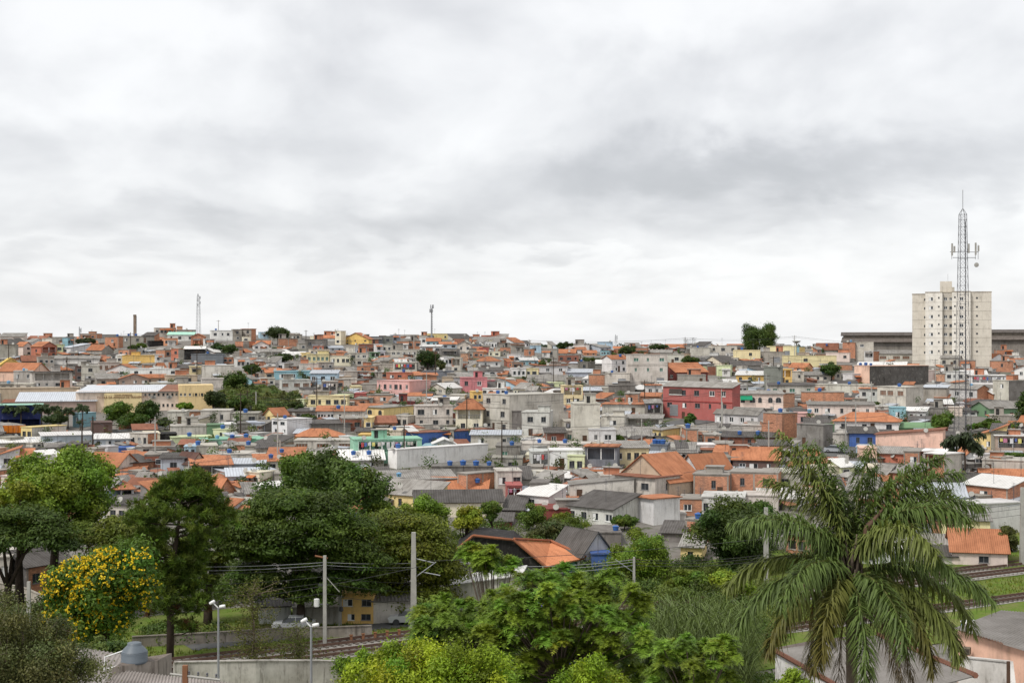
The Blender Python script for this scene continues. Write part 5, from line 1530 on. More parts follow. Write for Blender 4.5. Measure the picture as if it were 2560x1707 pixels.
b = MB(); b.lathe([(.12, 0), (.2, .06), (.2, .4), (.1, .46)], 10); o = part('cable_box', b, P3, M['darksteel']); o.location = (.15, -.25, 1.4)
conc_pole(1175, 1405, 1500, 150, 'concrete pole behind the young jacaranda stems', .3, .24, [('bracket_arm', (-.2, 0, 3.9), (-2.6, 0, 4.3), .05, 'steel')])
conc_pole(1313, 1437, 1520, 128, 'short concrete pole rising from the jacaranda crowns', .16, .13)
conc_pole(1250, 1432, 1500, 152, 'thin pole beside the black-walled house', .12, .09)
conc_pole(1585, 1392, 1465, 158, 'street pole with a lamp arm beside the round tree', .15, .12, [('lamp_arm', (-.1, 0, 1.6), (-2.1, 0, 3.0), .05, 'steel'), ('crossarm', (-.7, 0, 3.0), (.7, 0, 3.0), .05, 'wood')])
conc_pole(1116, 1298, 1360, 205, 'pole with sagging blue netting behind the street trees', .16, .12)
conc_pole(72, 1453, 1580, 118, 'concrete pole beside the yellow-flowering tree', .16, .13)
conc_pole(1430, 1345, 1360, 190, 'stub pole behind the white gabled house', .1, .08)
small = [(232, 1040, 1120, 'slim dark street pole beside the brown-walled house'), (205, 1045, 1140, 'wooden street pole downhill of the palm row'), (114, 1065, 1098, 'thin pole in front of the pale concrete workshop'), (700, 1100, 1150, 'street pole among the low roofs downhill of the white block'), (2114, 1040, 1115, 'street pole beside the white house with hipped roof'), (1806, 1005, 1060, 'street pole at the corner of the red building'), (1371, 1122, 1190, 'street pole beside the white workshop'),
 (1920, 945, 985, 'street pole by the olive-grey wall'), (472, 1152, 1215, 'street pole rising behind the pine'), (1762, 1168, 1200, 'street pole in front of the orange-roofed gable'), (640, 978, 1030, 'white lamp post on the grassy bank'), (618, 974, 1020, 'thin dark pole on the grassy bank'), (1570, 1165, 1215, 'street pole before the taupe gabled house'), (765, 825, 868, 'wooden pole with crossarm on the crest'), (1413, 925, 985, 'lamp post behind the concrete block'), (1475, 960, 1010, 'street pole beside the yellow balcony house'), (546, 800, 840, 'aerial pole on the crest rooftops'), (1335, 985, 1010, 'aerial on the concrete block roof')]
for px, yt, yb, lb in small:
    Y = depth_at(px, yb); conc_pole(px, yt, yb, Y, lb, .13, .10, [('crossarm', (-.8, 0, (yb-yt)*Y/F-.4), (.8, 0, (yb-yt)*Y/F-.4), .06, 'wood')], m='concrete' if 'white' in lb or 'lamp' in lb else 'bark' if 'wood' in lb or 'dark' in lb else 'concrete')
def lamp(px, ytop, ybase, Y, lb):
    k = Y/F; p = at(px, ybase, Y); e = empty('lamp_post', p); tag(e, lb, 'lamp post', 'double-headed lamp posts'); H = (ybase-ytop)*k
    b = MB(); b.tube([(0, 0, -2), (0, 0, H-.35)], [.085, .065], 10); part('column', b, e, M['steel'])
    for s_, dz_, dx_ in ((-1, .12, -.35), (1, -.15, .22)):
        b = MB(); b.tube([(0, 0, H-.4), (dx_, 0, H-.15+dz_)], .04, 6); part('arm', b, e, M['white'])
        b = MB(); b.lathe([(.04, -.2), (.10, -.19), (.115, 0), (.10, .19), (.04, .2)], 12); o = part('lamp_head', b, e, M['white'], True); o.location = (dx_*1.2, 0, H-.12+dz_); o.rotation_euler = (0, math.radians(80 if s_ > 0 else 60), 0)
lamp(546, 1505, 1690, 96, 'double-headed white lamp post beside the pine'); lamp(778, 1550, 1740, 84, 'double-headed white lamp post in front of the stained wall')
WN = {'n': 0}
def wire(p, q, sag, label, r=.02, m='wire'):
    mb = MB(); N = 14; p, q = Vector(p), Vector(q)
    mb.tube([p.lerp(q, i/N) - Vector((0, 0, 4*sag*(i/N)*(1-i/N))) for i in range(N+1)], r, 4, caps=False)
    tag(link('overhead_wire', mb.mesh('overhead_wire', [M[m]])), label, 'wire', 'overhead wires')
for i, (ya, yb_, s_, m_) in enumerate(((1405, 1388, .3, 'palewire'), (1412, 1396, .35, 'palewire'), (1420, 1400, .3, 'wire'), (1440, 1430, .5, 'wire'), (1456, 1448, .6, 'wire'), (1482, 1474, .7, 'wire'))):
    o_ = ('top', 'second', 'third', 'fourth', 'fifth', 'lowest')[i]
    wire(at(812, ya, 131), at(250, ya+6+i*2, 122), s_, '%s cable running from the transformer pole towards the flowering tree' % o_, .017, m_)
    wire(at(812, ya, 131), at(1175, yb_+8+i*3, 149), s_, '%s cable running from the transformer pole past the catenary pole' % o_, .017, m_)
for i, dy in enumerate((0, 6, 14)):
    o_ = ('upper', 'middle', 'lower')[i]
    wire(at(1175, 1412+dy*1.6, 149), at(1585, 1398+dy, 158), .4, '%s cable in front of the black-walled house' % o_, .022, 'palewire'); wire(at(1585, 1398+dy, 158), at(1915, 1385+dy, 160), .4, '%s cable between round tree and palm pole' % o_, .022, 'wire'); wire(at(1915, 1300+dy*2, 160), at(2556, 1258+dy*2, 178), .5, '%s catenary cable behind the palm' % o_, .022, 'wire')
wire(at(1056, 1402, 138), at(1915, 1345, 160), .4, 'contact wire above the railway between catenary poles', .025, 'wire'); wire(at(1056, 1414, 138), at(300, 1530, 124), .5, 'contact wire above the railway towards the pine', .025, 'wire')
for i, (a, b_) in enumerate((((1806, 1010), (2114, 1046)), ((1371, 1128), (1570, 1170)), ((232, 1046), (472, 1158)), ((205, 1050), (232, 1046)), ((700, 1105), (472, 1156)), ((2114, 1046), (2404, 1000)), ((1475, 966), (1806, 1008)), ((1570, 1170), (1762, 1172)))):
    Ya, Yb = depth_at(a[0], a[1]+72), depth_at(b_[0], b_[1]+72)
    wire(at(*a, Ya), at(*b_, Yb), .8, 'thin street cable over the hillside roofs, %s of eight' % ('first', 'second', 'third', 'fourth', 'fifth', 'sixth', 'seventh', 'last')[i], .03)
# ------------------------------------------------------------------ near roofs
def corrugated(mb, a, b, c, d, pitch, amp, col):
    """real corrugated sheet: a-b along the eaves, d-c along the ridge, waves run from eaves to ridge"""
    a, b, c, d = map(Vector, (a, b, c, d)); L = (b-a).length; n = max(8, int(L/pitch*6)); nn = (b-a).cross(d-a).normalized(); nn = nn if nn.z > 0 else -nn
    for i in range(n):
        t0, t1 = i/n, (i+1)/n; o0 = nn*amp*math.cos(2*math.pi*t0*L/pitch); o1 = nn*amp*math.cos(2*math.pi*t1*L/pitch)
        mb.quad(a.lerp(b, t0)+o0, a.lerp(b, t1)+o1, d.lerp(c, t1)+o1, d.lerp(c, t0)+o0, col, 0, ((0, 0), (0, 0), (0, (d-a).length), (0, (d-a).length)))
def near_left():
    e = empty('workshop', at(340, 1700, 68)); tag(e, 'low workshop with grey corrugated roof and a grey tank at the bottom edge', 'building'); o = -Vector(e.location)
    v = lambda px, py, Y: at(px, py, Y)+o
    r = MB(); corrugated(r, v(60, 2010, 52), v(860, 2010, 52), v(668, 1716, 66), v(286, 1672, 70), .24, .035, rgb(150, 143, 138)); part('front_roof', r, e, M['fibre'])
    r = MB(); corrugated(r, v(30, 1800, 66), v(330, 1800, 67), v(400, 1650, 76), v(172, 1612, 82), .24, .035, rgb(146, 140, 136)); part('rear_roof', r, e, M['fibre'])
    b = MB(); p0, p1 = v(280, 1668, 69), v(394, 1650, 71); b.quad(p0-Vector((0, 0, 2)), p1-Vector((0, 0, 2)), p1, p0, rgb(170, 160, 150)); q = Vector((.3, 1.7, 0)); b.quad(p0, p1, p1+q, p0+q, rgb(120, 110, 102)); b.quad(p1-Vector((0, 0, 2)), p1+q-Vector((0, 0, 2)), p1+q, p1, rgb(150, 142, 132)); part('tank_platform', b, e, M['grime'])
    b = MB()
    for p0, p1 in ((v(286, 1674, 70), v(668, 1718, 66)), (v(668, 1718, 66), v(860, 2012, 52)), (v(172, 1614, 82), v(400, 1652, 76))):
        dn_ = Vector((0, 0, -4)); b.quad(p0+dn_, p1+dn_, p1-Vector((0, 0, .08)), p0-Vector((0, 0, .08)), rgb(160, 150, 140))
    part('wall', b, e, M['grime'])
    t = link('water_tank', None, None, at(336, 1655, 70.6)); tag(t, 'large grey plastic water tank on the workshop platform at the bottom edge', 'water tank', 'rooftop water tanks')
    b = MB(); b.lathe([(.62, 0), (.66, .1), (.63, .12), (.66, .3), (.63, .32), (.66, .5), (.62, .56)], 24); part('tank_body', b, t, M['grey_plastic'], True)
    b = MB(); b.lathe([(.64, .56), (.58, .64), (.36, .86), (.34, .88), (.34, .98), (.28, 1.0)], 24); part('tank_lid', b, t, M['grey_plastic'], True)
    for s_, z in ((-.2, .62), (.1, .08)):
        b = MB(); b.tube([(-.5, -.2, z), (-1.3, -.4+s_, z-.22), (-1.32, -.42+s_, z-.9)] if s_ < 0 else [(-.3, -.5, z), (-1.2, -.8, z-.25)], .035, 8); part('pipe', b, t, M['white'])
    e2, _ = conc_pole(463, 1662, 1760, 52, 'weathered wooden pole top with a white crossarm at the bottom edge', .09, .09, [('crossarm', (-.55, 0, 1.12), (1.3, -.1, .92), .045, 'concrete')], m='brownpost')
    for i in range(4): b = MB(); b.lathe([(.03, 0), (.05, .03), (.03, .07), (.05, .1), (.02, .14)], 8); oo = part('insulator', b, e2, M['darksteel']); oo.location = (.15+.33*i, -.03, 1.1-.035*i)
near_left()
def near_right():
    e = empty('peach_house', at(2480, 1707, 84)); tag(e, 'peach house with grey corrugated roof and air conditioner at the bottom corner', 'house'); o = -Vector(e.location); v = lambda px, py, Y: at(px, py, Y)+o
    Yc = 84; 
    r = MB(); corrugated(r, v(2386, 1570, 84.4), v(2640, 1645, 76.5), v(2760, 1545, 86), v(2505, 1525, 88), .24, .035, rgb(132, 128, 124)); part('roof', r, e, M['fibre'])
    w = MB(); a, b2 = v(2394, 1576, 84.8), v(2650, 1653, 76.9); dn = Vector((0, 0, -5)); w.quad(a+dn, b2+dn, b2, a, rgb(234, 190, 166)); c = v(2508, 1531, 88); w.quad(c+dn, a+dn, a, c, rgb(234, 190, 166)); part('wall', w, e, M['paint'])
    b = MB(); b.box(-.28, .28, -.5, .05, -.2, .2, rgb(120, 110, 96)); 
    for i in range(5): b.box(-.24, .24, -.52, -.5, -.16+i*.07, -.13+i*.07, rgb(50, 46, 42))
    ac = part('air_conditioner', b, e, M['paint']); ac.location = v(2415, 1624, 83.4); ac.rotation_euler = (0, 0, -.45)
    t = link('water_tank', None, None, at(2427, 1575, 88)); tag(t, 'open-topped blue tank with white lid behind the peach house roof', 'water tank', 'rooftop water tanks')
    b = MB(); b.lathe([(.5, 0), (.6, .52)], 20); part('tank_body', b, t, M['pale_plastic'], True); b = MB(); b.lathe([(.62, .5), (.62, .56), (.3, .63)], 20); part('tank_lid', b, t, M['white'], True)
    w2 = wall_run('boundary_wall', [(2395, 1642, 80), (2520, 1655, 76), (2530, 1740, 74)], 4, .2, rgb(214, 210, 204), M['grime'], 'white stained garden wall in front of the peach house')
    e = empty('row_house', at(2200, 1707, 76)); tag(e, 'house with long grey corrugated roof and orange ridge tiles below the palm', 'house'); o = -Vector(e.location)
    r = MB(); corrugated(r, v(1935, 1625, 76), v(2170, 1760, 64.7), v(2440, 1690, 65.4), v(2195, 1588, 74.5), .24, .035, rgb(130, 126, 122)); part('roof', r, e, M['fibre'])
    r = MB(); r.tube([v(2195, 1586, 74.5), v(2440, 1688, 65.4)], .14, 6, dull(rgb(150, 98, 74), .2)); r.tube([v(1930, 1621, 76), v(2170, 1757, 64.7)], .13, 6, dull(rgb(150, 98, 74), .2)); part('ridge_tiles', r, e, M['tile'])
    r = MB(); corrugated(r, v(1925, 1622, 76.8), v(2035, 1614, 77.8), v(2130, 1590, 80.1), v(2050, 1598, 79.3), .24, .035, rgb(134, 124, 118)); part('side_roof', r, e, M['fibre'])
    w = MB(); a, b2 = v(1938, 1631, 75.8), v(2170, 1767, 64.5); w.quad(a+dn, b2+dn, b2, a, rgb(224, 222, 218)); c = v(2195, 1594, 74.6); w.quad(c+dn, a+dn, a, c, rgb(200, 196, 190)); part('wall', w, e, M['grime'])
    conc_pole(2521, 1652, 1760, 60, 'thin dark pole in front of the white garden wall', .07, .06, m='wood')
near_right()
# ------------------------------------------------------------------ vehicles
def car(px, py, Y, rz, col, label, name='parked_car'):
    p = at(px, py, Y); p.z = gz(p.x, p.y)+.03; e = empty(name, p, rz); tag(e, label, 'car')
    m, g_, b_ = mat('car_paint'); b_.inputs['Base Color'].default_value = (*col, 1); b_.inputs['Roughness'].default_value = .3; b_.inputs['Metallic'].default_value = .3
    prof = [(-2.05, .42), (-2.1, .7), (-1.95, .86), (-1.0, .95), (1.5, 1.0), (2.05, .95), (2.12, .6), (2.05, .35), (-2.0, .3)]
    mb = MB()
    def loft(pr, w0, w1=None):
        L = [[(x, s*w0, z) for x, z in pr] for s in (-1, 1)]; n = len(pr); i = len(mb.v)
        for s in L: mb.v.extend(s)
        for j in range(n): mb.f.append((i+j, i+(j+1) % n, i+n+(j+1) % n, i+n+j)); mb.c.append((1,1,1)); mb.m.append(0); mb.uv.append(((0,0),)*4)
        mb.f.append(tuple(range(i, i+n))); mb.f.append(tuple(reversed(range(i+n, i+2*n)))); mb.c += [(1,1,1)]*2; mb.m += [0, 0]; mb.uv += [((0,0),)*n]*2
    loft(prof, .85); part('body', mb, e, m)
    mb = MB(); q = [(-1.1, .94), (-.45, 1.42), (.9, 1.46), (1.75, .98)]; lo = .82; hi = .64
    W = lambda z: lo+(hi-lo)*(z-.94)/.5
    for s in (-1, 1): mb.quad(*[(x, s*W(z), z) for x, z in q])
    for a, b in ((0, 1), (2, 3)): mb.quad((q[a][0], -W(q[a][1]), q[a][1]), (q[a][0], W(q[a][1]), q[a][1]), (q[b][0], W(q[b][1]), q[b][1]), (q[b][0], -W(q[b][1]), q[b][1]))
    part('windows', mb, e, M['glass'])
    mb = MB(); mb.quad((-.5, -.66, 1.43), (.92, -.66, 1.47), (.92, .66, 1.47), (-.5, .66, 1.43)); mb.quad((-.5, -.66, 1.40), (.92, -.66, 1.44), (.92, -.66, 1.47), (-.5, -.66, 1.43)); mb.box(.15, .22, -.80, -.66, .95, 1.44); part('roof', mb, e, m)
    for x in (-1.3, 1.3):
        for s in (-1, 1):
            mb = MB(); mb.lathe([(.2, -.1), (.33, -.1), (.33, .1), (.2, .1)], 14); w = part('wheel', mb, e, M['wire']); w.location = (x, s*.8, .33); w.rotation_euler = (math.pi/2, 0, 0)
    for s in (-1, 1): mb = MB(); mb.box(-2.13, -2.02, s*.62-.16, s*.62+.16, .62, .78); part('headlight', mb, e, M['white_metal'])
    for s in (-1, 1): mb = MB(); mb.box(2.03, 2.13, s*.66-.13, s*.66+.13, .68, .86); part('tail_light', mb, e, M['brownpost'])
car(2087, 1122, depth_at(2087, 1132), math.pi-.25, (.45, .47, .5), 'silver hatchback parked on the street below the green-walled house')
car(735, 1566, 137.5, 0.1, (.55, .56, .57), 'silver car parked behind the low grey wall under the trees')
car(1024, 1566, 141, 0.05, (.6, .61, .62), 'white car mostly hidden by the catenary pole')
car(2505, 1385, 186, .3, (.6, .6, .6), 'white car parked beside the olive bush near the rails')
car(60, 1200, depth_at(60, 1210), .2, (.5, .5, .52), 'grey car parked by the white house downhill of the truck')
def truck():
    Y = depth_at(25, 1092); p = at(24, 1092, Y); p.z = gz(p.x, p.y); e = empty('truck', p, .1); tag(e, 'orange tipper truck with a grey-covered load and white cab', 'truck')
    mb = MB(); mb.box(-3.0, 3.0, -1.2, 1.2, .95, 2.5, rgb(206, 120, 40)); 
    for x in (-2, -1, 0, 1, 2): mb.box(x-.06, x+.06, -1.26, -1.2, .95, 2.5, rgb(180, 100, 34))
    part('cargo_bed', mb, e, M['paint'])
    mb = MB(); N = 8
    prof = [(-3, 2.5), (-2.4, 2.85), (-1.2, 3.05), (0, 3.1), (1.6, 2.9), (3, 2.5)]
    for i in range(5):
        (x0, z0), (x1, z1) = prof[i], prof[i+1]; mb.quad((x0, -1.2, 2.5), (x1, -1.2, 2.5), (x1, -.4, z1), (x0, -.4, z0), rgb(150, 146, 140)); mb.quad((x0, -.4, z0), (x1, -.4, z1), (x1, 1.2, 2.5), (x0, 1.2, 2.5), rgb(150, 146, 140))
    part('load_cover', mb, e, M['cement'])
    mb = MB(); mb.box(-5.0, -3.25, -1.1, 1.1, .6, 2.5, rgb(226, 226, 224)); part('cab', mb, e, M['paint']); mb = MB(); mb.box(-4.9, -3.7, -1.14, -1.1, 1.5, 2.2); part('cab_window', mb, e, M['glass']); mb = MB(); mb.box(-5.06, -5.0, -.9, .9, 1.5, 2.3); part('windscreen', mb, e, M['glass'])
    mb = MB(); mb.box(-5, 3, -.5, .5, .6, .95); part('chassis', mb, e, M['darksteel'])
    for x in (-4.2, 1.2, 2.4):
        for s in (-1, 1): mb = MB(); mb.lathe([(.25, -.15), (.48, -.15), (.48, .15), (.25, .15)], 14); w = part('wheel', mb, e, M['wire']); w.location = (x, s*1.05, .48); w.rotation_euler = (math.pi/2, 0, 0)
truck()
def street(name, pts, w, zo=.1):
    mb = MB(); P = []
    for px, py in pts: Y = depth_at(px, py); P.append(Vector(((px-CX)/F*Y, Y, 0)))
    pts2 = []
    for i in range(len(P)-1):
        for k in range(6): pts2.append(P[i].lerp(P[i+1], k/6))
    pts2.append(P[-1])
    for i in range(len(pts2)-1):
        a, b = pts2[i], pts2[i+1]; n = Vector((-(b-a).y, (b-a).x, 0)).normalized()*w/2
        q = [a-n, b-n, b+n, a+n]; mb.quad(*[Vector((v.x, v.y, gz(v.x, v.y)+zo)) for v in q])
    tag(link(name, mb.mesh(name, [M['asphalt']])), kind='structure')
street('street', [(1680, 1062), (1760, 1050), (1860, 1042)], 8); street('street', [(2040, 1150), (2100, 1128), (2160, 1112)], 9); street('street', [(0, 1100), (120, 1092), (260, 1078), (420, 1062)], 8)

# TOWN POLES
def town_poles():
    rg = random.Random(8); used = {}
    rows = []
    for (y, xs) in ((905, range(60, 2500, 330)), (960, range(190, 2500, 300)), (1030, range(480, 2300, 290)), (1090, range(560, 2250, 310)), (1165, range(330, 2000, 330))):
        prev = None
        for x in xs:
            px = x+rg.uniform(-70, 70); yb = y+rg.uniform(-12, 14)
            if any(n[0] < px < n[2] and n[1] < yb < n[3] for n in NOFILL): continue
            Y = depth_at(px, yb); H = rg.uniform(7.5, 9.5); n = min((math.hypot(px-a, (yb-b)*1.6), nm) for nm, a, b in LAND)[1]; i = used.get(n, 0); used[n] = i+1
            lb = 'slim utility pole with crossarm among the roofs near %s' % n if i == 0 else '%sslim utility pole with crossarm near %s' % (ORD[min(i, 8)], n)
            conc_pole(px, yb-H*F/Y, yb, Y, lb, .13, .09, [('crossarm', (-1.0, 0, H-.5), (1.0, 0, H-.5), .06, 'wood'), ('crossarm', (-.7, 0, H-1.3), (.7, 0, H-1.3), .05, 'wood')], m=rg.choice(('concrete', 'concrete', 'bark')))
            top = Vector(((px-CX)/F*Y, Y, CAMZ-(yb-CY)/F*Y+H-.4))
            if prev is not None:
                for q in range(3): wire(prev+Vector((.7*(q-1), 0, -.5*(q == 1))), top+Vector((.7*(q-1), 0, -.5*(q == 1))), .9, '%s cable reaching the %sslim utility pole near %s' % (('upper', 'middle', 'lower')[q], ORD[min(i, 8)] or 'first ', n), .02)
            prev = top
town_poles()

def laundry():
    rg = random.Random(4); c = 0
    cols = [(.7, .7, .7), (.55, .08, .08), (.1, .15, .4), (.6, .55, .5), (.25, .25, .28), (.65, .6, .2), (.5, .2, .3), (.75, .75, .78)]
    for r in sorted(THINGS, key=lambda r: r['Y']):
        if 'v' not in r['flags'] or r['Hw'] < 2 or c >= 14 or len(r['label'].split()) > 12: continue
        R = Matrix.Rotation(r['rz'], 3, 'Z'); w = r['W']*.8; z = r['Hw']-.45; p = r['org']+R @ Vector((-w/2, -.12, z)); mb = MB(); mb.tube([(0, 0, 0), (w, 0, 0)], .012, 4); x = .15
        while x < w-.5:
            ww = rg.uniform(.35, .75); h = rg.uniform(.5, 1.1); cl = rg.choice(cols); mb.quad((x, -.02, -h), (x+ww, .03, -h*.96), (x+ww, 0, -.01), (x, 0, -.01), cl); x += ww+rg.uniform(.05, .5)
        o = link('laundry', mb.mesh('laundry', [M['paint']]), None, p, (0, 0, r['rz'])); tag(o, 'laundry on the ' + r['label'], 'laundry', 'laundry lines'); c += 1
laundry()
# ------------------------------------------------------------------ vegetation
NR = np.random.default_rng(21)
def unit(v): return v/np.maximum(np.linalg.norm(v, axis=-1, keepdims=True), 1e-6)
def rdir(n, up=0.0):
    v = NR.normal(size=(n, 3)); v = unit(v); v[:, 2] = v[:, 2] + up; return unit(v)
def quads_mesh(name, V, C, material, nv=4):
    """V: (n, nv, 3) faces, C: (n, 3) colours"""
    n = len(V); me = bpy.data.meshes.new(name)
    me.vertices.add(n*nv); me.vertices.foreach_set('co', V.astype(np.float32).ravel())
    me.loops.add(n*nv); me.loops.foreach_set('vertex_index', np.arange(n*nv, dtype=np.int32))
    me.polygons.add(n); me.polygons.foreach_set('loop_start', np.arange(0, n*nv, nv, dtype=np.int32))
    a = me.attributes.new('Col', 'FLOAT_COLOR', 'FACE'); a.data.foreach_set('color', np.concatenate([C, np.ones((n, 1))], 1).astype(np.float32).ravel())
    me.materials.append(material); me.update(); me.validate(); return me
def leaf_quads(P, N, s, asp=.5, up=None):
    """diamond leaves at P facing N, half length s"""
    n = len(P); t = unit(np.cross(N, NR.normal(size=(n, 3)))); b = np.cross(N, t); s = np.asarray(s).reshape(-1, 1)
    return np.stack([P-t*s, P+b*s*asp-t*s*.1, P+t*s, P-b*s*asp-t*s*.1], 1)
def puffs(centers, radii, per, flat=1.0, up=.35, jit=.6, inner=.35):
    """leaf points over a set of clumps; returns points, normals, clump ids"""
    K = len(centers); ids = np.repeat(np.arange(K), per); n = len(ids)
    d = rdir(n, up); r = radii[ids][:, None]*(inner+(1-inner)*NR.random((n, 1))**.45)*np.exp(NR.normal(size=(n, 1))*.22)
    P = centers[ids] + d*r*np.array([1, 1, flat]); N = unit(d*np.array([1, 1, 1/flat]) + NR.normal(size=(n, 3))*jit); return P, N, ids
def vary(base, ids, n, a=.16, b=.18, hue=.10):
    """per-clump and per-leaf colour variation"""
    base = np.array(base); k = ids.max()+1
    f = (1+NR.normal(size=k)*a)[ids]*(1+NR.normal(size=n)*b); h = (NR.normal(size=k)*hue)[ids]
    C = (base*np.array([1.38, 1.30, .80]))[None]*np.clip(f, .45, 1.8)[:, None]; C[:, 0] *= 1+h; C[:, 2] *= 1-h*.5; return np.clip(C, .004, .6)
def crown_centers(K, ax, shape='dome'):
    d = rdir(K, .12); r = NR.random((K, 1))**.45*.75+.27
    return d*r*np.array(ax)
def trunk_mesh(h, r, lean, tips, bark, name='trunk', split=.55):
    mb = MB(); base = Vector((0, 0, -.6)); fork = Vector((lean[0]*split, lean[1]*split, h*split)); pts = [base, Vector((lean[0]*.2, lean[1]*.2, h*.25)), fork]
    mb.tube(pts, [r*1.25, r, r*.8], 9)
    for t in tips:
        t = Vector(t); mid = fork.lerp(t, .5)+Vector((NR.normal()*.25, NR.normal()*.25, abs(t.z-fork.z)*.12)); mb.tube([fork-Vector((0, 0, .2)), mid, t], [r*.5, r*.32, r*.1], 6)
    return mb.mesh(name, [bark], True)
def tree(name, label, px, y0, y1, x0, x1, Y=None, ybase=None, col=(.07, .11, .03), leaf=.22, K=None, n=9000, flat=.75, pr=.30, cat='tree', group=None, bark='bark', up=.35, jit=.6, asp=.5, shape='dome', thick=1.0, r=None, a=.16, hue=.10, air=1.0):
    """crown fills the picture box x0..x1, y0..y1; trunk stands on the ground at depth Y"""
    if Y is None: Y = depth_at(px, ybase if ybase else y1+8)
    k = Y/F; c = at((x0+x1)/2, (y0+y1)/2, Y); X = (px-CX)/F*Y; zg = gz(X, Y); e = empty(name, (X, Y, zg)); tag(e, label, cat, group)
    ax = np.array([(x1-x0)/2*k, (x1-x0)/2*k*thick, (y1-y0)/2*k]); cc = np.array([c.x-X, 0, c.z-zg])
    K = int((K or 34)*1.15); rad = pr*1.18*min(ax[0], ax[2]*1.3)*(.7+.6*NR.random(K)); n = int(n*1.7); leaf = leaf*.78
    q_ = np.maximum(ax*1.14-rad.mean()*.5, ax*.4); nlobe = 5; lo = rdir(nlobe, .1)*q_*np.array([.5, .5, .45]); lo[0] = 0; ls = np.clip(1-np.abs(lo/q_).max(1), .42, .72)*NR.uniform(.85, 1.1, nlobe); li = NR.integers(nlobe, size=K)
    ctr = crown_centers(K, q_, shape)*ls[li][:, None]+lo[li]+cc
    P, N, ids = puffs(ctr, rad, max(int(n/K), 6), flat, up, jit)
    s = leaf*(.7+.6*NR.random(len(P))); C = vary(col, ids, len(P), a, .2, hue)
    link('crown', quads_mesh('crown', leaf_quads(P, N, s, asp), C, M['leaf']), e)
    tips = [tuple(ctr[i]) for i in NR.choice(K, min(7, K), replace=False)]; hh = max(cc[2], 1.0)
    link('trunk', trunk_mesh(hh, r or max(.08, .028*(ax[0]+hh)), (cc[0], cc[1]), tips, M[bark]), e); return e, ctr, rad, ids
# --- big street trees
def tipuana(label, px, Y, boxes, col, n, seed_h=1.0, leaf=.26):
    X = (px-CX)/F*Y; zg = gz(X, Y); k = Y/F; e = empty('spreading_tree', (X, Y, zg)); tag(e, label, 'tree', 'spreading street trees'); Ps, Ns, Is = [], [], []; base = 0; tips = []
    for bi, (x0, x1, y0, y1, K) in enumerate(boxes):
        c = at((x0+x1)/2, (y0+y1)/2, Y); ax = np.array([(x1-x0)/2*k, (x1-x0)/2*k*.5, (y1-y0)/2*k]); d = rdir(K, .55); d[:, 2] = (np.abs(d[:, 2])*1.25-.42*(NR.random(K) < .45)) if bi == 0 else rdir(K, .1)[:, 2]+.2
        ctr = d*(NR.random((K, 1))**.3*.35+.62)*ax + np.array([c.x-X, 0, c.z-zg-ax[2]*.25]); rad = (.8+.9*NR.random(K))*min(1.5, ax[0]*.27)
        P, N, ids = puffs(ctr, rad, int(1.8*n/sum(b[4] for b in boxes)), .42, .6, .55, .15); Ps.append(P); Ns.append(N); Is.append(ids+base); base += K; tips += [tuple(ctr[i]-np.array([0, 0, .4])) for i in NR.choice(K, 5, replace=False)]
    P, N, I = map(np.concatenate, (Ps, Ns, Is)); C = vary(col, I, len(P), .18, .2, .07)
    link('crown', quads_mesh('crown', leaf_quads(P, N, leaf*.72*(.6+.7*NR.random(len(P))), .42), C, M['leaf']), e)
    link('trunk', trunk_mesh(np.mean([t[2] for t in tips]), .42, (0, 0), tips, M['bark'], split=.42), e)
tipuana('dark spreading street tree behind the transformer pole, the larger of two', 752, 138.5, [(555, 930, 1232, 1420, 90), (560, 770, 1330, 1500, 40), (740, 960, 1340, 1500, 40)], (.046, .078, .017), 80000)
tipuana('olive-tinted spreading street tree behind the tall catenary pole', 878, 145.5, [(830, 1130, 1286, 1450, 70), (880, 1140, 1370, 1510, 44)], (.085, .108, .019), 60000)
tree('street_tree', 'tall feathery dark green tree rising behind the spreading street trees', 740, 1135, 1330, 575, 955, Y=172, col=(.055, .095, .03), leaf=.30, K=60, n=24000, pr=.20, flat=.9, group='trees behind the railway')
tree('street_tree', 'spiky-topped green tree above the spreading street trees', 755, 1128, 1260, 690, 800, Y=170, col=(.075, .12, .03), leaf=.28, K=22, n=7000, pr=.3, flat=1.2, group='trees behind the railway')
tree('street_tree', 'bushy mid-green tree beside the yellow house and spreading trees', 950, 1235, 1330, 900, 985, Y=176, col=(.10, .16, .03), leaf=.22, K=22, n=6000, group='trees behind the railway')
# --- left group
tree('street_tree', 'bright green leafy tree above the railway at the frame edge', 130, 1112, 1330, 20, 272, Y=150, col=(.105, .165, .026), leaf=.24, K=64, n=26000, pr=.22, flat=.85, a=.22, group='trees at the left edge')
tree('street_tree', 'yellow-green tree clump in front of the bright leafy tree', 50, 1205, 1330, -60, 150, Y=144, col=(.15, .20, .035), leaf=.24, K=44, n=14000, pr=.24, group='trees at the left edge')
tipuana('dark flat-topped tree over the brick house with dark roof', 20, 140, [(-120, 170, 1272, 1400, 36)], (.045, .075, .022), 18000)
tipuana('flat olive tree between the bright leafy tree and the pine', 240, 146, [(140, 420, 1300, 1400, 40)], (.075, .10, .024), 18000)
tipuana('olive-green spreading tree behind the pine', 520, 140, [(440, 590, 1320, 1460, 24), (470, 580, 1400, 1520, 14)], (.085, .12, .022), 16000)
tree('street_tree', 'dark blue-green sapling in front of the white orange-roofed house', 40, 1140, 1230, 10, 80, Y=165, col=(.05, .085, .035), leaf=.22, K=16, n=4000, group='trees at the left edge')
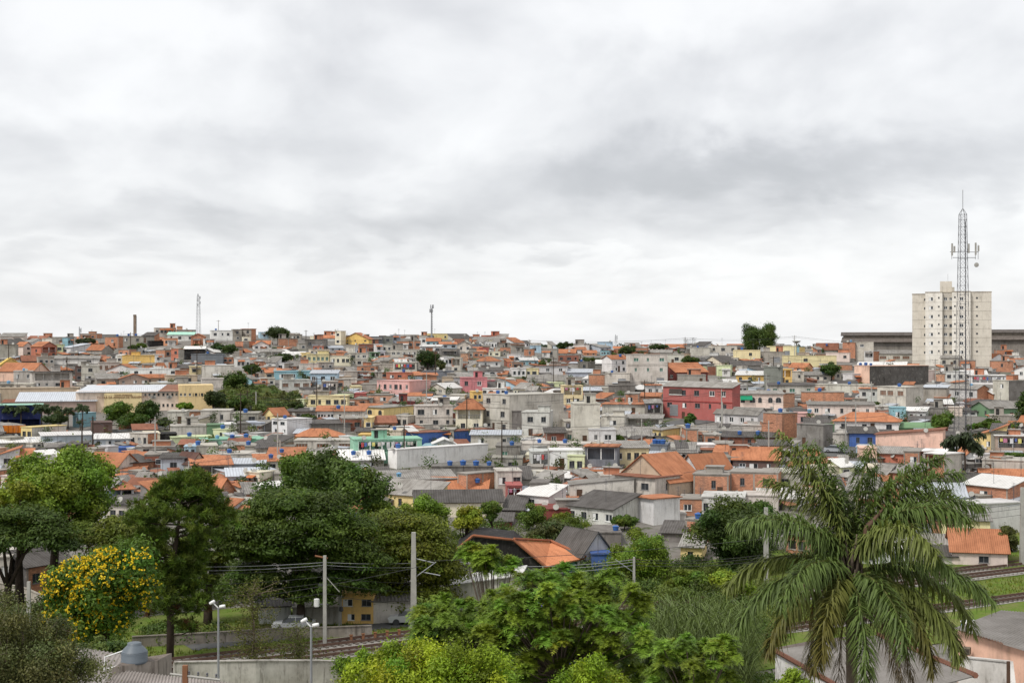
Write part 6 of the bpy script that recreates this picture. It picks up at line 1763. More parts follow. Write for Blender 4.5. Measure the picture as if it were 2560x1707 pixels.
# --- flowering tree
def flowering():
    e, ctr, rad, ids = tree('flowering_tree', 'round tree covered in yellow blossom beside the pine', 270, 1362, 1615, 128, 400, Y=112, col=(.050, .10, .020), leaf=.20, K=80, n=26000, pr=.22, flat=.85, cat='tree')
    k = 112/F; F_ = []; Cc = []
    w = NR.random(len(ctr)); sel = [i for i in range(len(ctr)) if (ctr[i][1] < .6) and (w[i] < .86)]
    for i in sel:
        lowered = ctr[i][2] < np.mean(ctr[:, 2])-1.2
        m = 16 if lowered and w[i] > .3 else 34; d = rdir(m, .5); d[:, 1] -= .5; d = unit(d); P = ctr[i]+d*rad[i]*np.array([1, 1, .85])*1.05
        for p in P:
            q = 4; o = p+NR.normal(size=(q, 3))*.07; F_.append(leaf_quads(o, unit(NR.normal(size=(q, 3))+np.array([0, -1.2, .8])), np.full(q, .095), .8)); Cc.append(np.array([.80, .55, .018])*(.75+.4*NR.random((q, 1))))
    link('blossoms', quads_mesh('blossoms', np.concatenate(F_), np.clip(np.concatenate(Cc), 0, .8), M['leaf']), e)
flowering()
# --- pine
def pine():
    Y = 125.0; k = Y/F; px = 425; X = (px-CX)/F*Y; zg = gz(X, Y); e = empty('pine_tree', (X, Y, zg)); tag(e, 'tall dark pine with a ragged crown beside the yellow-flowering tree', 'tree')
    env = [(1190, 468, 28), (1215, 468, 62), (1245, 462, 96), (1275, 462, 112), (1300, 455, 125), (1330, 430, 118), (1360, 440, 88), (1395, 448, 62), (1430, 440, 54), (1470, 440, 60), (1510, 450, 80), (1545, 455, 66), (1570, 445, 34)]
    ys = np.array([q[0] for q in env]); cxs = np.array([q[1] for q in env]); hw = np.array([q[2] for q in env]); V = []; C = []; tips = []
    for _ in range(150):
        y = NR.random()**1.2*375+1195; c, h = np.interp(y, ys, cxs), np.interp(y, ys, hw); a = NR.random()*2*math.pi; rr = h*k*(.25+.75*NR.random()**.5)
        if y > 1420 and NR.random() < .35: continue
        p = np.array([(c-px)*k+math.cos(a)*rr, math.sin(a)*rr*.9, (CAMZ-(y-CY)*k)-zg]); m_ = NR.integers(7, 14); q = p+NR.normal(size=(m_, 3))*np.array([.55, .55, .28]); tips += list(q)
    tips = np.array(tips); Kt = len(tips); per = 44; ids = np.repeat(np.arange(Kt), per); m = len(ids); d = rdir(m, .55); L = .30+.20*NR.random((m, 1)); t = unit(np.cross(d, NR.normal(size=(m, 3))))
    P = tips[ids]+NR.normal(size=(m, 3))*.10; w = .034
    Vq = np.stack([P-t*w, P+t*w, P+d*L+t*w*.5, P+d*L-t*w*.5], 1); Cq = vary((.062, .098, .020), ids, m, .25, .25, .1); low = tips[ids][:, 2] < (CAMZ-(1500-CY)*k)-zg; brown = low & ((NR.random(Kt) < .25)[ids]); Cq[brown] = np.array([.10, .05, .022])*(.7+.6*NR.random((brown.sum(), 1)))
    link('needles', quads_mesh('needles', Vq, Cq, M['leaf']), e)
    mb = MB(); mb.tube([(0, 0, -1), (.05, 0, 4), (.35, 0, 9), (1.1, 0, 14.5)], [.36, .30, .22, .08], 9)
    for i in NR.choice(Kt, 60, replace=False):
        p = Vector(tips[i]); z = p.z-abs(p.x)*.25; b0 = Vector((np.interp(z, [0, 4, 9, 14.5], [0, .05, .35, 1.1]), 0, max(z, 1.5))); mb.tube([b0, b0.lerp(p, .5)-Vector((0, 0, .15)), p], [.09, .06, .03], 5)
    link('trunk', mb.mesh('trunk', [M['bark']], True), e)
pine()
# --- grey-green bush at the bottom left
def grey_bush():
    e, ctr, rad, ids = tree('shrub', 'large grey-green twiggy shrub filling the bottom corner', 60, 1525, 1830, -160, 255, Y=44, col=(.075, .085, .045), leaf=.055, K=120, n=52000, pr=.17, flat=.9, cat='shrub', jit=.9, a=.14, bark='palebark')
    mb = MB()
    for i in range(220):
        c = ctr[i % len(ctr)]; d = rdir(1, .5)[0]; p = Vector(c); mb.tube([p, p+Vector(d)*rad[i % len(rad)]*1.5], [.012, .004], 3, caps=False)
    tag(link('twigs', mb.mesh('twigs', [M['palebark']]), e), kind='stuff')
grey_bush()
# --- jacarandas: rosettes of feathery fronds on bare stems
def jacaranda(label, px, Y, rosettes, col, fl=1.0, name='jacaranda_tree', per=44, stems=True, flowers=0):
    X = (px-CX)/F*Y; zg = gz(X, Y); k = Y/F; e = empty(name, (X, Y, zg)); tag(e, label, 'tree', 'jacarandas by the railway'); V = []; ids = []
    cen = []
    for (rx, ry, sz, dy) in rosettes: p = at(rx, ry, Y); cen.append(((p.x-X)*(Y+dy)/Y, dy, p.z-zg, sz))
    nl = 16
    for i, (cx_, cy_, cz_, sz) in enumerate(cen):
        az_ = NR.random(per)*2*math.pi; el_ = np.radians(NR.uniform(8, 80, per)); L = sz*k*(.7+.35*NR.random(per))
        for j in range(per):
            d = np.array([math.cos(az_[j])*math.cos(el_[j]), math.sin(az_[j])*math.cos(el_[j]), math.sin(el_[j])]); s = np.linspace(.15, 1, nl)[:, None]; o0 = NR.normal(size=3)*sz*k*.06
            Pm = np.array([cx_, cy_, cz_])+o0+d*L[j]*s+np.array([0, 0, -1.0])*L[j]*.62*s**2; T = unit(np.gradient(Pm, axis=0)); S = unit(np.cross(T, np.array([0, 0, 1.0]))+1e-4); w = (np.sin(np.pi*np.clip(s*.9+.08, 0, 1))*.24*L[j]+.02)*(.8+.4*NR.random((nl, 1)))
            hl = L[j]/nl*.40
            for sg in (-1, 1):
                tip = Pm+S*sg*w+T*w*.5+NR.normal(size=(nl, 3))*w*.2; V.append(np.stack([Pm-T*hl, Pm+T*hl, tip+T*hl*.4, tip-T*hl*.4], 1)); ids.append(np.full(nl, i))
    V = np.concatenate(V); ids = np.concatenate(ids); C = vary(col, ids, len(V), .2, .28, .12); link('crown', quads_mesh('crown', V, C, M['leaf']), e)
    mb = MB(); base = Vector((0, 0, -.5)); hi = max(c[2] for c in cen); fork = Vector((0, 0, max(hi*.35, 1.0))); mb.tube([base, fork], [.20*fl, .14*fl], 7)
    for c in cen: 
        p = Vector(c[:3]); mid = fork.lerp(p, .55)+Vector((0, 0, -.3)); mb.tube([fork, mid, p], [.06*fl, .04*fl, .02*fl], 4, caps=False)
    link('trunk', mb.mesh('trunk', [M['palebark']], True), e)
    if flowers:
        Q = []
        for i in range(flowers):
            c = cen[NR.integers(len(cen))]; p = np.array(c[:3])+np.array([NR.normal()*.3, -.5, .2]); Q.append(leaf_quads(p+NR.normal(size=(8, 3))*.09, rdir(8), np.full(8, .06), .7))
        Q = np.concatenate(Q); link('blossoms', quads_mesh('blossoms', Q, np.array([.18, .14, .42])*(.8+.4*NR.random((len(Q), 1))), M['leaf']), e)
def scatter(boxes, sz, dyr):
    out = []
    for (x0, x1, y0, y1, n) in boxes:
        for _ in range(n): out.append((NR.uniform(x0, x1), NR.uniform(y0, y1), sz*NR.uniform(.75, 1.2), NR.uniform(-dyr, dyr)))
    return out
JC = (.105, .165, .026)
jacaranda('dense jacaranda with feathery clumps in front of the black-walled house', 1400, 78, scatter([(1270, 1590, 1448, 1500, 26), (1225, 1620, 1490, 1570, 54), (1200, 1640, 1560, 1650, 58), (1250, 1640, 1640, 1760, 40)], 47, 3.4), JC, flowers=5)
jacaranda('lower jacaranda beside the ballast, in front of the tracks', 1150, 86, scatter([(1045, 1230, 1510, 1560, 30), (1040, 1260, 1550, 1640, 52), (1080, 1290, 1620, 1720, 44)], 42, 2.6), (.09, .15, .026), flowers=3)
jacaranda('small bright jacaranda at the bottom edge beside the palm', 1740, 70, scatter([(1650, 1830, 1600, 1660, 22), (1620, 1850, 1650, 1780, 36)], 42, 2.0), (.11, .18, .03))
jacaranda('young flat-topped jacaranda with thin bare stems before the black-walled house', 1235, 92, scatter([(1160, 1235, 1368, 1400, 14), (1170, 1250, 1395, 1425, 10), (1245, 1290, 1400, 1430, 6)], 34, 1.3), (.11, .18, .028), .8)
# --- ficus along the bottom edge
tree('ficus_tree', 'bright yellow-green broadleaf tree along the bottom edge', 1080, 1608, 1850, 840, 1430, Y=52, col=(.150, .215, .022), leaf=.085, K=110, n=52000, pr=.17, flat=1.1, asp=.42, a=.24, up=.2, thick=.6, hue=.14)
tree('ficus_tree', 'small yellow-green broadleaf tree at the bottom edge below the jacarandas', 1490, 1650, 1830, 1400, 1560, Y=52, col=(.145, .215, .022), leaf=.085, K=30, n=12000, pr=.28, flat=1.1, asp=.42, a=.24, up=.2)
tree('shrub', 'bright green shrub at the bottom edge below the palm', 1980, 1672, 1790, 1925, 2040, Y=58, col=(.13, .20, .025), leaf=.09, K=24, n=6000, cat='shrub')
# --- trees behind the railway to the right
tree('street_tree', 'round soft green tree beside the white gabled house', 1615, 1312, 1470, 1532, 1712, Y=164, col=(.095, .15, .024), leaf=.17, K=60, n=20000, pr=.22, flat=.8, group='trees behind the railway')
tree('street_tree', 'large dark tree behind the palm and catenary pole', 1840, 1250, 1470, 1735, 1960, Y=172, col=(.040, .068, .022), leaf=.24, K=60, n=20000, pr=.22, group='trees behind the railway')
tree('street_tree', 'dark leafy tree rising beside the stained white workshop', 1880, 1238, 1340, 1835, 1935, Y=185, col=(.055, .10, .025), leaf=.22, K=26, n=7000, group='trees behind the railway')
for i, (px, x0, x1, y0, y1, Y, col, lb) in enumerate([(1050, 1005, 1125, 1240, 1320, 178, (.11, .17, .03), 'leafy green tree in front of the yellow house with grey roof'), (1160, 1120, 1200, 1268, 1345, 176, (.16, .20, .03), 'yellow-green tree beside the blue netting pole'), (1228, 1205, 1262, 1240, 1310, 190, (.07, .12, .03), 'small dark tree before the grey-roofed cream house'),
    (1320, 1290, 1365, 1255, 1330, 200, (.07, .11, .025), 'bushy tree beside the off-white workshop'), (1350, 1310, 1420, 1300, 1370, 188, (.055, .07, .035), 'purplish-brown shrub uphill of the black-walled house'), (1430, 1385, 1480, 1285, 1345, 196, (.07, .11, .025), 'twiggy green shrub before the stained white house'), (1380, 1370, 1425, 1275, 1330, 204, (.10, .13, .02), 'small olive tree behind the purplish shrub'),
    (1560, 1530, 1600, 1285, 1320, 200, (.06, .10, .025), 'climbing greenery on the brick side of the stained white house'), (1870, 1775, 1900, 1430, 1500, 150, (.13, .20, .03), 'light green shrub beside the elephant grass'), (1690, 1640, 1790, 1425, 1480, 156, (.09, .14, .025), 'low green hedge below the round tree'), (2380, 2345, 2412, 1205, 1262, 225, (.06, .10, .03), 'round shrub beside the brick house with white roof'), (2518, 2490, 2552, 1315, 1400, 180, (.075, .085, .035), 'olive-brown bush beside the rails'),
    (2060, 2030, 2110, 1330, 1400, 178, (.05, .09, .03), 'dark shrub behind the palm crown'), (1500, 1470, 1540, 1270, 1300, 215, (.05, .085, .025), 'dark bush below the pale concrete house'), (1800, 1770, 1830, 1270, 1310, 205, (.06, .10, .03), 'pale shrub in front of the stained white workshop')]):
    tree('shrub' if 'shrub' in lb or 'bush' in lb or 'hedge' in lb or 'green' in lb and 'climb' in lb else 'garden_tree', lb, px, y0, y1, x0, x1, Y=Y, col=col, leaf=.2, K=22, n=5200, cat='shrub' if 'shrub' in lb or 'bush' in lb or 'hedge' in lb else 'tree', group='garden trees and shrubs')
# --- hillside trees
for (x0, x1, y0, y1, yb, col, lb) in [(668, 722, 817, 852, 862, (.035, .055, .02), 'dark round tree on the crest beside the brick wall'), (1042, 1096, 870, 926, 930, (.030, .055, .020), 'dark round tree standing among houses on the slope'), (1085, 1112, 897, 926, 932, (.05, .065, .03), 'brownish tree beside the round slope tree'), (1858, 1904, 798, 882, 884, (.05, .082, .028), 'taller of the two dense trees on the skyline'), (1897, 1943, 804, 882, 885, (.05, .085, .028), 'shorter of the two dense trees on the skyline'),
    (558, 618, 922, 975, 985, (.04, .075, .02), 'dark tree on the top of the grassy bank'), (610, 650, 910, 935, 950, (.04, .065, .025), 'small dark tree beside the pink-stepped houses'), (505, 560, 975, 1022, 1030, (.03, .048, .02), 'dark purplish tree beside the school end block'), (560, 640, 990, 1030, 1036, (.045, .075, .02), 'low trees at the foot of the grassy bank'), (260, 330, 1002, 1055, 1062, (.06, .11, .022), 'bright green tree in front of the lettered school wall'), (340, 412, 1003, 1060, 1066, (.032, .058, .018), 'dark green tree in front of the school windows'), (300, 370, 1032, 1068, 1072, (.045, .08, .02), 'low rounded tree before the school trees'), (445, 480, 1005, 1026, 1034, (.08, .14, .02), 'light green hedge tree below the school end block'), (395, 430, 1045, 1068, 1074, (.04, .065, .025), 'dark palm-like shrub below the school'),
    (672, 732, 885, 908, 914, (.035, .06, .02), 'dark rounded tree before the crest houses'), (527, 560, 858, 884, 890, (.03, .055, .02), 'dark tree beside the black veranda house'), (548, 592, 862, 890, 896, (.04, .07, .025), 'green tree uphill of the slate-grey wall'), (316, 345, 862, 880, 886, (.035, .055, .02), 'small dark garden tree downhill of the chimney'), (340, 368, 858, 872, 882, (.08, .12, .02), 'light green garden tree downhill of the chimney'), (188, 240, 845, 860, 868, (.03, .05, .02), 'dark low trees on the crest below the small mast'),
    (1390, 1430, 854, 872, 882, (.03, .05, .02), 'dark round tree on the far crest'), (1545, 1600, 862, 885, 890, (.035, .06, .022), 'dense tree behind the bare brick upper storey'), (1620, 1680, 860, 876, 884, (.035, .06, .022), 'long dark tree behind the pale corrugated roof'), (1705, 1750, 890, 912, 920, (.045, .075, .025), 'dark tree beside the red gabled house'), (2053, 2104, 908, 946, 952, (.045, .08, .025), 'bushy tree beside the salmon and soot-black building'), (1440, 1500, 893, 907, 915, (.045, .07, .025), 'dark bushes behind the cement house'), (1345, 1385, 898, 915, 922, (.045, .07, .025), 'dark shrub beside the turquoise house'),
    (1711, 1740, 1035, 1063, 1068, (.045, .085, .022), 'small street tree in front of the red building'), (1530, 1560, 1088, 1108, 1112, (.05, .09, .02), 'small shrub on the roofs before the grey house'), (1690, 1725, 1100, 1120, 1128, (.07, .12, .02), 'bright shrub below the yellow house with arched windows'), (2535, 2600, 972, 1060, 1075, (.04, .07, .025), 'large dark tree at the frame edge beside the green gabled house'), (2490, 2590, 1130, 1165, 1172, (.055, .10, .022), 'green hedge below the taupe house at the frame edge'), (2345, 2380, 1035, 1062, 1070, (.06, .10, .02), 'overgrown shrub at the foot of the lattice mast'), (2460, 2490, 1048, 1068, 1075, (.045, .08, .02), 'dark shrub below the green gabled house'), (2420, 2560, 1052, 1072, 1078, (.07, .12, .025), 'low greenery along the wall below the green gabled house'), (700, 755, 1005, 1030, 1036, (.045, .07, .025), 'dark shrub below the white bank wall'), (745, 790, 1035, 1050, 1058, (.045, .075, .025), 'shrub behind the white block'), (860, 882, 990, 1004, 1010, (.04, .07, .025), 'small tree beside the cream block'), (2170, 2200, 1005, 1012, 1020, (.05, .08, .03), 'weedy shrub on the grey roofs'), (2330, 2380, 1040, 1075, 1082, (.06, .10, .02), 'green scrub around the lattice mast')]:
    Yt = depth_at((x0+x1)/2, yb); s_ = (x1-x0)*Yt/F
    tree('bush' if 'shrub' in lb or 'bush' in lb or 'hedge' in lb or 'green' in lb.split()[-1] else 'hillside_tree', lb, (x0+x1)/2, y0, y1, x0, x1, ybase=yb, col=col, leaf=.33, K=56, n=int(3400+s_*300)*(2 if 'skyline' in lb else 1), pr=.42 if 'skyline' in lb else .27, a=.2, cat='shrub' if 'shrub' in lb or 'bush' in lb or 'hedge' in lb else 'tree', group='trees among the hillside houses')
# far ridge woodland
def far_wood():
    Q, Cc = [], []
    for i in range(150):
        px = NR.uniform(1180, 2300); Y = NR.uniform(760, 1500); X = (px-CX)/F*Y; zg = gz(X, Y); h = NR.uniform(3, 8); w = NR.uniform(3, 9); c = np.array([X, Y, zg+h*.6])
        d = rdir(160, .3); P = c+d*np.array([w, w, h*.5])*(.6+.4*NR.random((160, 1))); Q.append(leaf_quads(P, unit(d+NR.normal(size=d.shape)*.5), np.full(160, .7), .6)); t = np.array([.05, .075, .045])*NR.uniform(.8, 1.2); Cc.append(np.tile(t, (160, 1))*(.8+.4*NR.random((160, 1))))
    tag(link('far_woods', quads_mesh('far_woods', np.concatenate(Q), np.concatenate(Cc), M['leaf'])), 'distant woods along the far ridge', 'woods', kind='stuff')
far_wood()
# grassy bank
def make_bank():
    m, g, b = mat('rough_hillside_grass'); p = pos(g); c = g.noise(p, 0.25, 4.0, 0.65); d = g.noise(p, 2.5, 4.0, 0.65)
    g.put(b.inputs['Base Color'], g.mix(g.ramp(c, [(0.42, 0.0), (0.6, 1.0)]), g.mix(d, (0.03, 0.045, 0.012, 1), (0.075, 0.10, 0.028, 1)), g.mix(d, (0.055, 0.07, 0.02, 1), (0.14, 0.16, 0.05, 1))))
    b.inputs['Roughness'].default_value = 1.0; b.inputs['Specular IOR Level'].default_value = 0.05; bump(g, b, d, 1.0, 0.4); return m
M['bank'] = make_bank()
def bank():
    mb = MB(); P = [(560, 968), (600, 962), (660, 962), (735, 985), (745, 1010), (700, 1012), (640, 1018), (570, 1022)]; c = (650, 990)
    def gp(px, py): Y = depth_at(px, py+14); p = at(px, py, Y); p.z = max(p.z, gz(p.x, p.y)+.1); return p
    N = len(P); rings = [1.0, .7, .4, .0]
    for a, b in zip(rings[:-1], rings[1:]):
        for i in range(N):
            p, q = P[i], P[(i+1) % N]; f = lambda pt, t: gp(c[0]+(pt[0]-c[0])*t, c[1]+(pt[1]-c[1])*t); mb.quad(f(p, a), f(q, a), f(q, b), f(p, b))
    tag(link('grassy_bank', mb.mesh('grassy_bank', [M['bank']])), kind='structure')
bank()
def bank_scrub():
    Q, Cc = [], []
    for _ in range(170):
        px = NR.uniform(548, 748); py = NR.uniform(968, 1030)
        if py < 985 and px > 690: continue
        Y = depth_at(px, py+12); p = at(px, py, Y); m = 150; d = rdir(m, .4); w = NR.uniform(.5, 1.8); h = NR.uniform(.3, 1.4); P = np.array([p.x, p.y, max(p.z, gz(p.x, p.y))+h*.3])+d*np.array([w, w, h])*(.4+.6*NR.random((m, 1)))
        Q.append(leaf_quads(P, unit(d+NR.normal(size=d.shape)*.6), .2+.14*NR.random(m), .5)); t = np.array([.085, .115, .028])*NR.uniform(.45, 1.4)*np.array([NR.uniform(.8, 1.35), 1, 1]); Cc.append(np.tile(t, (m, 1))*(.7+.6*NR.random((m, 1))))
    tag(link('bank_scrub', quads_mesh('bank_scrub', np.concatenate(Q), np.concatenate(Cc), M['leaf'])), 'weeds and scrub growing over the grassy bank', 'scrub', kind='stuff')
bank_scrub()
# --- palms
def blade(V, C, P, d, L, w, droop, col):
    """two-segment leaf blade"""
    s = np.cross(d, [0, 0, 1.0]); s = s/max(np.linalg.norm(s), 1e-4); m = P+d*L*.5+np.array([0, 0, -droop*.25*L]); t = P+d*L*.92+np.array([0, 0, -droop*L])
    up = np.cross(s, d)*.0; ww = s*w
    V += [np.array([P-ww*.5, P+ww*.5, m+ww, m-ww]), np.array([m-ww, m+ww, t+ww*.12, t-ww*.12])]; C += [col, col]
def frond_mesh(az_, el0, droop, L, nl, ll, lw, col, rach, tipcol=None, hang=.55):
    pts = []; p = np.zeros(3); N = 16; a = math.radians(el0); h = np.array([math.cos(az_), math.sin(az_), 0])
    for i in range(N+1):
        t = i/N; pts.append(p.copy()); ang = a-math.radians(droop)*t**1.25; p = p+(h*math.cos(ang)+np.array([0, 0, math.sin(ang)]))*L/N
    pts = np.array(pts); V, C = [], []; side = np.array([-h[1], h[0], 0.0])
    for i in range(nl):
        t = .12+.88*i/(nl-1); f = t*N; j = min(int(f), N-1); P = pts[j]*(1-f+j)+pts[min(j+1, N)]*(f-j); T = pts[min(j+1, N)]-pts[j]; T = T/np.linalg.norm(T); up = np.cross(T, side); up = up if up[2] > 0 else -up
        ln = ll*(.45+.55*math.sin(math.pi*min(t*.85+.12, 1)))*NR.uniform(.8, 1.15)
        for sg in (-1, 1):
            ph = NR.normal()*.75; d = (side*sg*math.cos(ph)+up*math.sin(ph)*1.0)*NR.uniform(.7, 1.0)+T*NR.uniform(.35, .75); d = d/np.linalg.norm(d); cc = np.array(col)*NR.uniform(.72, 1.3)
            if tipcol is not None: cc = cc*(1-t)+np.array(tipcol)*t*NR.uniform(.8, 1.2)
            blade(V, C, P, d, ln, lw, hang*NR.uniform(.6, 1.3), np.clip(cc, .004, .6))
    R = []; n = 5
    me = None; V = np.array(V); C = np.array(C)
    rv = []
    for i in range(N):
        r0, r1 = .05*(1-i/N)+.008, .05*(1-(i+1)/N)+.008
        for sd, u in ((side, np.array([0, 0, 1.0])), (np.array([0, 0, 1.0]), side)): rv.append(np.array([pts[i]-sd*r0, pts[i]+sd*r0, pts[i+1]+sd*r1, pts[i+1]-sd*r1]))
    return quads_mesh('frond', np.concatenate([V, np.array(rv)]), np.concatenate([C, np.tile(np.array(rach), (len(rv), 1))]), M['leaf'])
def big_palm():
    Y = 47.0; px, py = 2128, 1430; c = at(px, py, Y); zg = gz(c.x, c.y); e = empty('palm_tree', (c.x, c.y, zg)); tag(e, 'large feathery palm with drooping fronds in front of the railway', 'palm tree'); H = c.z-zg
    mb = MB(); mb.tube([(0.1, 0, -1), (.05, 0, H*.4), (0, 0, H*.8), (0, 0, H-.3), (0, 0, H+.5)], [.24, .2, .18, .23, .12], 12); link('trunk', mb.mesh('trunk', [M['palebark']], True), e)
    mb = MB()
    for i in range(26):
        a = i*2.4; z = H-.9+i*.055; mb.tube([(math.cos(a)*.16, math.sin(a)*.16, z), (math.cos(a)*.30, math.sin(a)*.30, z+.45), (math.cos(a)*.40, math.sin(a)*.40, z+.95)], [.09, .06, .02], 5)
    link('leaf_bases', mb.mesh('leaf_bases', [M['palebark']], True), e)
    G1 = (.100, .145, .036); G2 = (.135, .160, .036); OL = (.12, .10, .022); rch = (.16, .17, .06)
    # azimuth (0 right, 90 away, 180 left, 270 towards the viewer), start elevation, droop, length, colour
    fr = [(140, 66, 66, 4.6), (310, 40, 96, 4.5), (225, 30, 92, 4.5), (180, 74, 30, 4.9), (60, 70, 65, 4.6), (120, 82, 45, 4.5), (20, 56, 62, 4.8), (200, 50, 70, 4.6), (0, 66, 62, 4.9), (165, 76, 45, 4.6), (150, 82, 35, 4.4), (60, 80, 60, 4.8), (30, 72, 85, 4.9), (15, 74, 70, 5.0), (350, 62, 88, 5.0), (8, 50, 75, 4.9), (330, 66, 95, 4.6), (345, 22, 75, 4.9), (5, 12, 90, 5.0), (350, -6, 72, 4.6), (180, 52, 80, 4.6), (172, 28, 85, 4.4), (190, 12, 85, 4.7), (205, -2, 80, 4.4), (300, 58, 110, 4.4), (90, 60, 70, 4.3), (285, 10, 95, 4.6), (240, 4, 95, 4.4), (265, -12, 80, 4.4), (310, -6, 84, 4.6), (325, 2, 88, 4.8), (230, -20, 66, 4.0)]
    for i, (az_, el_, dr, L) in enumerate(fr):
        low = el_ < 14; col = G1 if i % 3 else G2; me = frond_mesh(math.radians(az_), el_, dr, L*NR.uniform(.95, 1.05), 200 if el_ > 40 else 180, .86 if el_ > 40 else .74, .028, col, rch, OL if low and i % 2 else None, .6)
        link('frond', me, e, (0, 0, H+.25 if el_ > 30 else H-.05))
    for az_, el_, dr, L in ((300, -30, 58, 4.2), (245, -34, 54, 3.6), (350, -36, 54, 3.8), (275, -40, 48, 3.9), (200, -38, 50, 3.4), (325, -44, 44, 3.6)):
        o = link('frond', frond_mesh(math.radians(az_), el_, dr, L, 70, .6, .014, (.13, .10, .065), (.16, .12, .08), None, .95), e, (0, 0, H-.3)); o['label'] = 'withered grey-brown hanging frond'
    o = link('flower_stalk', frond_mesh(math.radians(200), -5, 85, 2.1, 60, .75, .016, (.17, .095, .02), (.2, .12, .03), None, .9), e, (-.1, -.1, H-.2)); o['label'] = 'rust-brown drooping flower stalk'
    V = []; C = []
    mb = MB(); pts = [(.15, -.1, H+.1), (.35, -.15, H+.9), (.5, -.2, H+1.5), (.95, -.3, H+2.1)]; mb.tube(pts, [.05, .1, .13, .03], 7); link('spathe', mb.mesh('spathe', [M['wood']], True), e)['label'] = 'brown woody curved spathe'
big_palm()
def small_palm(px, ycrown, ybase, size_px, label, Y=None, col=(.06, .088, .036), nf=15, group=None, nl=26):
    Y = Y or depth_at(px, ybase); c = at(px, ycrown, Y); zg = gz(c.x, c.y); e = empty('palm_tree', (c.x, c.y, zg)); tag(e, label, 'palm tree', group); H = c.z-zg; L = size_px*Y/F
    mb = MB(); mb.tube([(0, 0, -.5), (.05, 0, H*.5), (0, 0, H)], [.2, .16, .14], 7); link('trunk', mb.mesh('trunk', [M['palebark']], True), e)
    for i in range(nf): link('frond', frond_mesh(i*2.399, NR.uniform(5, 70), NR.uniform(75, 120), L*NR.uniform(.85, 1.1), nl, L*.34, L*.05, col, (.10, .09, .04), None, .55), e, (0, 0, H))
small_palm(2412, 1108, 1200, 58, 'tall slender palm uphill of the brick house with white roof', col=(.045, .062, .028), nf=18, nl=34)
for i, (px, yc, yb, sz, lb) in enumerate([(20, 1022, 1068, 24, 'at the frame edge'), (52, 1024, 1068, 24, 'second from the frame edge'), (103, 1020, 1070, 24, 'taller one mid-row'), (135, 1026, 1070, 22, 'beside the dark shrubs'), (170, 1028, 1070, 20, 'before the white hall'), (206, 1020, 1074, 20, 'on a tall thin stem'), (200, 1056, 1078, 10, 'a small young one')]):
    small_palm(px, yc, yb, sz, 'feathery palm in the row by the navy depot, ' + lb, nf=20, nl=26, group='row of palms by the navy depot')
for px, yc, yb, sz, lb in ((672, 1012, 1034, 13, 'short palm on the grassy bank edge'), (925, 985, 1003, 12, 'short palm below the pink building'), (278, 850, 862, 8, 'tiny palm on the crest rooftops'), (490, 862, 878, 10, 'small palm before the terracotta house'), (2545, 1060, 1085, 16, 'banana-like palm below the green gabled house')):
    small_palm(px, yc, yb, sz, lb, nf=10, nl=14, group='small palms among the houses')
tree('street_tree', 'dark mass of shrubs between the palms of the row', 150, 1030, 1068, 108, 185, ybase=1074, col=(.035, .055, .025), leaf=.3, K=24, n=4500, cat='shrub')
# --- elephant grass
def elephant_grass():
    Y0 = 118.0; e = None; V, C = [], []; o = Vector(((1710-CX)/F*Y0, Y0, gz((1710-CX)/F*Y0, Y0)))
    for i in range(8500):
        px = NR.uniform(1590, 1875); Y = NR.uniform(98, 126); X = (px-CX)/F*Y; zg = gz(X, Y); top = 1424+20*math.sin(px*.021)+NR.random()**1.6*180; L = max((CAMZ-(top-CY)*Y/F)-zg, 1.0); 
        b0 = np.array([X, Y, zg+L*NR.uniform(.15, .6)]); a = NR.random()*2*math.pi; d = np.array([math.cos(a)*.5, math.sin(a)*.5, 1.0]); d /= np.linalg.norm(d); ln = NR.uniform(1.6, 3.2); col = np.array([.085, .115, .034])*NR.uniform(.5, 1.7)
        top_z = CAMZ-(top-CY)*Y/F; b0[2] = min(b0[2], top_z-ln*.55)
        s = np.cross(d, [0, 1.0, .1]); s /= np.linalg.norm(s); w = .030; p0 = b0; p1 = b0+d*ln*.45; p2 = p1+(d*.6+np.array([math.cos(a)*.5, math.sin(a)*.5, -.1]))*ln*.3; p3 = p2+np.array([math.cos(a)*.6, math.sin(a)*.6, -.8])*ln*.35
        for q0, q1, w0, w1 in ((p0, p1, w*.7, w), (p1, p2, w, w*.9), (p2, p3, w*.9, w*.2)): V.append(np.array([q0-s*w0, q0+s*w0, q1+s*w1, q1-s*w1])); C.append(col)
    V = np.array(V)-np.array(o); ob = link('elephant_grass', quads_mesh('elephant_grass', V, np.array(C), M['leaf']), None, o); tag(ob, 'tall arching elephant grass thicket beside the railway', 'grass', kind='stuff')
elephant_grass()
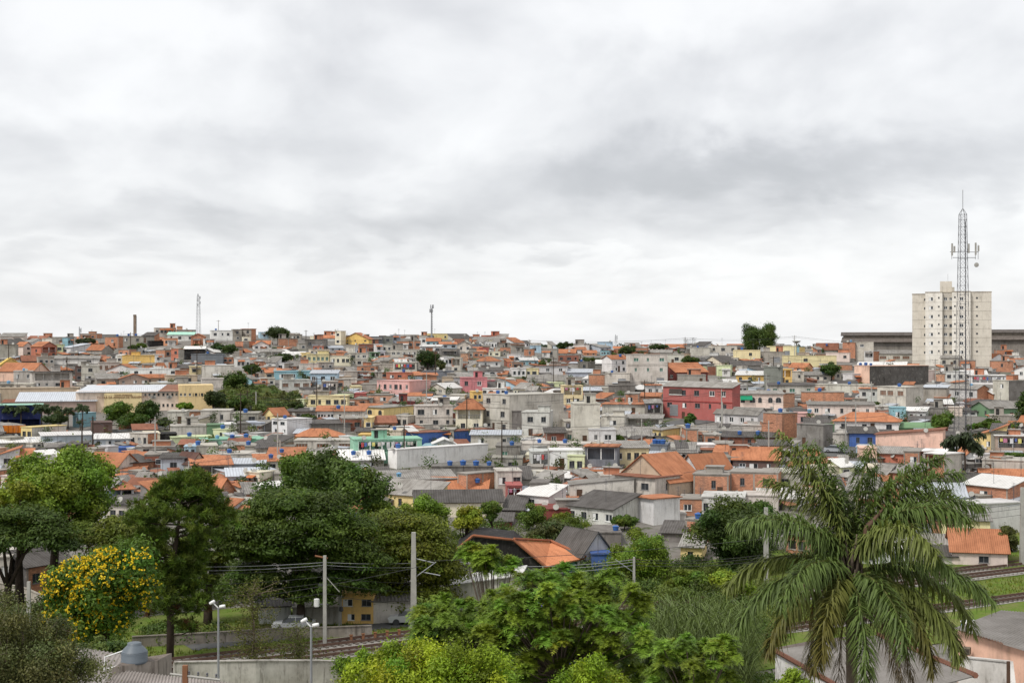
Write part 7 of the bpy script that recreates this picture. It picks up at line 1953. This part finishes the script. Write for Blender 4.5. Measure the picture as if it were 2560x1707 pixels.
# --- bare, vine-hung dead trees beside the left lamp post
def dead_tree(px, ytop, ybase, Y, label, spread, n):
    X = (px-CX)/F*Y; zg = gz(X, Y); k = Y/F; e = empty('bare_tree', (X, Y, zg)); tag(e, label, 'tree'); H = (CAMZ-(ytop-CY)*k)-zg; mb = MB(); P = []
    mb.tube([(0, 0, -.5), (.1, 0, H*.5), (0, 0, H*.85)], [.14, .09, .03], 6)
    for i in range(n):
        z = H*NR.uniform(.12, .95); p = Vector((0, 0, z))
        q = p+Vector((NR.normal()*spread*k, NR.normal()*spread*k, NR.uniform(-.1, .9))); r = q+Vector((NR.normal()*.4, NR.normal()*.4, NR.uniform(-.9, .4))); mb.tube([p, q, r], [.03, .018, .006], 3, caps=False); P += [q, r, q.lerp(r, .5)]
    link('branches', mb.mesh('branches', [M['palebark']]), e)
    P = np.repeat(np.array(P), 12, 0)+NR.normal(size=(len(P)*12, 3))*.22; link('leaves', quads_mesh('leaves', leaf_quads(P, rdir(len(P)), .055+.05*NR.random(len(P)), .5), vary((.075, .085, .03), np.zeros(len(P), int), len(P), 0, .3, .1), M['leaf']), e)
dead_tree(632, 1455, 1680, 112, 'half-bare vine-hung tree beside the lamp post', 26, 130); dead_tree(745, 1575, 1660, 118, 'bare twiggy bush beside the track', 26, 90)
for (x0, x1, y0, y1, Y, col, lb) in [(205, 320, 1590, 1650, 92, (.07, .11, .04), 'low leafy shrub behind the workshop roof'), (0, 120, 1505, 1560, 120, (.07, .08, .04), 'brushy thicket below the pale sloping wall')]:
    tree('shrub', lb, (x0+x1)/2, y0, y1, x0, x1, Y=Y, col=col, leaf=.12, K=26, n=5000, cat='shrub')
# --- grass blades on the verge
def verge_grass():
    n = 26000; t = NR.uniform(-18, 150, n); s = np.where(NR.random(n) < .6, NR.uniform(4.6, 18, n), NR.uniform(-12, -4.6, n)); Xs = R0.x+RDIR.x*t+RN.x*s; Ys = R0.y+RDIR.y*t+RN.y*s
    path = (s > 5.8) & (s < 9.2) & (t > -3) & (t < 21); keep = ~path; Xs, Ys = Xs[keep], Ys[keep]; n = len(Xs)
    Z = np.array([gz(x, y) for x, y in zip(Xs, Ys)])+.05; a = NR.random(n)*6.28; h = NR.uniform(.12, .42, n); w = .05+.04*NR.random(n); d = np.stack([np.cos(a), np.sin(a), 0*a], 1); P = np.stack([Xs, Ys, Z], 1); tip = P+np.stack([NR.normal(size=n)*.08, NR.normal(size=n)*.08, h], 1)
    V = np.stack([P-d*w[:, None], P+d*w[:, None], tip], 1); C = np.array([.11, .165, .025])[None]*(.6+.8*NR.random((n, 1))); C[:, 0] *= 1+.5*NR.random(n)
    tag(link('grass', quads_mesh('grass', V, C, M['leaf'], 3)), 'rough green grass along the railway verge', 'grass', kind='stuff')
verge_grass()

def undergrowth():
    Q, Cc = [], []
    spots = []
    for (x0, x1, Y0, Y1, n, h) in ((-60, 300, 128, 150, 46, 2.4), (300, 640, 150, 172, 40, 3.0), (380, 560, 132, 140, 14, 1.2), (1090, 1500, 176, 200, 60, 2.2), (1440, 1960, 152, 176, 70, 1.9), (1740, 1930, 126, 146, 40, 2.6), (1060, 1260, 112, 126, 20, 2.2), (1240, 1640, 100, 118, 60, 3.4), (1880, 2060, 165, 182, 16, 1.8), (2040, 2400, 183, 190, 30, 1.5), (1830, 2000, 104, 112, 14, 1.4), (560, 1000, 176, 200, 30, 2.4)):
        for _ in range(n): spots.append((NR.uniform(x0, x1), NR.uniform(Y0, Y1), h*NR.uniform(.5, 1.2)))
    for px, Y, h in spots:
        X = (px-CX)/F*Y; zg = gz(X, Y); m = 420; d = rdir(m, .35); w = NR.uniform(1.0, 2.4); P = np.array([X, Y, zg+h*.45])+d*np.array([w, w, h*.6])*(.45+.55*NR.random((m, 1)))*np.exp(NR.normal(size=(m, 1))*.15)
        Q.append(leaf_quads(P, unit(d+NR.normal(size=d.shape)*.6), .11+.08*NR.random(m), .5)); t = np.array([.085, .13, .026])*NR.uniform(.6, 1.4)*np.array([NR.uniform(.85, 1.3), 1, 1]); Cc.append(np.tile(t, (m, 1))*(.7+.6*NR.random((m, 1))))
    tag(link('undergrowth', quads_mesh('undergrowth', np.concatenate(Q), np.concatenate(Cc), M['leaf'])), 'tangled green undergrowth along the railway and below the trees', 'undergrowth', kind='stuff')
undergrowth()

def garden_green():
    Q, Cc = [], []
    for _ in range(230):
        px = NR.uniform(-40, 2600); py = NR.uniform(880, 1240)
        Y = depth_at(px, py); X = (px-CX)/F*Y; zg = gz(X, Y); m = 130; d = rdir(m, .3); w = NR.uniform(.6, 2.0); h = NR.uniform(.8, 2.6); P = np.array([X, Y, zg+h*.7])+d*np.array([w, w, h*.7])*(.35+.65*NR.random((m, 1)))*np.exp(NR.normal(size=(m, 1))*.2)
        Q.append(leaf_quads(P, unit(d+NR.normal(size=d.shape)*.7), .17+.12*NR.random(m), .5)); t = np.array([.07, .105, .026])*NR.uniform(.5, 1.5)*np.array([NR.uniform(.8, 1.3), 1, 1]); Cc.append(np.tile(t, (m, 1))*(.7+.6*NR.random((m, 1))))
    tag(link('garden_greenery', quads_mesh('garden_greenery', np.concatenate(Q), np.concatenate(Cc), M['leaf'])), 'weeds and yard plants growing in gaps between the hillside houses', 'plants', kind='stuff')
garden_green()
